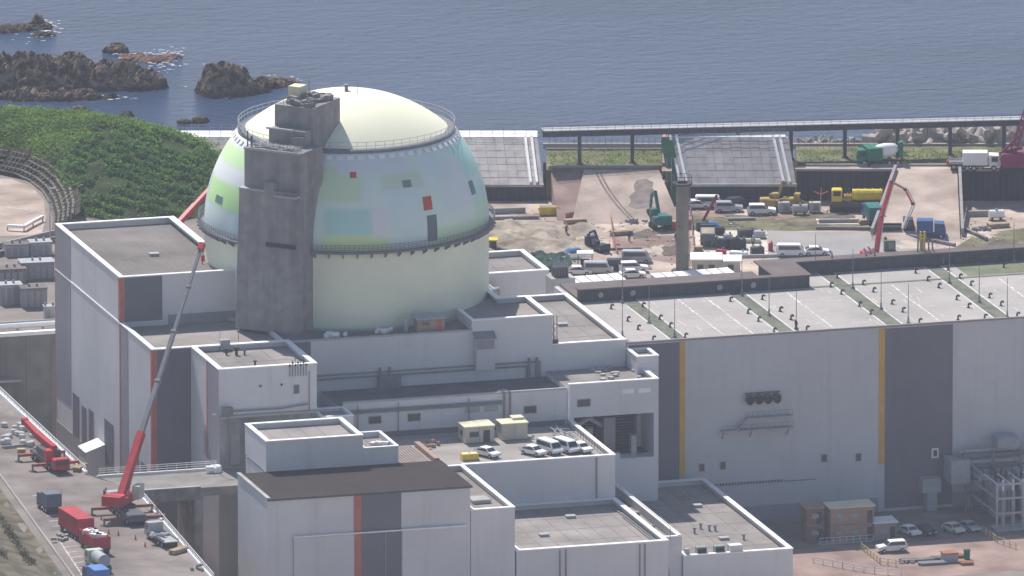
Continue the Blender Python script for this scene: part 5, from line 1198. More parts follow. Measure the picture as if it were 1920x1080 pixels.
# white crash barriers along the trench edge
def barrier(label, pts):
    T = thing('crash_barrier',label,'barrier',Vector(pts[0])); b = tot(T)
    for p,q in zip(pts,pts[1:]):
        p = Vector(p)-b; q = Vector(q)-b; L_ = (q-p).length; n = max(1,int(L_/4))
        for k in range(n):
            u, v = p.lerp(q,k/n), p.lerp(q,(k+0.97)/n)
            MB().bar(u+Vector((0,0,0.22)),v+Vector((0,0,0.22)),0.5,0.44).build('kerb_block',WHITE,T)
        for z in (0.75,1.1): MB().bar(p+Vector((0,0,z)),q+Vector((0,0,z)),0.07,0.16).build('rail',WPAINT,T)
        m = MB()
        for k in range(int(L_/2)+1): u = p.lerp(q,k*2/L_); m.cyl(u+Vector((0,0,0.3)),u+Vector((0,0,1.15)),0.05,n=4)
        m.build('posts',GREYP,T)
barrier('white crash barrier along the trench beside the folded red crane',[(-50.3,48,ROADZ),(-51.8,-41.0,ROADZ)])
barrier('white crash barrier along the trench beside the flatbed lorry',[(-47.6,-55.5,ROADZ),(-51.2,-111,ROADZ)])
# ------------------------------------------------------------------ vehicles and site things
def wheels(T, xs, w, r, wt=0.22):
    for x in xs:
        for sgn in (-1,1):
            t = MB().cyl((x,sgn*(w/2-wt),r),(x,sgn*(w/2+0.01),r),r,n=12).build('wheel',TYRE,T)
            MB().cyl((x,sgn*(w/2-0.02),r),(x,sgn*(w/2+0.03),r),r*0.55,n=10).build('rim',SILVER,t)
def car(label, loc, rz, paint, kind='car', group=None, name=None):
    if kind == 'van':   L,W,H = 4.7,1.8,2.0; body=[(-2.35,0.35),(2.1,0.35),(2.35,0.5),(2.33,0.85),(2.0,1.05),(1.45,1.85),(1.2,1.98),(-2.15,2.0),(-2.32,1.85)]; cabin=(1.45,1.85)
    elif kind == 'suv': L,W,H = 4.6,1.85,1.75; body=[(-2.3,0.4),(2.1,0.4),(2.3,0.55),(2.25,0.95),(1.05,1.12),(0.45,1.66),(0.2,1.73),(-1.95,1.72),(-2.25,1.1)]
    else:               L,W,H = 4.2,1.7,1.45; body=[(-2.1,0.35),(1.95,0.35),(2.1,0.5),(2.05,0.8),(1.05,0.95),(0.4,1.40),(0.1,1.45),(-1.05,1.45),(-1.8,1.0),(-2.1,0.9)]
    T = thing(name or {'van':'van','suv':'estate_car','car':'car'}[kind],label,{'van':'van','suv':'car','car':'car'}[kind],loc,rz,group)
    zb = 0.95 if kind != 'van' else 1.1
    tp = [0.13 if z > zb+0.1 else (0.0 if 0.4 < z else 0.05) for x,z in body]
    MB().ext(body,-W/2,W/2,tp).build('body',paint,T)
    e = 0.015
    if kind == 'van':
        for sg in (-1,1): MB().add([(-2.0,sg*(W/2-0.03+e),1.18),(1.55,sg*(W/2-0.03+e),1.18),(1.2,sg*(W/2-0.115+e),1.78),(-2.0,sg*(W/2-0.115+e),1.78)],[(0,1,2,3) if sg<0 else (3,2,1,0)]).build('side_window',GLASS,T)
        MB().add([(1.97,-W/2+0.12,1.12),(1.97,W/2-0.12,1.12),(1.50,W/2-0.2,1.82),(1.50,-W/2+0.2,1.82)],[(0,1,2,3)]).build('windscreen',GLASS,T)
        MB().add([(-2.36,-W/2+0.2,1.2),(-2.33,-W/2+0.25,1.8),(-2.33,W/2-0.25,1.8),(-2.36,W/2-0.2,1.2)],[(3,2,1,0)]).build('rear_window',GLASS,T); fx,hz = 2.35,0.75
    elif kind == 'suv':
        for sg in (-1,1): MB().add([(-1.9,sg*(W/2-0.02+e),1.12),(0.9,sg*(W/2-0.02+e),1.14),(0.4,sg*(W/2-0.125+e),1.6),(-1.8,sg*(W/2-0.125+e),1.6)],[(0,1,2,3) if sg<0 else (3,2,1,0)]).build('side_window',GLASS,T)
        MB().add([(1.04,-W/2+0.14,1.16),(1.04,W/2-0.14,1.16),(0.50,W/2-0.2,1.64),(0.50,-W/2+0.2,1.64)],[(0,1,2,3)]).build('windscreen',GLASS,T)
        MB().add([(-2.23,-W/2+0.2,1.18),(-2.02,-W/2+0.25,1.62),(-2.02,W/2-0.25,1.62),(-2.23,W/2-0.2,1.18)],[(3,2,1,0)]).build('rear_window',GLASS,T); fx,hz = 2.28,0.78
    else:
        for sg in (-1,1): MB().add([(-1.5,sg*(W/2+e),0.97),(0.95,sg*(W/2+e),0.97),(0.38,sg*(W/2-0.125+e),1.36),(-1.0,sg*(W/2-0.125+e),1.36)],[(0,1,2,3) if sg<0 else (3,2,1,0)]).build('side_window',GLASS,T)
        MB().add([(1.04,-W/2+0.12,0.99),(1.04,W/2-0.12,0.99),(0.45,W/2-0.2,1.39),(0.45,-W/2+0.2,1.39)],[(0,1,2,3)]).build('windscreen',GLASS,T)
        MB().add([(-1.75,-W/2+0.15,1.05),(-1.12,-W/2+0.2,1.43),(-1.12,W/2-0.2,1.43),(-1.75,W/2-0.15,1.05)],[(3,2,1,0)]).build('rear_window',GLASS,T); fx,hz = 2.08,0.68
    for sg in (-1,1):
        MB().ob((fx-0.02,sg*(W/2-0.3),hz),(0.1,0.36,0.16)).build('headlight',LENS,T); MB().ob((-L/2-0.01,sg*(W/2-0.18),hz+0.15),(0.06,0.2,0.3)).build('tail_light',REDL,T)
    wheels(T,(-L*0.31,L*0.31),W,0.33); return T
R90 = math.pi/2
DZ = 19.83
# on the deck
car('white hatchback parked alone beside the yellow crates on the deck',G(914,856,DZ),-R90+0.5,WPAINT)
car('white low hatchback, first of the four vehicles in a row on the deck',G(1000,853,DZ),-R90+0.55,WPAINT)
car('white van with dark roof bars, second in the row on the deck',G(1030,849,DZ),-R90+0.35,WPAINT,'van')
car('plain white-roofed van, third in the row on the deck',G(1061,847,DZ),-R90+0.35,WPAINT,'van')
car('small white car at the end of the row next to deck railing',G(1089,847,DZ),-R90+0.35,WPAINT)
# behind the hall
car('silver minibus parked farthest back near the round column',G(1194,492,0),SR,SILVER,'van')
car('silver van parked near the long white-sheeted shed',G(1122,513,0),SR,SILVER,'van')
car('white estate car parked in front of the dark car by the column',G(1188,510,0),SR+0.1,WPAINT,'suv')
car('white car nearest the shed in the group by the column',G(1186,521,0),SR+0.12,WPAINT)
car('dark blue car parked beside the silver minibus',G(1163,505,0),SR+0.1,NAVY,'suv')
car('white car half hidden beside the silver van at the shed',G(1085,515,0),SR,WPAINT)
car('small white car parked by the foot of the scaffolded embankment',G(1206,388,0),SR,WPAINT)
# by the embankment foot
car('white minibus in the row at the embankment foot',G(1331,389,0),SR,WPAINT,'van')
car('dark estate car with white roof box near the embankment foot',G(1385,388,0),SR+0.6,NAVY,'suv')
car('silver sports car in front of the white minibus',G(1366,397,0),SR,SILVER,'suv')
car('small white pickup parked alone on red earth before the embankment',G(1428,402,0),SR,WPAINT,'suv')
car('white car beside the small crane at the row\'s end',G(1308,391,0),SR,WPAINT)
car('white van standing on the pale concrete pad behind the hall roof',G(1484,480,0.03),SR,WPAINT,'van')
car('long white sports car on the pale concrete pad behind the hall roof',G(1530,478,0.03),SR+0.1,WPAINT)
# forecourt
car('white saloon at the shaded wall, nearest the brown cabins',G(1706,1003,0.012),-R90+0.3,WPAINT)
car('dark saloon at the shaded wall between two pale cars',G(1735,1002,0.012),-R90+0.3,NAVY)
car('cream saloon parked facing out of the turbine hall shadow',G(1788,998,0.012),-R90+0.3,M('cream_paint',(0.66,0.63,0.50),0.4,0.04,0.8))
car('silver saloon parked last in the row near the steel gantry',G(1817,995,0.012),-R90+0.3,SILVER)
car('white estate car parked alone on the reddish forecourt',G(1672,1034,0.012),math.pi,WPAINT,'suv')

def truck(label, loc, rz, cab, bed='flat', bedm=STEEL, L=6.5, name='lorry', cat='lorry'):
    T = thing(name,label,cat,loc,rz); W = 2.3
    MB().box(-L/2,L/2-0.3,-0.45,0.45,0.55,0.85).build('chassis',DSTEEL,T)
    MB().ext([(L/2-1.8,0.6),(L/2,0.6),(L/2,1.5),(L/2-0.25,2.5),(L/2-1.8,2.6)],-W/2,W/2).build('cab',cab,T)
    MB().add([(L/2+.01,-W/2+.15,1.55),(L/2+.01,W/2-.15,1.55),(L/2-.22,W/2-.2,2.4),(L/2-.22,-W/2+.2,2.4)],[(0,1,2,3)]).build('windscreen',GLASS,T)
    for sg in (-1,1):
        MB().ob((L/2-0.9,sg*(W/2+.005),1.9),(1.0,0.02,0.75)).build('side_window',GLASS,T); MB().ob((L/2,sg*0.85,0.85),(0.08,0.4,0.2)).build('headlight',LENS,T)
    if bed == 'flat':
        MB().box(-L/2,L/2-2.0,-W/2,W/2,0.95,1.1).build('load_bed',bedm,T)
        for sg in (-1,1): MB().box(-L/2,L/2-2.0,sg*W/2-0.04,sg*W/2+0.04,1.1,1.45).build('side_board',bedm,T)
    elif bed == 'tipper':
        MB().ext([(-L/2-.1,1.0),(L/2-2.0,1.0),(L/2-1.95,2.3),(-L/2-.15,2.15)],-W/2,W/2).build('tipper_body',bedm,T)
        MB().box(-L/2+.1,L/2-2.2,-W/2+.15,W/2-.15,2.12,2.32).build('load',SOIL,T)
        for k in range(5): MB().box(-L/2+.2+k*.8,-L/2+.3+k*.8,-W/2-.05,W/2+.05,1.05,2.1).build('body_rib',bedm,T)
    elif bed == 'box': MB().bb(-L/2,L/2-2.0,-W/2-.05,W/2+.05,0.95,3.0,0.06).build('box_body',bedm,T)
    elif bed == 'mixer':
        prof = [(0.05,-2.3),(0.75,-2.2),(1.15,-1.1),(1.2,0.0),(0.95,1.2),(0.5,2.0),(0.05,2.05)]
        m = MB().lathe(prof,16); a = math.radians(78)
        for i,(x,y,z) in enumerate(m.v):
            m.v[i] = (-0.9+z*-math.sin(a)*1.0+x*math.cos(a)*1.0, y, 2.3+z*math.cos(a)*0.9+x*math.sin(a))
        m.build('drum',bedm,T,smooth=True)
        MB().ext([(-3.7,1.2),(-3.2,1.2),(-2.9,3.6),(-3.7,3.9)],-0.7,0.7).build('hopper',cab,T); MB().box(1.0,1.3,-0.9,0.9,0.85,2.4).build('drum_support',cab,T); MB().bar((-3.6,0,2.2),(-4.6,0.2,1.2),0.5,0.12).build('chute',cab,T)
    elif bed == 'tank':
        m = MB().cyl((-L/2+.1,0,1.75),(L/2-2.1,0,1.75),0.95,n=16); m.build('tank',bedm,T)
    wheels(T,(-L*0.38,-L*0.2,L*0.33),W,0.48,0.3); return T
truck('green concrete mixer lorry with white drum on the terrace under the guideway',G(1650,308,5.02),SR+math.pi,GREEN,'mixer',WPAINT,7.6,'mixer_lorry')
truck('green box lorry standing in front of the mixer drum on the terrace',G(1632,306,5.02),SR+math.pi/2+.3,GREEN,'box',GREEN,5.4)
truck('white flat lorry with white cab on the terrace above the dark wall',G(1815,316,5.02),SR,WPAINT,'flat',GREYP,6.0)
truck('white box lorry on the terrace beside the purple crane',G(1840,318,5.02),SR,WPAINT,'box',WPAINT,6.0)
truck('dark blue tipper lorry seen from behind beside the round column',G(1327,456,0.04),math.pi/2+SR,NAVY,'tipper',M('tipper_blue_grey',(0.10,0.13,0.16),0.5,0.15,0.8),6.6,'tipper_lorry')
truck('blue lorry beside the red pump boom',G(1636,416,0),math.pi/2+SR+.2,BLUE,'box',TEAL,6.2)
truck('dark lorry parked on the site road under the bent pump boom',G(1682,438,0),SR,BLACKP,'flat',DSTEEL,5.5)
truck('small blue lorry at the edge of the concrete pad by the ramp',G(1746,446,0),SR,BLUE,'box',BLUE,4.6)
truck('dark blue box lorry parked nearest the grassy slope on the crane road',G(92,957,ROADZ+.012),R90+0.09,M('slate_paint',(0.13,0.16,0.20),0.5,0.1,0.8),'box',MATS['slate_paint'],4.6)
truck('grey flatbed lorry loaded with equipment beside the trench barrier',G(303,1018,ROADZ+.012),R90+0.10,GREYP,'flat',GREYP,8.2,'flatbed_lorry')
TE = clutter('grey equipment crates lying on the flatbed lorry','equipment_crates','crates',G(303,1020,ROADZ)+Vector((0,0,1.15)),10,0.55,GREYP,0.7)
truck('pale green lorry parked behind the open red container',G(184,1066,ROADZ+.012),R90+0.09,M('pale_green_paint',(0.52,0.62,0.46),0.45,0.06,0.8),'tank',GREYP,5.6)
truck('blue lorry cut off by the picture\'s lower edge',G(180,1098,ROADZ+.012),R90+0.09,BLUE,'box',M('bright_blue',(0.10,0.22,0.52),0.5,0.1,0.8),5.6)

# red containers
def container(label, loc, rz, L, W, H, openm=False):
    T = thing('trailer_container',label,'container',loc,rz); b = 0.8
    MB().box(-L/2,L/2,-W/2,W/2,b,b+0.15).build('floor',DSTEEL,T)
    for sg in (-1,1):
        m = MB(); m.box(-L/2,L/2,min(sg*W/2,sg*(W/2-.1)),max(sg*W/2,sg*(W/2-.1)),b+.15,b+H); m.build('side_wall',REDC,T)
        m = MB()
        for k in range(int(L/0.55)): x = -L/2+0.2+k*0.55; y = sg*(W/2+0.04); m.box(x,x+0.22,min(y,sg*W/2),max(y,sg*W/2),b+.2,b+H-.1)
        m.build('side_ribs',REDC,T)
        m = MB(); x = sg*L/2; m.box(min(x,x-sg*.1),max(x,x-sg*.1),-W/2+.1,W/2-.1,b+.15,b+H); m.build('end_wall',REDC,T)
    if not openm:
        for k in range(6): s = L/6; MB().prism([(-L/2+k*s+.02,-W/2-.03),(-L/2+(k+1)*s-.02,-W/2-.03),(-L/2+(k+1)*s-.02,W/2+.03),(-L/2+k*s+.02,W/2+.03)],b+H,b+H+0.1).build('roof_panel',REDC,T)
    else:
        for k in range(9): MB().ob((-L/2+0.9+random.uniform(0,L-1.8),random.uniform(-.6,.6),b+H-.15),(random.uniform(.6,1.5),random.uniform(.5,1.2),0.7),random.uniform(0,3)).build('load_sack',WPAINT,T)
    wheels(T,(-L*0.36,-L*0.2,L*0.36),W,0.42,0.3); return T
container('closed red freight container with ridged roof on a trailer by the slope',G(143,1004,ROADZ+.012),R90+0.09,8.4,2.6,2.6)
container('open red container filled with white sacks on the crane road',G(178,1032,ROADZ+.012),R90+0.09,6.4,2.6,1.9,True)

# mobile cranes
def outriggers(T, ys, half, mat=ORANGE):
    for y in ys:
        MB().box(-half,half,y-0.28,y+0.28,0.75,1.15).build('outrigger_beam',mat,T)
        for sg in (-1,1): MB().cyl((sg*half,y,0.02),(sg*half,y,1.2),0.16,n=8).build('outrigger_leg',STEEL,T); MB().box(sg*half-.5,sg*half+.5,y-.5,y+.5,0,0.1).build('outrigger_pad',DSTEEL,T)
base = G(240,972,ROADZ+.012)
T = thing('mobile_crane','big red mobile crane with long raised boom standing beside the trench','mobile crane',base)
MB().bb(-1.4,1.4,-5.4,6.2,0.75,1.75,0.12).build('carrier',M('carrier_dark',(0.10,0.11,0.12),0.5,0.2,0.8),T); MB().bb(-1.35,1.35,6.2,7.9,0.7,2.6,0.15).build('carrier_cab',GREYP,T)
MB().ob((0,7.92,1.95),(2.2,0.05,0.8)).build('windscreen',GLASS,T)
for y in (-4.6,-2.9,-0.6,1.1,3.6,5.2):
    for sg in (-1,1): w_ = MB().cyl((sg*1.05,y,0.62),(sg*1.42,y,0.62),0.62,n=12).build('wheel',TYRE,T); MB().cyl((sg*1.4,y,0.62),(sg*1.45,y,0.62),0.3,n=8).build('rim',SILVER,w_)
outriggers(T,(-3.6,3.4),4.6,M('outrigger_brown',(0.26,0.10,0.07),0.6,0.15,0.8))
MB().lathe([(1.15,1.75),(1.15,2.1)],20).build('slew_ring',DSTEEL,T)
tipw = GY(378,462,-42.0); piv = Vector((base.x-0.6,base.y+1.6,base.z+3.2)); dirh = Vector((tipw.x-piv.x,tipw.y-piv.y,0)).normalized(); sd_ = Vector((-dirh.y,dirh.x,0))
def loc_(v): return v-base
sr_ = math.atan2(dirh.y,dirh.x)
m = MB(); m.ob(loc_(piv)+Vector((0,0,-0.6))+dirh*0.4,(6.2,2.6,1.1),sr_); m.ob(loc_(piv)-dirh*2.6+Vector((0,0,-0.2)),(1.6,2.9,1.7),sr_); m.build('superstructure',RED,T)
m = MB(); m.ob(loc_(piv)-dirh*3.7+Vector((0,0,-0.1)),(1.0,2.9,1.5),sr_); m.build('counterweight',RED,T)
m = MB(); m.ob(loc_(piv)+dirh*2.4-sd_*1.75+Vector((0,0,0.2)),(2.2,1.1,2.0),sr_); cb_ = m.build('operator_cab',M('cab_cream',(0.62,0.58,0.50),0.5,0.05,0.8),T)
MB().ob(loc_(piv)+dirh*3.52-sd_*1.75+Vector((0,0,0.5)),(0.05,0.9,1.0),sr_).build('cab_window',GLASS,cb_)
bd = (tipw-piv); BL = bd.length; bd.normalize()
def bpt(u): return loc_(piv+bd*BL*u)
MB().bar(bpt(0.0)-bd*1.0,bpt(0.25),1.05,1.15).build('boom_base',RED,T)
GB = M('boom_grey',(0.22,0.22,0.23),0.45,0.1,0.8)
for u0,u1,w_,h_ in ((0.25,0.46,0.66,0.74),(0.46,0.66,0.57,0.63),(0.66,0.84,0.48,0.53),(0.84,0.99,0.40,0.44)):
    MB().bar(bpt(u0),bpt(u1),w_,h_).build('boom_section',GB,T); MB().bar(bpt(u1)-bd*0.35,bpt(u1)+bd*0.02,w_+0.18,h_+0.18).build('boom_collar',STEEL,T)
MB().bar(bpt(0.985),bpt(1.0)+bd*0.5,0.8,0.9).build('boom_head',RED,T); MB().bar(loc_(piv)+dirh*2.0+Vector((0,0,-0.4)),bpt(0.19)-Vector((0,0,0.6)),0.5,0.5).build('luffing_ram',SILVER,T)
MB().cyl(bpt(1.0)+dirh*0.5,bpt(1.0)+dirh*0.5-Vector((0,0,1.6)),0.05,n=4).build('hoist_rope',DSTEEL,T)
hk = MB(); hk.ob(bpt(1.0)+dirh*0.5-Vector((0,0,1.9)),(0.5,0.4,0.9)); hk.path([bpt(1.0)+dirh*0.5-Vector((0,0,2.3)),bpt(1.0)+dirh*0.5-Vector((0.15,0,2.7)),bpt(1.0)+dirh*0.5-Vector((-0.15,0,2.9))],0.08); hk.build('hook_block',RED,T)
base = G(92,872,ROADZ+.012)
T = thing('mobile_crane','smaller red crane with folded boom and spread outriggers near the white bags','mobile crane',base,0.06)
MB().bb(-1.3,1.3,-5.0,5.2,0.7,1.5,0.12).build('carrier',MATS['carrier_dark'],T); MB().bb(-1.25,1.25,-6.3,-4.8,0.7,2.3,0.15).build('carrier_cab',RED,T); MB().ob((0,-6.32,1.75),(2.0,0.05,0.7)).build('windscreen',GLASS,T)
for y in (-4.0,-2.4,2.6,4.1):
    for sg in (-1,1): w_ = MB().cyl((sg*1.0,y,0.6),(sg*1.33,y,0.6),0.6,n=12).build('wheel',TYRE,T); MB().cyl((sg*1.31,y,0.6),(sg*1.36,y,0.6),0.28,n=8).build('rim',SILVER,w_)
outriggers(T,(-3.1,3.6),3.6,M('outrigger_red',(0.42,0.10,0.06),0.6,0.12,0.8))
MB().bb(-1.25,1.25,-2.2,2.4,1.6,2.7,0.12).build('superstructure',MATS['carrier_dark'],T); MB().bb(-1.5,-0.5,-3.6,-1.9,1.5,3.1,0.1).build('operator_cab',RED,T)
MB().bar((0.2,-2.0,2.9),(-0.5,4.4,3.8),0.9,1.0).build('boom_base',RED,T); MB().bar((-0.5,4.4,3.8),(-0.8,8.6,4.7),0.7,0.8).build('boom_section',RED,T); MB().bar((-0.8,8.6,4.7),(-0.85,9.3,4.85),0.9,1.0).build('boom_head',RED,T)
# crane behind the fuel building, only its boom shows
base = G(330,452,ROADZ)
T = thing('crawler_crane','red crane whose slanting boom shows between the fuel building and the dome','mobile crane',base,0)
MB().bb(-1.6,1.6,-3.2,3.2,0.8,2.6,0.15).build('superstructure',RED,T)
for sg in (-1,1): MB().bb(sg*1.6-.45,sg*1.6+.45,-3.6,3.6,0,0.95,0.2).build('crawler_track',TYRE,T)
tip_ = GY(396,352,base.y+6)-base
MB().bar((0,0,2.4),(tip_.x*0.55,tip_.y*0.55,2.4+(tip_.z-2.4)*0.55),0.75,0.8).build('boom_base',RED,T); MB().bar((tip_.x*0.55,tip_.y*0.55,2.4+(tip_.z-2.4)*0.55),tip_,0.62,0.66).build('boom_section',RED,T)

# excavator
def excavator(label, loc, rz, mat, s=1.0):
    T = thing('excavator',label,'excavator',loc,rz)
    for sg in (-1,1): MB().bb(-1.9*s,1.9*s,(sg*1.1-.32)*s,(sg*1.1+.32)*s,0,0.85*s,0.2*s).build('crawler_track',TYRE,T)
    MB().lathe([(0.8*s,0.8*s),(0.8*s,1.05*s)],14).build('slew_ring',DSTEEL,T)
    MB().bb(-2.1*s,1.3*s,-1.35*s,1.35*s,1.05*s,2.1*s,0.15*s).build('house',mat,T); MB().bb(-2.4*s,-1.5*s,-1.3*s,1.3*s,1.0*s,2.4*s,0.2*s).build('counterweight',mat,T)
    cb = MB().bb(0.1*s,1.5*s,0.35*s,1.35*s,1.4*s,3.0*s,0.1*s).build('cab',mat,T); MB().ob((1.52*s,0.85*s,2.3*s),(0.05*s,0.8*s,1.0*s)).build('cab_window',GLASS,cb); MB().ob((0.8*s,1.37*s,2.4*s),(1.0*s,0.05*s,0.8*s)).build('cab_window',GLASS,cb)
    MB().bar((1.0*s,-0.1*s,1.6*s),(3.4*s,-0.1*s,4.9*s),0.42*s,0.6*s).build('boom',mat,T); MB().bar((3.3*s,-0.1*s,4.9*s),(5.6*s,-0.1*s,3.9*s),0.38*s,0.5*s).build('boom_knuckle',mat,T)
    MB().bar((5.5*s,-0.1*s,4.1*s),(6.3*s,-0.1*s,1.6*s),0.32*s,0.42*s).build('dipper_arm',mat,T)
    m = MB(); m.ext([(6.0*s,1.7*s),(6.6*s,1.6*s),(6.9*s,0.8*s),(6.3*s,0.3*s),(5.7*s,0.8*s)],-0.6*s,0.4*s); m.build('bucket',DSTEEL,T)
    MB().bar((1.4*s,-0.1*s,1.4*s),(2.6*s,-0.1*s,3.3*s),0.2*s,0.2*s).build('boom_ram',SILVER,T); return T
excavator('teal excavator seen from behind, working by the scaffolded embankment',G(1238,428,0),SR+math.pi/2+0.25,TEAL,1.05)
excavator('brownish yellow excavator at the foot of the shorter embankment',G(1452,392,0),SR+math.pi/2-0.5,M('dull_ochre',(0.30,0.20,0.07),0.6,0.2,0.8),0.8)
excavator('dark machine amid rubble near the shed of white sheets',G(1128,472,0),SR+math.pi/2+0.6,M('dark_teal',(0.03,0.07,0.08),0.5,0.2,0.8),0.62)

# concrete pump
base = G(1645,514,0.03)
T = thing('concrete_pump','red concrete pump with tall folded boom behind the turbine roof','concrete pump',base,0)
MB().bb(-1.25,1.25,-4,4,0.8,1.6,0.12).build('chassis',DSTEEL,T); MB().bb(-1.2,1.2,4,5.8,0.7,2.7,0.15).build('cab',RED,T); MB().bb(-1.1,1.1,-3.8,-1.0,1.6,2.5,0.12).build('pump_body',RED,T)
wheels(T,(-2.8,),2.3,0.5) if False else None
for y in (-3,-1.7,4.8):
    for sg in (-1,1): MB().cyl((sg*0.9,y,0.5),(sg*1.25,y,0.5),0.5,n=12).build('wheel',TYRE,T)
Yb = base.y
pts = [GY(1643,470,Yb),GY(1652,408,Yb+0.3),GY(1671,341,Yb+0.5),GY(1697,355,Yb+0.8),GY(1711,382,Yb+1.0),GY(1692,428,Yb+1.2)]
PINK = M('pump_red',(0.55,0.06,0.09),0.4,0.1,0.8)
MB().cyl((0,0,1.6),pts[0]-base,0.5,n=10).build('turret',RED,T)
for (p,q,w_,nm,mt) in ((pts[0],pts[1],0.52,'boom_section',PINK),(pts[1],pts[2],0.44,'boom_section',PINK),(pts[2],pts[3],0.24,'boom_section',PINK),(pts[3],pts[4],0.24,'boom_section',PINK),(pts[4],pts[5],0.3,'boom_section',WPAINT)):
    MB().bar(p-base,q-base,w_,w_*1.1).build(nm,mt,T)
MB().path([p-base+Vector((0.35,-0.3,0)) for p in pts],0.08).build('delivery_pipe',GREYP,T)
for p in pts[1:5]: MB().ob(p-base,(0.45,0.45,0.45)).build('boom_joint',DSTEEL,T)

# yellow rig, beacon, small crane and loose plant
p = G(1605,395,0)
T = thing('drilling_rig','long yellow drilling rig lying low on dark tracks before the retaining wall','drilling rig',p,SR)
for sg in (-1,1): MB().bb(-4.2,4.2,sg*1.1-.4,sg*1.1+.4,0,0.9,0.25).build('crawler_track',TYRE,T)
MB().bb(-3.9,3.9,-1.2,1.2,0.9,1.7,0.1).build('frame',M('rig_shadow_grey',(0.10,0.09,0.08),0.6,0.2,0.8),T); MB().cyl((-0.6,0,2.6),(4.2,0,2.6),0.95,n=14).build('mast_tube',YELLOW,T); MB().bb(-3.9,-2.2,-1.0,1.0,1.7,3.6,0.15).build('cab',YELLOW,T)  # frame in its own dark grey under the yellow tube
MB().ob((-3.05,-1.02,3.0),(1.2,0.05,0.8)).build('cab_window',GLASS,T); MB().bb(-1.9,-0.7,-0.9,0.9,1.7,2.7,0.1).build('engine_cover',M('rig_ochre',(0.42,0.28,0.06),0.5,0.15,0.8),T)
for x in (0.2,1.4,2.6,3.8): MB().cyl((x,0,2.6),(x+.16,0,2.6),1.04,n=14).build('tube_band',YELLOW,T)
for x in (-1.6,-1.1): MB().cyl((x,0.2,2.7),(x,0.2,3.6),0.16,n=8).build('exhaust',DSTEEL,T)
p = G(1539,392,0); T = thing('marker_mast','slim mast with orange-red cross arms before the dark wall','mast',p,SR)
MB().cyl((0,0,0),(0,0,2.6),0.07,n=6).build('post',GREYP,T); MB().bar((-1.1,0,2.9),(0,0,2.4),0.16,0.16).build('arm',ORANGE,T); MB().bar((1.1,0,2.9),(0,0,2.4),0.16,0.16).build('arm',ORANGE,T); MB().bar((0,0,2.4),(0.1,0,3.5),0.16,0.16).build('arm',ORANGE,T)
p = G(1317,430,0); T = thing('loader_crane','small dark red boom crane beside the round column','crane',p,SR)
MB().bb(-1,1,-1.5,1.5,0.1,1.4,0.1).build('base',DSTEEL,T); MB().bar((0,0,1.2),(2.3,0,5.6),0.36,0.4).build('boom',M('maroon',(0.22,0.02,0.05),0.5,0.1,0.8),T)
p = G(1905,322,5.02); T = thing('lattice_crane','purple crane with lattice mast on the terrace at the picture edge','crane',p,SR)
PUR = M('crane_purple',(0.22,0.025,0.09),0.5,0.12,0.8)
MB().bb(-2.4,2.6,-1.5,1.5,1.0,3.2,0.15).build('house',PUR,T)
for sg in (-1,1): MB().bb(-2.6,2.6,sg*1.3-.4,sg*1.3+.4,0,1.0,0.25).build('crawler_track',TYRE,T)
m = MB(); a0 = Vector((-0.6,0,3.0)); a1 = Vector((4.8,0,20))
for oy in (-0.5,0.5):
    for ox in (-0.5,0.5): m.bar(a0+Vector((ox,oy,0)),a1+Vector((ox*.6,oy*.6,0)),0.14,0.14)
for k in range(16):
    u = k/16; v = (k+1)/16; c0 = a0.lerp(a1,u); c1 = a0.lerp(a1,v)
    for oy in (-.5,.5): m.bar(c0+Vector((-.5,oy,0)),c1+Vector((.5,oy,0)),0.09,0.09); m.bar(c0+Vector((.5,oy,0)),c1+Vector((-.5,oy,0)),0.09,0.09)
m.build('lattice_mast',PUR,T); MB().bar((-2.2,0,3.2),(0.2,0,5.6),0.5,0.4).build('back_stay',PUR,T); MB().bar((-2.6,0,3.0),(1.0,0,4.0),0.7,0.5).build('gantry',PUR,T)
# yard clutter on the pale concrete: separate machines
k = 0
PL = [((1365,452),1.1,0.9,0.9,GREYP,'grey pump set','at the far edge of the white yard'),((1357,465),1.4,1.0,1.2,NAVY,'navy generator','in the middle of the white yard'),((1377,468),1.2,1.0,1.5,BLACKP,'black compressor','beside the navy generator'),
 ((1392,466),0.9,0.9,1.2,NAVY,'upright blue tank','right of the black compressor'),((1352,478),1.2,0.8,0.7,REDC,'red toolbox','near the front of the white yard'),((1385,480),2.2,1.0,0.6,WPAINT,'white pipe rack','in front of the black compressor'),
 ((1420,476),1.6,1.0,0.9,DSTEEL,'dark pump','near the pad edge in the white yard'),((1402,443),2.4,1.2,0.9,DSTEEL,'dark winch','at the back of the white yard'),((1424,446),1.4,1.0,0.9,GREYP,'grey cabinet','at the back corner of the white yard'),((1350,440),1.2,0.8,0.9,BLACKP,'black hose reel','beside the tipper lorry'),
 ((1402,455),3.2,0.7,0.5,BEIGE,'beige pipe bundle','across the white yard'),((1340,462),1.2,1.0,1.1,M('olive',(0.20,0.19,0.12),0.6,0.1,0.8),'olive drum','behind the navy generator'),((1445,470),0.5,0.5,1.0,REDC,'red gas bottle','at the pad corner')]
for (px,py),l_,w_,h_,mt,nm,where in PL:
    T = thing(nm.split()[-1] if len(nm.split())<3 else '_'.join(nm.split()[-2:]), '%s standing %s'%(nm,where), nm.split()[-1], G(px,py,0.04), SR+random.uniform(-.3,.3))
    MB().bb(-l_/2*1.3,l_/2*1.3,-w_/2*1.3,w_/2*1.3,0.12,h_*1.3,0.12).build('housing',mt,T); MB().box(-l_/2*1.35,l_/2*1.35,-w_/2*1.2,w_/2*1.2,0,0.12).build('skid',DSTEEL,T); MB().cyl((l_*0.3,0,h_*1.3),(l_*0.3,0,h_*1.3+0.35),0.14,n=8).build('top_pipe',STEEL,T)
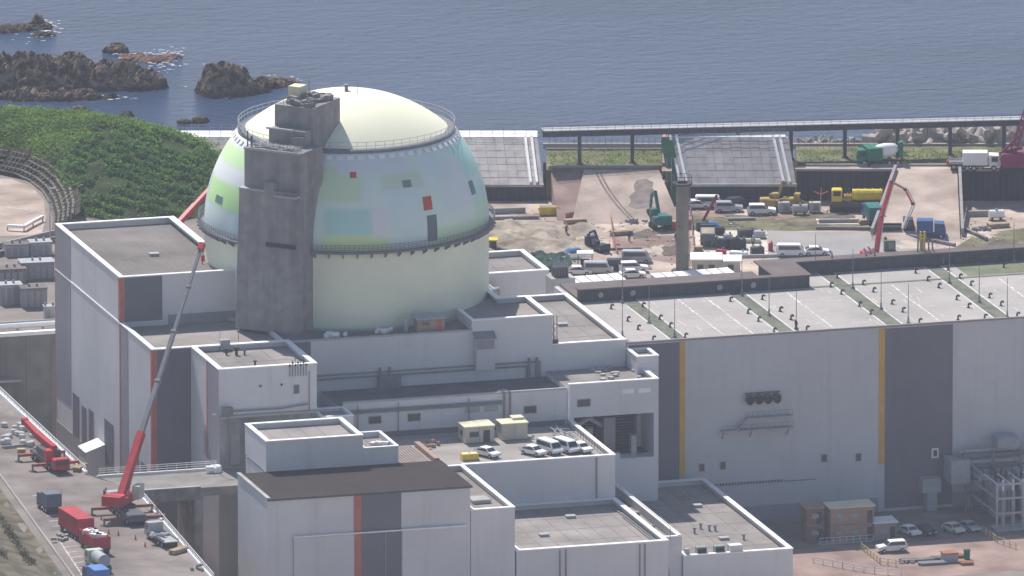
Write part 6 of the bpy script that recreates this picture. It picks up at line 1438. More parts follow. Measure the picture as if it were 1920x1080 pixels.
# plates, hut, tarpaulin and small sheds on the sandy site
for (x0,y0,x1,y1,lab) in ((1145,408,1176,402,'dark steel plate lying on the sand nearer the dome'),(1207,408,1222,403,'dark steel plate under the excavator\'s left track'),(1256,408,1268,403,'dark steel plate right of the excavator'),(1148,412,1160,409,'small dark steel plate beside the larger one on the sand')):
    a, b = G(x0,y0,0), G(x1,y1,0); d = MB(); L_ = (x1-x0)/12.0; d.bb(-L_/2,L_/2,-1.2,1.2,0.02,0.35,0.05); single(d,'steel_plate',DSTEEL,lab,'plate',(a+b)/2,SR)
p = G(918,468,0); T = thing('yellow_roofed_cabin','small dark cabin with yellow roof beside the dome','cabin',p,SR); MB().bb(-1.1,1.1,-.9,.9,0,1.6,0.05).build('wall',DSTEEL,T); MB().box(-1.3,1.3,-1.1,1.1,1.6,1.8).build('roof',YELLOW,T); MB().ob((-.2,-.92,.8),(.6,.06,1.2)).build('door',GREYP,T)
TARP = M('dark_green_net',(0.03,0.065,0.055),0.9,0.25,0.8); m = MB()
for j in range(11):
    for i in range(25): s_ = i/24; p = ST(26.2+s_*8.6-j*0.1, 156+j*1.1, 0); m.v.append((p.x,p.y,0.35+0.75*max(0,fbm(i*.3,j*.4,7)+.4)))
for j in range(10):
    for i in range(24): k = j*25+i; m.f.append((k,k+1,k+26,k+25))
tag(m.build('green_netting',TARP),'crumpled dark green netting spread over the soil behind the rear annexe','netting')
for i,(x,y,lab) in enumerate(((1030,490,'stack of pale green pipes lying by the green netting'),(1062,486,'second stack of pale pipes nearer the sheds'))):
    p = G(x,y,0); T = thing('pipe_stack',lab,'pipes',p,SR+0.1)
    for k in range(5): MB().cyl((-2.4,-.6+.3*k,.2+.12*(k%2)),(2.4,-.6+.3*k,.2+.12*(k%2)),0.14,n=7).build('pipe',M('pipe_pale_green',(0.36,0.45,0.42),0.6,0.1,0.8),T)
p = G(1097,500,0); T = thing('small_shelter','small white-roofed shelter on dark posts behind the sheds','shelter',p,SR); MB().box(-1.3,1.3,-1.1,1.1,2.2,2.4).build('roof',WHITE,T)
for sx in (-1.1,1.1):
    for sy in (-.9,.9): MB().cyl((sx,sy,0),(sx,sy,2.2),0.07,n=5).build('post',DSTEEL,T)
MB().bb(-.7,.7,-.6,.6,0,1.2,.05).build('cabinet',DSTEEL,T)
p = G(1040,515,0); T = thing('roof_machine','dark ventilation plant on the roof edge beside the rear annexe','plant',Vector((40.5,24,27.5)),0); MB().bb(-1.1,1.1,-1,1,0,1.6,.1).build('housing',DSTEEL,T)
for k in range(5): MB().cyl((-.9+.45*k,-.9,0.2),(-.9+.45*k,-.9,2.2+.3*(k%2)),0.12,n=6).build('pipe',STEEL,T)
MB().box(-1.8,2.0,-1.6,1.6,-3.5,0).build('plinth',CONC,T)
# safety fences of orange-red netting
ONET = M('orange_netting',(0.55,0.22,0.16),0.8,0.15,1.0)
for lab,pts in (('orange-red safety fence running across the sand by the dark machine',((1143,402),(1147,425),(1150,450),(1156,476))),('pink-red safety fence beside the tipper lorry and column',((1292,380),(1296,410),(1298,440),(1302,472),(1296,498))),('red fence posts behind the tilted steel plates',((1060,412),(1085,408),(1105,402)))):
    q = [G(x,y,0) for x,y in pts]; T = thing('safety_fence',lab,'fence',q[0]); b = tot(T)
    for u,v in zip(q,q[1:]):
        MB().bar(u-b+Vector((0,0,.6)),v-b+Vector((0,0,.6)),0.05,0.9).build('net',ONET,T)
        n = max(2,int((v-u).length/1.8)); m = MB()
        for k in range(n+1): w_ = u.lerp(v,k/n)-b; m.cyl(w_,w_+Vector((0,0,1.25)),0.06,n=5)
        m.build('posts',WPAINT,T)
# low walls / concrete strips
for lab,(xa,ya),(xb,yb),h,w_,mt in (('pale concrete wall strip by the dome at the soil field edge',(890,402),(985,399),0.9,0.5,PADC),('long dark pipe trench edge behind the soil field',(890,412),(1010,410),0.5,0.7,CONCD),('grey concrete beam before the right retaining wall',(1812,406),(1880,404),0.9,0.6,PADC),('long kerb beam at the front edge of the white yard',(1365,484),(1460,482),0.5,0.4,CONC),
   ('stepped kerb beam along the site road by the ramp foot',(1790,425),(1850,452),0.6,0.5,CONCD),('low wall along the near edge of the soil field',(915,468),(985,476),0.5,0.5,CONCD),('concrete beam below the yellow rig',(1535,418),(1640,417),0.6,0.5,PADC),('dark kerb beam behind the concrete pad',(1530,430),(1700,432),0.5,0.5,CONCD),('dark kerb beam under the dark lorry by the ramp',(1700,444),(1790,462),0.5,0.6,CONCD)):
    a, b = G(xa,ya,0), G(xb,yb,0); m = MB(); m.bar(Vector((0,0,h/2)),b-a+Vector((0,0,h/2)),w_,h); single(m,'concrete_beam',mt,lab,'beam',a)
# traffic cones and workers
cm = MB(); cm.cyl((0,0,0.04),(0,0,0.75),0.17,0.04,n=8); cm.box(-.22,.22,-.22,.22,0,0.05); cm = cm.mesh('traffic_cone',M('cone_orange',(0.6,0.14,0.05),0.6,0.08,1.0))
for x,y in ((190,975),(204,1001),(222,1004),(254,1012),(272,1025)):
    o = bpy.data.objects.new('traffic_cone',cm); C.objects.link(o); o.location = G(x,y,ROADZ+.012); tag(o,'small orange cone in the line beside the big red crane','cone','cones along the crane road')
for px,py,lab in ((1689,308,'red barrel at the rear of the mixer lorry'),(1779,311,'red barrel at the top of the ramp')):
    m = MB(); m.lathe([(0.01,0),(0.38,0),(0.42,0.35),(0.38,0.75),(0.30,1.0),(0.01,1.02)],12); single(m,'barrel',M('barrel_red',(0.55,0.10,0.08),0.5,0.1,1.0),lab,'barrel',G(px,py,5.02),smooth=True)
def worker(label, loc, rz, top, trousers, helmet):
    prof = [(0,0)]; m = MB()
    # one body mesh: lofted rings, legs then torso and head
    def loft(rings, n=10):
        o = len(m.v)
        for (c,rx,ry) in rings:
            for i in range(n): a = 2*math.pi*i/n; m.v.append((c[0]+rx*math.cos(a),c[1]+ry*math.sin(a),c[2]))
        for k in range(len(rings)-1):
            for i in range(n): j=(i+1)%n; m.f.append((o+k*n+i,o+k*n+j,o+(k+1)*n+j,o+(k+1)*n+i))
        m.f.append(tuple(range(o+n-1,o-1,-1))); m.f.append(tuple(range(o+(len(rings)-1)*n,o+len(rings)*n)))
    T = thing('person',label,'person',loc,rz)
    for sg in (-1,1): loft([((0.10,sg*.1,0),.12,.05),((0.02,sg*.1,0.1),.06,.06),((0.02,sg*.1,.45),.075,.075),((0,sg*.1,.88),.1,.1)])
    loft([((0,0,.82),.12,.17),((0,0,1.0),.12,.18),((0,0,1.3),.14,.22),((0,0,1.42),.1,.2),((0,0,1.47),.06,.07),((0,0,1.54),.06,.06),((0.01,0,1.6),.095,.08),((0.01,0,1.7),.1,.085),((0,0,1.76),.06,.05)])
    for sg in (-1,1): loft([((0,sg*.22,1.4),.06,.06),((0.02,sg*.28,1.12),.05,.05),((0.12,sg*.27,.86),.04,.04),((0.16,sg*.26,.76),.045,.025)])
    m.build('body',trousers,T); MB().lathe([(.13,1.66),(.115,1.72),(.08,1.79),(.005,1.82)],12).build('helmet',helmet,T)
    j = MB().lathe([(.19,.86),(.17,1.0),(.19,1.25),(.20,1.4),(.12,1.46)],12); j.v = [(x*0.82,y*1.12,z) for x,y,z in j.v]; j.build('jacket',top,T)
worker('worker in white helmet and dark clothes at the turbine roof edge',Vector((G(1490,620,TZ+.06).x,TYF+0.7,TZ+.3)),0.5,NAVY,BLACKP,WPAINT)
worker('worker in dark teal standing on the sand near the reddish ramp',G(1103,360,0),0.2,TEAL,NAVY,WPAINT)
# bags heap by the small crane
rb = random.Random(3)
bgm = MB().lathe([(0.01,0),(0.42,0.02),(0.5,0.3),(0.44,0.7),(0.2,0.82),(0.01,0.84)],10).mesh('white_bag',M('dusty_bag',(0.55,0.54,0.52),0.9,0.2,0.9))
for k in range(26):
    o = bpy.data.objects.new('bulk_bag',bgm); C.objects.link(o); p = G(rb.uniform(4,62),rb.uniform(800,838),ROADZ); o.location = (p.x,p.y,p.z); s_ = rb.uniform(.8,1.25); o.scale = (s_,s_,s_*rb.uniform(.7,1)); o.rotation_euler=(0,0,rb.uniform(0,6))
    tag(o,'white bulk bag in the pile beside the folded red crane','bag','white bags piled by the small crane')
# deck things
def cabin(label, px, py, L_, W_, H_, double=False, rz=0.0):
    T = thing('site_cabin',label,'cabin',G(px,py,DZ),rz)
    MB().box(-L_/2,L_/2,-W_/2,W_/2,0.1,H_).build('wall',BEIGE,T); n = 2
    for k in range(n): MB().box(-L_/2-.15+k*(L_+.3)/n+.02,-L_/2-.15+(k+1)*(L_+.3)/n-.02,-W_/2-.2,W_/2+.15,H_,H_+.16).build('roof_panel',CREAM,T)
    MB().box(-.03,.03,-W_/2-.02,-W_/2,0.1,H_).build('joint',STEEL,T)
    if double: MB().box(0.2,L_/2,W_/2-1.2,W_/2+.6,H_+.17,H_+.5).build('upper_roof',CREAM,T)
    else:
        for x in (-L_/2+.7,): w_ = MB().box(x,x+1.5,-W_/2-.05,-W_/2,.95,1.85).build('window',STEEL,T); MB().box(x+.1,x+1.4,-W_/2-.07,-W_/2-.05,1.05,1.75).build('pane',GLASS,w_)
        MB().box(L_/2-1.7,L_/2-.7,-W_/2-.05,-W_/2,.12,1.95).build('door',DSTEEL,T); w_ = MB().box(-L_/2-.05,-L_/2,-.6,.6,.95,1.8).build('window',STEEL,T); MB().box(-L_/2-.07,-L_/2-.05,-.5,.5,1.05,1.7).build('pane',GLASS,w_)
    return T
cabin('cream-roofed site cabin with window and door on the vehicle deck',893,826,4.6,3.6,2.5)
cabin('windowless twin cream cabin next to the windowed one on the deck',960,821,4.0,3.0,2.5,True)
T = thing('crate_pallet','yellow mesh crates standing beside the lone hatchback on the deck','crates',G(881,862,DZ),0)
for x in (-1.3,0.0): 
    MB().box(x,x+1.2,-.7,.7,0.15,1.0).build('crate',YELLOW,T)
    MB().box(x+.08,x+1.12,-.62,.62,1.0,1.04).build('crate_top',CREAM,T)
MB().box(-1.4,1.3,-.75,.75,0,0.14).build('pallet',WOOD,T)
clutter('stacked boards and boxes behind the reddish ribbed roof','board_stack','boards',G(815,838,DZ),8,0.6,WOOD,1.0)
clutter('small grey units beside the windowless cabin on the deck','unit_group','units',G(990,822,DZ),6,0.5,GREYP,0.7)
# forecourt cabins
def stack_cabin(label, px, py, L_, W_, storeys, wall, rz, roofm=CREAM):
    T = thing('prefab_cabin',label,'cabin',G(px,py,0.012),rz)
    for k in range(storeys):
        z = k*2.6; MB().box(-L_/2,L_/2,-W_/2,W_/2,z+.05,z+2.52).build('wall',wall,T); MB().box(-L_/2-.03,L_/2+.03,-W_/2-.03,W_/2+.03,z+2.52,z+2.62).build('floor_band',STEEL,T)
        for x in np.arange(-L_/2+.8,L_/2-1.2,2.4): w_ = MB().box(x,x+1.2,-W_/2-.05,-W_/2,z+1.0,z+1.8).build('window',STEEL,T); MB().box(x+.08,x+1.12,-W_/2-.07,-W_/2-.05,z+1.08,z+1.72).build('pane',M('pale_pane',(0.32,0.34,0.36),0.3,0.1,1.0),w_)
        MB().box(L_/2-1.0,L_/2-.2,-W_/2-.06,-W_/2,z+.1,z+2.0).build('door',DSTEEL,T)
    MB().prism([(-L_/2-.25,-W_/2-.3),(L_/2+.25,-W_/2-.3),(L_/2+.25,W_/2+.3),(-L_/2-.25,W_/2+.3)],[storeys*2.6+.03]*4,[storeys*2.6+.16,storeys*2.6+.16,storeys*2.6+.3,storeys*2.6+.3]).build('roof',roofm,T); return T
stack_cabin('brown two-storey prefab cabin with cream roof on the forecourt',1592,1010,6.8,3.2,2,WOOD,0)
stack_cabin('single-storey grey-brown cabin against the two-storey one',1655,1008,3.4,3.0,1,M('grey_brown_panel',(0.30,0.26,0.24),0.7,0.1,0.6),0,WPAINT)
stack_cabin('narrow two-storey brown cabin in the deep wall shadow',1522,1012,2.6,3.0,2,M('shade_brown',(0.24,0.16,0.13),0.7,0.1,0.6),0,WOOD)  # the cabin brown darkened, wall shadow put into the colour
T = thing('handrail_stair','white handrail in front of the brown two-storey cabin','handrail',G(1590,1018,0.012))
m = MB()
for k in range(9): m.cyl((-4.4+k*1.05,0,0),(-4.4+k*1.05,0,1.0),0.04,n=4)
m.cyl((-4.4,0,1.0),(4.0,0,1.0),0.04,n=4); m.cyl((-4.4,0,.5),(4.0,0,.5),0.03,n=4); m.build('rail',WPAINT,T); MB().box(-4.5,4.1,-.1,.9,0,0.12).build('step',CONC,T)
# steel gantry and transformers at the right edge
T = thing('transformer_gantry','grey steel gantry with transformers at the turbine wall by the picture edge','gantry',(92.5,-34,0))
for x in (-2.9,1.2,5.2):
    for y in (-9.5,5.0): MB().box(x-.15,x+.15,y-.15,y+.15,0,8.6 if y > 0 else 7.2).build('post',GREYP,T)
for z in (2.6,4.9,7.1): MB().bar((-2.9,-9.5,z),(5.2,-9.5,z),0.22,0.3).build('beam',GREYP,T); MB().bar((-2.9,-9.5,z),(-2.9,5.0,z),0.2,0.26).build('beam',GREYP,T)
MB().bar((-2.9,5.0,8.5),(5.2,5.0,8.5),0.22,0.3).build('beam',GREYP,T)
for k in range(5): MB().bar((-2.9+k*2.0,-9.5,7.25),(-2.9+k*2.0,-3.0,7.25),0.14,0.14).build('top_bar',WPAINT,T)
for x,y in ((0.2,-1.5),(4.2,-1.5)):
    b_ = MB().bb(x-1.5,x+1.5,y-1.6,y+1.6,0.3,5.6,0.1).build('transformer',M('transformer_grey',(0.36,0.38,0.41),0.5,0.08,0.8),T)
    for q in range(6): MB().box(x-1.45+q*.5,x-1.25+q*.5,y-2.1,y-1.62,0.8,4.6).build('cooling_fin',MATS['transformer_grey'],b_)
    for q in (-.8,0,.8): MB().cyl((x+q,y,5.6),(x+q,y,7.2),0.16,n=8).build('bushing',DSTEEL,b_)
for x in (-1.6,0.0,1.6,3.2): MB().cyl((x,-8.4,0),(x,-8.4,5.8),0.3,n=10).build('insulator_column',CONC,T); 
for x in (-1.6,0.0,1.6,3.2): MB().cyl((x,-8.4,5.8),(x,-8.4,7.5),0.18,n=8).build('insulator',WPAINT,T)
MB().box(-3.2,5.6,-10.2,-7.0,0,0.25).build('plinth',CONC,T)
m = MB()
for k in range(16): m.ob((random.uniform(-3,5),random.uniform(-3,3),random.uniform(5.6,6.6)),(random.uniform(.3,1.6),random.uniform(.2,.8),random.uniform(.2,.9)),random.uniform(0,3))
m.build('switchgear',MATS['transformer_grey'],T)['kind'] = 'stuff'
MB().box(-6.4,-3.4,2.6,6.6,4.6,8.2).build('duct_hood',GREYP,T)
T = thing('pipe_rack','shaded pipe rack and ducts along the turbine wall beside the gantry','pipe rack',(91,-29.5,0))
for x in (-2.4,2.0,6.4):
    MB().box(x-.15,x+.15,-1.2,-.9,0,9.4).build('post',PIPE,T); MB().box(x-.12,x+.12,-1.2,2.2,6.2,6.5).build('bracket',PIPE,T)
for k,(z,r) in enumerate(((6.7,.25),(7.4,.35),(8.3,.4),(9.2,.22),(4.9,.3))): MB().cyl((-3.2,-.3+.25*(k%3),z),(9.5,-.3+.25*(k%3),z),r,n=8).build('pipe',GREYP if k%2 else PIPE,T)
for x in (-1.2,0.6,3.4,5.2): MB().cyl((x,-.5,0),(x,-.5,6.6),.18,n=7).build('riser',PIPE,T)
MB().bb(2.6,6.0,-1.4,1.8,9.6,11.2,.1).build('duct',MATS['transformer_grey'],T)
# material yard in the forecourt
rb = random.Random(9)
for k,(x,y,l_,mt,lab) in enumerate(((1720,1052,5.0,CONCD,'dark girder bundle on the forecourt storage area'),(1748,1058,4.2,STEEL,'grey girder bundle nearest the forecourt edge'),(1765,1048,3.4,CONCD,'short dark girders behind the grey bundle'),(1790,1045,3.0,M('rust',(0.36,0.16,0.08),0.8,0.15,0.8),'rusty orange girders beyond the red-topped box'),(1812,1058,2.0,MATS['rust'],'single rusty girder nearest the forecourt edge'))):
    T = thing('girder_bundle',lab,'girders',G(x,y,0.012),-0.05+rb.uniform(-.1,.1))
    for q in range(4): MB().box(-l_/2+rb.uniform(-.2,.2),l_/2,-.7+q*.38,-.45+q*.38,0.12,0.4).build('girder',mt,T)
    MB().box(-l_/3,-l_/3+.15,-.8,.8,0,0.12).build('bearer',WOOD,T); MB().box(l_/3,l_/3+.15,-.8,.8,0,0.12).build('bearer',WOOD,T)
p = G(1780,1052,0.012); T = thing('storage_box','grey storage box with rusty lid in the forecourt storage area','box',p,0); MB().bb(-1.1,1.1,-.9,.9,0,1.3,.05).build('box_body',GREYP,T); MB().box(-1.2,1.2,-1,1,1.3,1.45).build('lid',MATS['rust'],T)
p = G(1813,1048,0.012); T = thing('green_bin','dark green bin standing among the rusty girders','bin',p,0); MB().cyl((0,0,0),(0,0,1.3),0.45,0.5,n=10).build('body',GREEN,T); MB().cyl((0,0,1.3),(0,0,1.45),0.55,n=10).build('lid',DSTEEL,T)
clutter('pale rubble heap at the edge of the forecourt storage area','rubble_heap','rubble',G(1702,1056,0.012),12,0.4,PADC,0.7)
for lab,pts in (('yellow-posted chain fence curving in front of the forecourt storage area',((1615,1030),(1650,1058),(1680,1062))),('white handrail at the bottom edge of the forecourt',((1525,1055),(1580,1066),(1640,1076),(1690,1080))),('yellow-posted fence beside the steel gantry',((1842,998),(1870,1018),(1905,1030)))):
    q = [G(x,y,0.012) for x,y in pts]; T = thing('post_fence',lab,'fence',q[0]); b = tot(T)
    for u,v in zip(q,q[1:]):
        for z in (.5,.95): MB().bar(u-b+Vector((0,0,z)),v-b+Vector((0,0,z)),0.06,0.09).build('rail',WPAINT if 'white' in lab else BEIGE,T)
        n = max(2,int((v-u).length/1.5))
        for k in range(n+1): w_ = u.lerp(v,k/n)-b; MB().cyl(w_,w_+Vector((0,0,1.05)),0.08,n=6).build('post',YELLOW if 'yellow' in lab else WPAINT,T)
# scaffolding with green netting on the end of the shorter embankment
T = thing('scaffold','scaffold tubes with green netting at the end of the shorter embankment','scaffolding',ST(49.9,204.2,0),SR)
for ix in range(3):
    for iy in range(8): MB().cyl((ix*0.75-.9,iy*2.1,0),(ix*0.75-.9,iy*2.1,9.6 if iy > 2 else 5.5+iy*1.6),0.05,n=5).build('standard',GREYP,T)
for z in (1.8,3.6,5.4,7.2,9.0):
    for ix in range(3): MB().cyl((ix*.75-.9,0 if z < 6 else 5.0,z),(ix*.75-.9,14.7,z),0.045,n=4).build('ledger',GREYP,T)
    MB().box(-.9,.6,0 if z < 6 else 5,14.7,z-.04,z).build('platform',WOOD,T)
m = MB(); q_ = [(0.7,-0.7,0.4),(2.5,-0.7,0.4),(0.9,4.6,9.5),(-1.1,4.6,9.5)]; m.add(q_+[(a,b,c-0.06) for a,b,c in q_],[(0,1,2,3),(7,6,5,4),(0,4,5,1),(1,5,6,2),(2,6,7,3),(3,7,4,0)])
m.build('netting',M('net_green',(0.06,0.19,0.10),0.9,0.2,0.6,streak=0.2),T)
m = MB()
for k in range(14): m.ob((random.uniform(-2.6,2.4),random.uniform(-5,-1),random.uniform(.2,.8)),(random.uniform(.4,1.4),random.uniform(.4,1.2),random.uniform(.3,.9)),random.uniform(0,3))
o = m.build('rubble_heap',PADC); o.location = ST(50,200.0,0); tag(o,'pale rubble and boxes below the green scaffold netting','rubble')
# switchgear yard behind the trench wall
rb = random.Random(21)
for k,(px,py,l_,w_,h_,mt,lab) in enumerate(((18,560,3.6,2.4,3.0,GREYP,'pale grey switchgear cabinet nearest the picture edge behind the trench'),(62,566,4.0,2.6,3.0,STEEL,'wide grey switchgear house behind the trench wall'),(92,590,1.6,1.4,2.0,GREYP,'small pale cabinet by the fuel building corner'),(20,520,4.4,3.0,2.2,CONCD,'long dark equipment house in the yard behind the trench'),(68,512,5.2,3.0,2.6,STEEL,'dark-roofed equipment house below the crib wall'),(30,470,3.8,2.4,1.8,GREYP,'pale container at the back of the switchgear yard'),(75,468,3.4,2.4,2.0,GREYP,'second pale container at the back of the yard'))):
    p = G(px,py+8,ROADZ); T = thing('switchgear_house',lab,'switchgear',p,SR*0.3)
    MB().bb(-l_/2,l_/2,-w_/2,w_/2,0,h_,.06).build('housing',mt,T); MB().box(-l_/2-.1,l_/2+.1,-w_/2-.1,w_/2+.1,h_,h_+.14).build('roof',ROOFD if k%2 else GREYP,T)
    for q in range(int(l_)): MB().box(-l_/2+.2+q,-l_/2+.9+q,-w_/2-.05,-w_/2,.2,h_-.4).build('cabinet_door',MCLAD,T)
    for q in range(2): MB().cyl((-.6+q*1.2,0,h_),(-.6+q*1.2,0,h_+.6),.18,n=8).build('vent',STEEL,T)
for lab,y,mt,r in (('fat pale pipe running along the top of the trench wall',53.0,WPAINT,.42),('thinner grey pipe behind the pale one above the trench wall',55.2,GREYP,.22)):
    T = thing('pipeline',lab,'pipe',(-50,y,ROADZ)); MB().cyl((0,0,.75),(26,0,.75),r,n=10).build('pipe',mt,T)
    for k in range(7): MB().box(k*4-.15+.5,k*4+.15+.5,-.3,.3,0,.75-r*.8).build('support',CONC,T)
m = MB(); m.cyl((0,0,0),(0,0,10),0.1,0.06,n=6); m.ob((0.4,0,9.9),(1.0,.3,.15)); single(m,'lamp_post',GREYP,'tall thin lamp post behind the fuel building corner','lamp post',G(94,470,ROADZ))
# sloping pipeline road behind the yard
for k,(ya,yb) in enumerate(((486,452),(470,440))):
    a, b = G(-20,ya,ROADZ), G(106,yb,ROADZ); m = MB(); m.bar(Vector((0,0,.5)),b-a+Vector((0,0,.5)),0.5,0.7); single(m,'low_wall',PADC if k else CONCD,('upper' if k else 'lower')+' pale kerb wall slanting up behind the switchgear yard','wall',a)

# more plant and material in the works
TIMB = M('timber',(0.42,0.31,0.20),0.9,0.2,0.8); REB = M('rebar_rust',(0.26,0.13,0.09),0.9,0.2,0.8); NETB = M('blue_sheet',(0.10,0.20,0.38),0.8,0.15,0.8); GRN2 = M('olive_green',(0.13,0.17,0.10),0.7,0.15,0.8)
def stack(kind, label, px, py, rz=0.0, z=0.02):
    p = G(px,py,z); T = thing({'timber':'timber_stack','rebar':'rebar_bundle','pallets':'pallet_stack','pipes':'pipe_bundle','cabinet':'plant_cabinet','tank':'water_tank','blocks':'block_pile','sheet':'covered_pile','skip':'waste_skip'}[kind],label,{'timber':'timber','rebar':'rebar','pallets':'pallets','pipes':'pipes','cabinet':'cabinet','tank':'tank','blocks':'blocks','sheet':'tarpaulin','skip':'skip'}[kind],p,SR+rz)
    r_ = random.Random(px*7+py)
    if kind == 'timber':
        for j in range(3):
            for k in range(4): MB().box(-1.7+r_.uniform(-.2,.1),1.7+r_.uniform(-.1,.2),-.6+k*.3,-.36+k*.3,.1+j*.2,.27+j*.2).build('plank',TIMB,T)
        for x in (-1.2,1.2): MB().box(x-.06,x+.06,-.65,.6,0,.1).build('bearer',WOOD,T)
    elif kind == 'rebar':
        for k in range(8): MB().cyl((-2.6+r_.uniform(-.3,.3),-.4+k*.1,.14+.05*(k%2)),(2.6,-.4+k*.1+r_.uniform(-.1,.1),.14+.05*(k%2)),.05,n=5).build('bar',REB,T)
    elif kind == 'pallets':
        for j in range(5): MB().ob((r_.uniform(-.06,.06),r_.uniform(-.06,.06),.08+j*.15),(1.2,1.1,.12),r_.uniform(-.05,.05)).build('pallet',TIMB,T)
    elif kind == 'pipes':
        for k in range(7): MB().cyl((-2.2,-.55+.22*(k%5)+(.11 if k > 4 else 0),.12+(.19 if k > 4 else 0)),(2.2,-.55+.22*(k%5)+(.11 if k > 4 else 0),.12+(.19 if k > 4 else 0)),.105,n=8).build('pipe',r_.choice((GREYP,GREYP,STEEL)),T)
    elif kind == 'cabinet':
        m_ = r_.choice((GREYP,GRN2,NAVY,BEIGE)); MB().bb(-.9,.9,-.55,.55,.12,1.7,.05).build('housing',m_,T); MB().box(-.95,.95,-.6,.6,0,.12).build('skid',DSTEEL,T); MB().ob((.2,-.57,.9),(.9,.04,1.0)).build('door',STEEL,T); MB().cyl((-.5,.2,1.7),(-.5,.2,2.1),.1,n=6).build('exhaust',DSTEEL,T)
    elif kind == 'tank':
        MB().cyl((-1.2,0,.95),(1.2,0,.95),.7,n=14).build('tank_body',r_.choice((GREYP,WPAINT,GRN2)),T)
        for x in (-.7,.7): MB().box(x-.12,x+.12,-.6,.6,0,.5).build('saddle',DSTEEL,T)
        MB().cyl((0,0,1.6),(0,0,1.85),.22,n=8).build('hatch',STEEL,T)
    elif kind == 'blocks':
        for k in range(9): MB().ob((r_.gauss(0,.9),r_.gauss(0,.5),.22+(.3 if k > 6 else 0)),(.8,.45,.42),r_.uniform(0,3)).build('block',PADC,T)
    elif kind == 'sheet':
        m = MB()
        for j in range(9):
            for i in range(13): x, y = -1.8+i*.3, -1.1+j*.275; e = min(1,min(i,12-i,j*1.4,(8-j)*1.4)/3); m.v.append((x,y,e*(.75+.25*fbm(x*1.5+px,y*1.5,2))))
        for j in range(8):
            for i in range(12): k = j*13+i; m.f.append((k,k+1,k+14,k+13))
        m.build('tarpaulin',r_.choice((NETB,GRN2,TARP)),T,smooth=True)
    elif kind == 'skip':
        MB().ext([(-1.5,.1),(1.5,.1),(1.9,1.3),(-1.9,1.3)],-.85,.85).build('body',r_.choice((GREEN,REDC,YELLOW)),T); MB().box(-1.6,1.6,-.7,.7,1.2,1.36).build('waste',SOIL,T)
for a in (('timber','timber stack on the sand near the orange safety fence',1165,440,.3),('timber','timber stack lying by the red fence posts at the soil field',1078,418,.2),('rebar','rebar bundle between the silver minibus and the fence',1172,468,.1),('rebar','rebar bundle lying beside the tipper lorry',1345,452,.2),
 ('pallets','pallet stack at the corner of the white yard by the column',1310,470,.1),('pallets','pallet stack behind the long white-sheeted shed',1150,500,.4),('pipes','grey pipe bundle on grass before the parked row',1390,412,.1),('pipes','grey pipe bundle at the foot of the ramp beside the lorry',1720,436,.5),
 ('cabinet','plant cabinet beside the white pickup on red earth',1470,398,.2),('cabinet','plant cabinet at the foot of the marker mast',1528,398,.0),('cabinet','plant cabinet nearest the dark machine on the rubble',1108,462,.6),('tank','water tank standing on the grass before the yellow rig',1500,402,.1),('tank','water tank beside the concrete beam before the right wall',1868,412,.2),
 ('blocks','concrete block pile right of the ramp foot',1835,432,.1),('blocks','concrete block pile near the reddish ramp foot',1122,395,.3),('blocks','block pile beside the dark steel plate on the sand',1190,418,.5),('sheet','covered pile beside the pale pipes behind the rear annexe',1008,482,.2),('sheet','covered pile on the sand below the dark machine',1075,474,.4),
 ('sheet','covered pile between the white yard and the red earth',1330,424,.1),('skip','waste skip on the sand behind the tipper lorry',1275,428,.4),('skip','waste skip at the back edge of the soil field',1030,402,.1),('timber','timber stack on pale ground beyond the right kerb',1872,426,.3),('rebar','rebar bundle on the ground under the dark wall beside the ramp',1850,402,.05),
 ('pipes','pipe bundle lying along the dark wall behind the yellow rig',1510,386,.0),('pallets','pallet stack beside the blue lorry and pump boom',1618,420,.2),('cabinet','plant cabinet on the concrete pad beside the pump',1668,470,.1),('blocks','block pile at the foot of the embankment by the ochre excavator',1480,396,.2)):
    stack(*a)
for x,y,lab in ((1180,452,'worker in a pale helmet on the sand behind the minibus'),(1268,455,'worker standing on red earth beside the round column'),(1412,462,'worker among the machines of the white yard'),(1660,462,'worker standing on the concrete pad beside the pump'),(1062,440,'worker walking on the soil field')):
    worker(lab,G(x,y,0.05),random.uniform(0,6),random.choice((NAVY,BLUE,GREYP,ORANGE)),NAVY,WPAINT)
for x,y,k in ((1446,372,'wheel loader parked among the machines at the embankment foot'),(1487,372,'second wheel loader beside the ochre excavator')):
    T = thing('wheel_loader',k,'wheel loader',G(x,y+18,0),SR+random.uniform(-.4,.4)); mt = M('loader_ochre',(0.42,0.30,0.08),0.6,0.2,0.8)
    MB().bb(-1.8,0.2,-.8,.8,.7,1.7,.12).build('engine_cover',mt,T); cb = MB().bb(0.2,1.2,-.65,.65,.8,2.5,.1).build('cab',mt,T); MB().ob((1.22,0,2.0),(.04,1.1,.7)).build('cab_window',GLASS,cb)
    for sg in (-1,1): MB().bar((1.0,sg*.5,1.2),(2.4,sg*.5,.7),.16,.22).build('lift_arm',mt,T)
    MB().ext([(2.3,.15),(3.0,.1),(3.0,.3),(2.6,.9),(2.3,.9)],-1.05,1.05).build('bucket',DSTEEL,T); wheels(T,(-1.1,1.1),1.9,0.6,0.4)
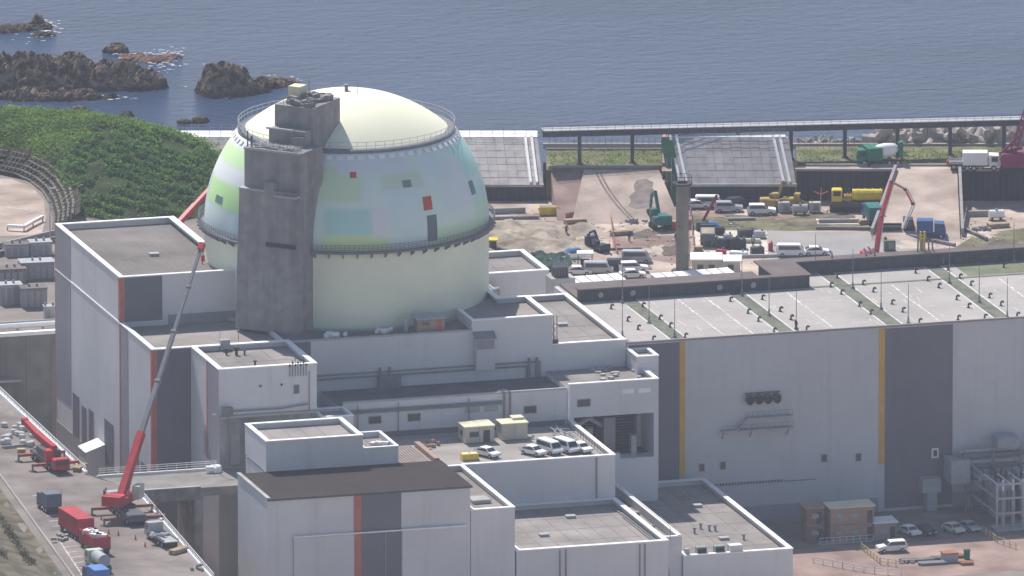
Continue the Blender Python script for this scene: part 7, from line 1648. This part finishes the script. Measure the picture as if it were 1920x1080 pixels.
for a in (('pallets','pallet stack beside the folded red crane on the road',40,850,.1,ROADZ+.02),('pipes','pipe bundle lying by the white bags on the road',30,838,.4,ROADZ+.02),('timber','timber stack at the trench barrier near the bridge',150,880,1.2,ROADZ+.02),('cabinet','plant cabinet at the barrier beside the big crane',205,940,.1,ROADZ+.02),('timber','timber stack beside the flatbed lorry at the barrier',335,1036,.9,ROADZ+.02),('blocks','block pile on the road edge by the parked red container',118,1012,.9,ROADZ+.02),('blocks','block pile at the near end of the trench barrier',372,1068,.9,ROADZ+.02)):
    stack(*a)
# roof odds and ends on the plain roofs
for (x,y,z,nm,lab) in ((8,-80,13.15,'roof_hatch','small grey hatch on the square block roof below the vehicle deck'),(15,-70,13.15,'roof_hatch','second grey hatch on the square block roof near the deck wall'),(42,-45,7.2,'roof_hatch','grey hatch on the wide low roof near the turbine wall'),(40,-66,7.2,'roof_hatch','low hatch in the middle of the wide low roof'),(30.5,-12,28.5,'roof_hatch','small hatch on the flat roof between dome and turbine hall'),(-28,8,38.66,'roof_hatch','small hatch on the high roof beside the dome')):
    T = thing(nm,lab,'hatch',(x,y,z)); MB().bb(-.7,.7,-.55,.55,0,.32,.05).build('curb',CONC,T); MB().box(-.75,.75,-.6,.6,.32,.4).build('lid',GREYP,T)

# ------------------------------------------------------------------ haze
mh = bpy.data.materials.new('haze'); mh.use_nodes = True; n_ = mh.node_tree.nodes; n_.remove(n_['Principled BSDF'])
pv = n_.new('ShaderNodeVolumePrincipled'); pv.inputs['Color'].default_value = (0.80,0.86,1.0,1); pv.inputs['Density'].default_value = HAZE; pv.inputs['Anisotropy'].default_value = 0.2
mh.node_tree.links.new(pv.outputs[0],n_['Material Output'].inputs['Volume'])
mb = MB(); c_ = [ST(s,t)[:2] for s,t in ((-9500,-3800),(9500,-3800),(9500,12500),(-9500,12500))]
mb.prism([tuple(p) for p in c_],-14.0,CAM.z+30)
o = mb.build('haze',mh); tag(o,'thin bluish haze in the air over the whole site','haze',kind='stuff')
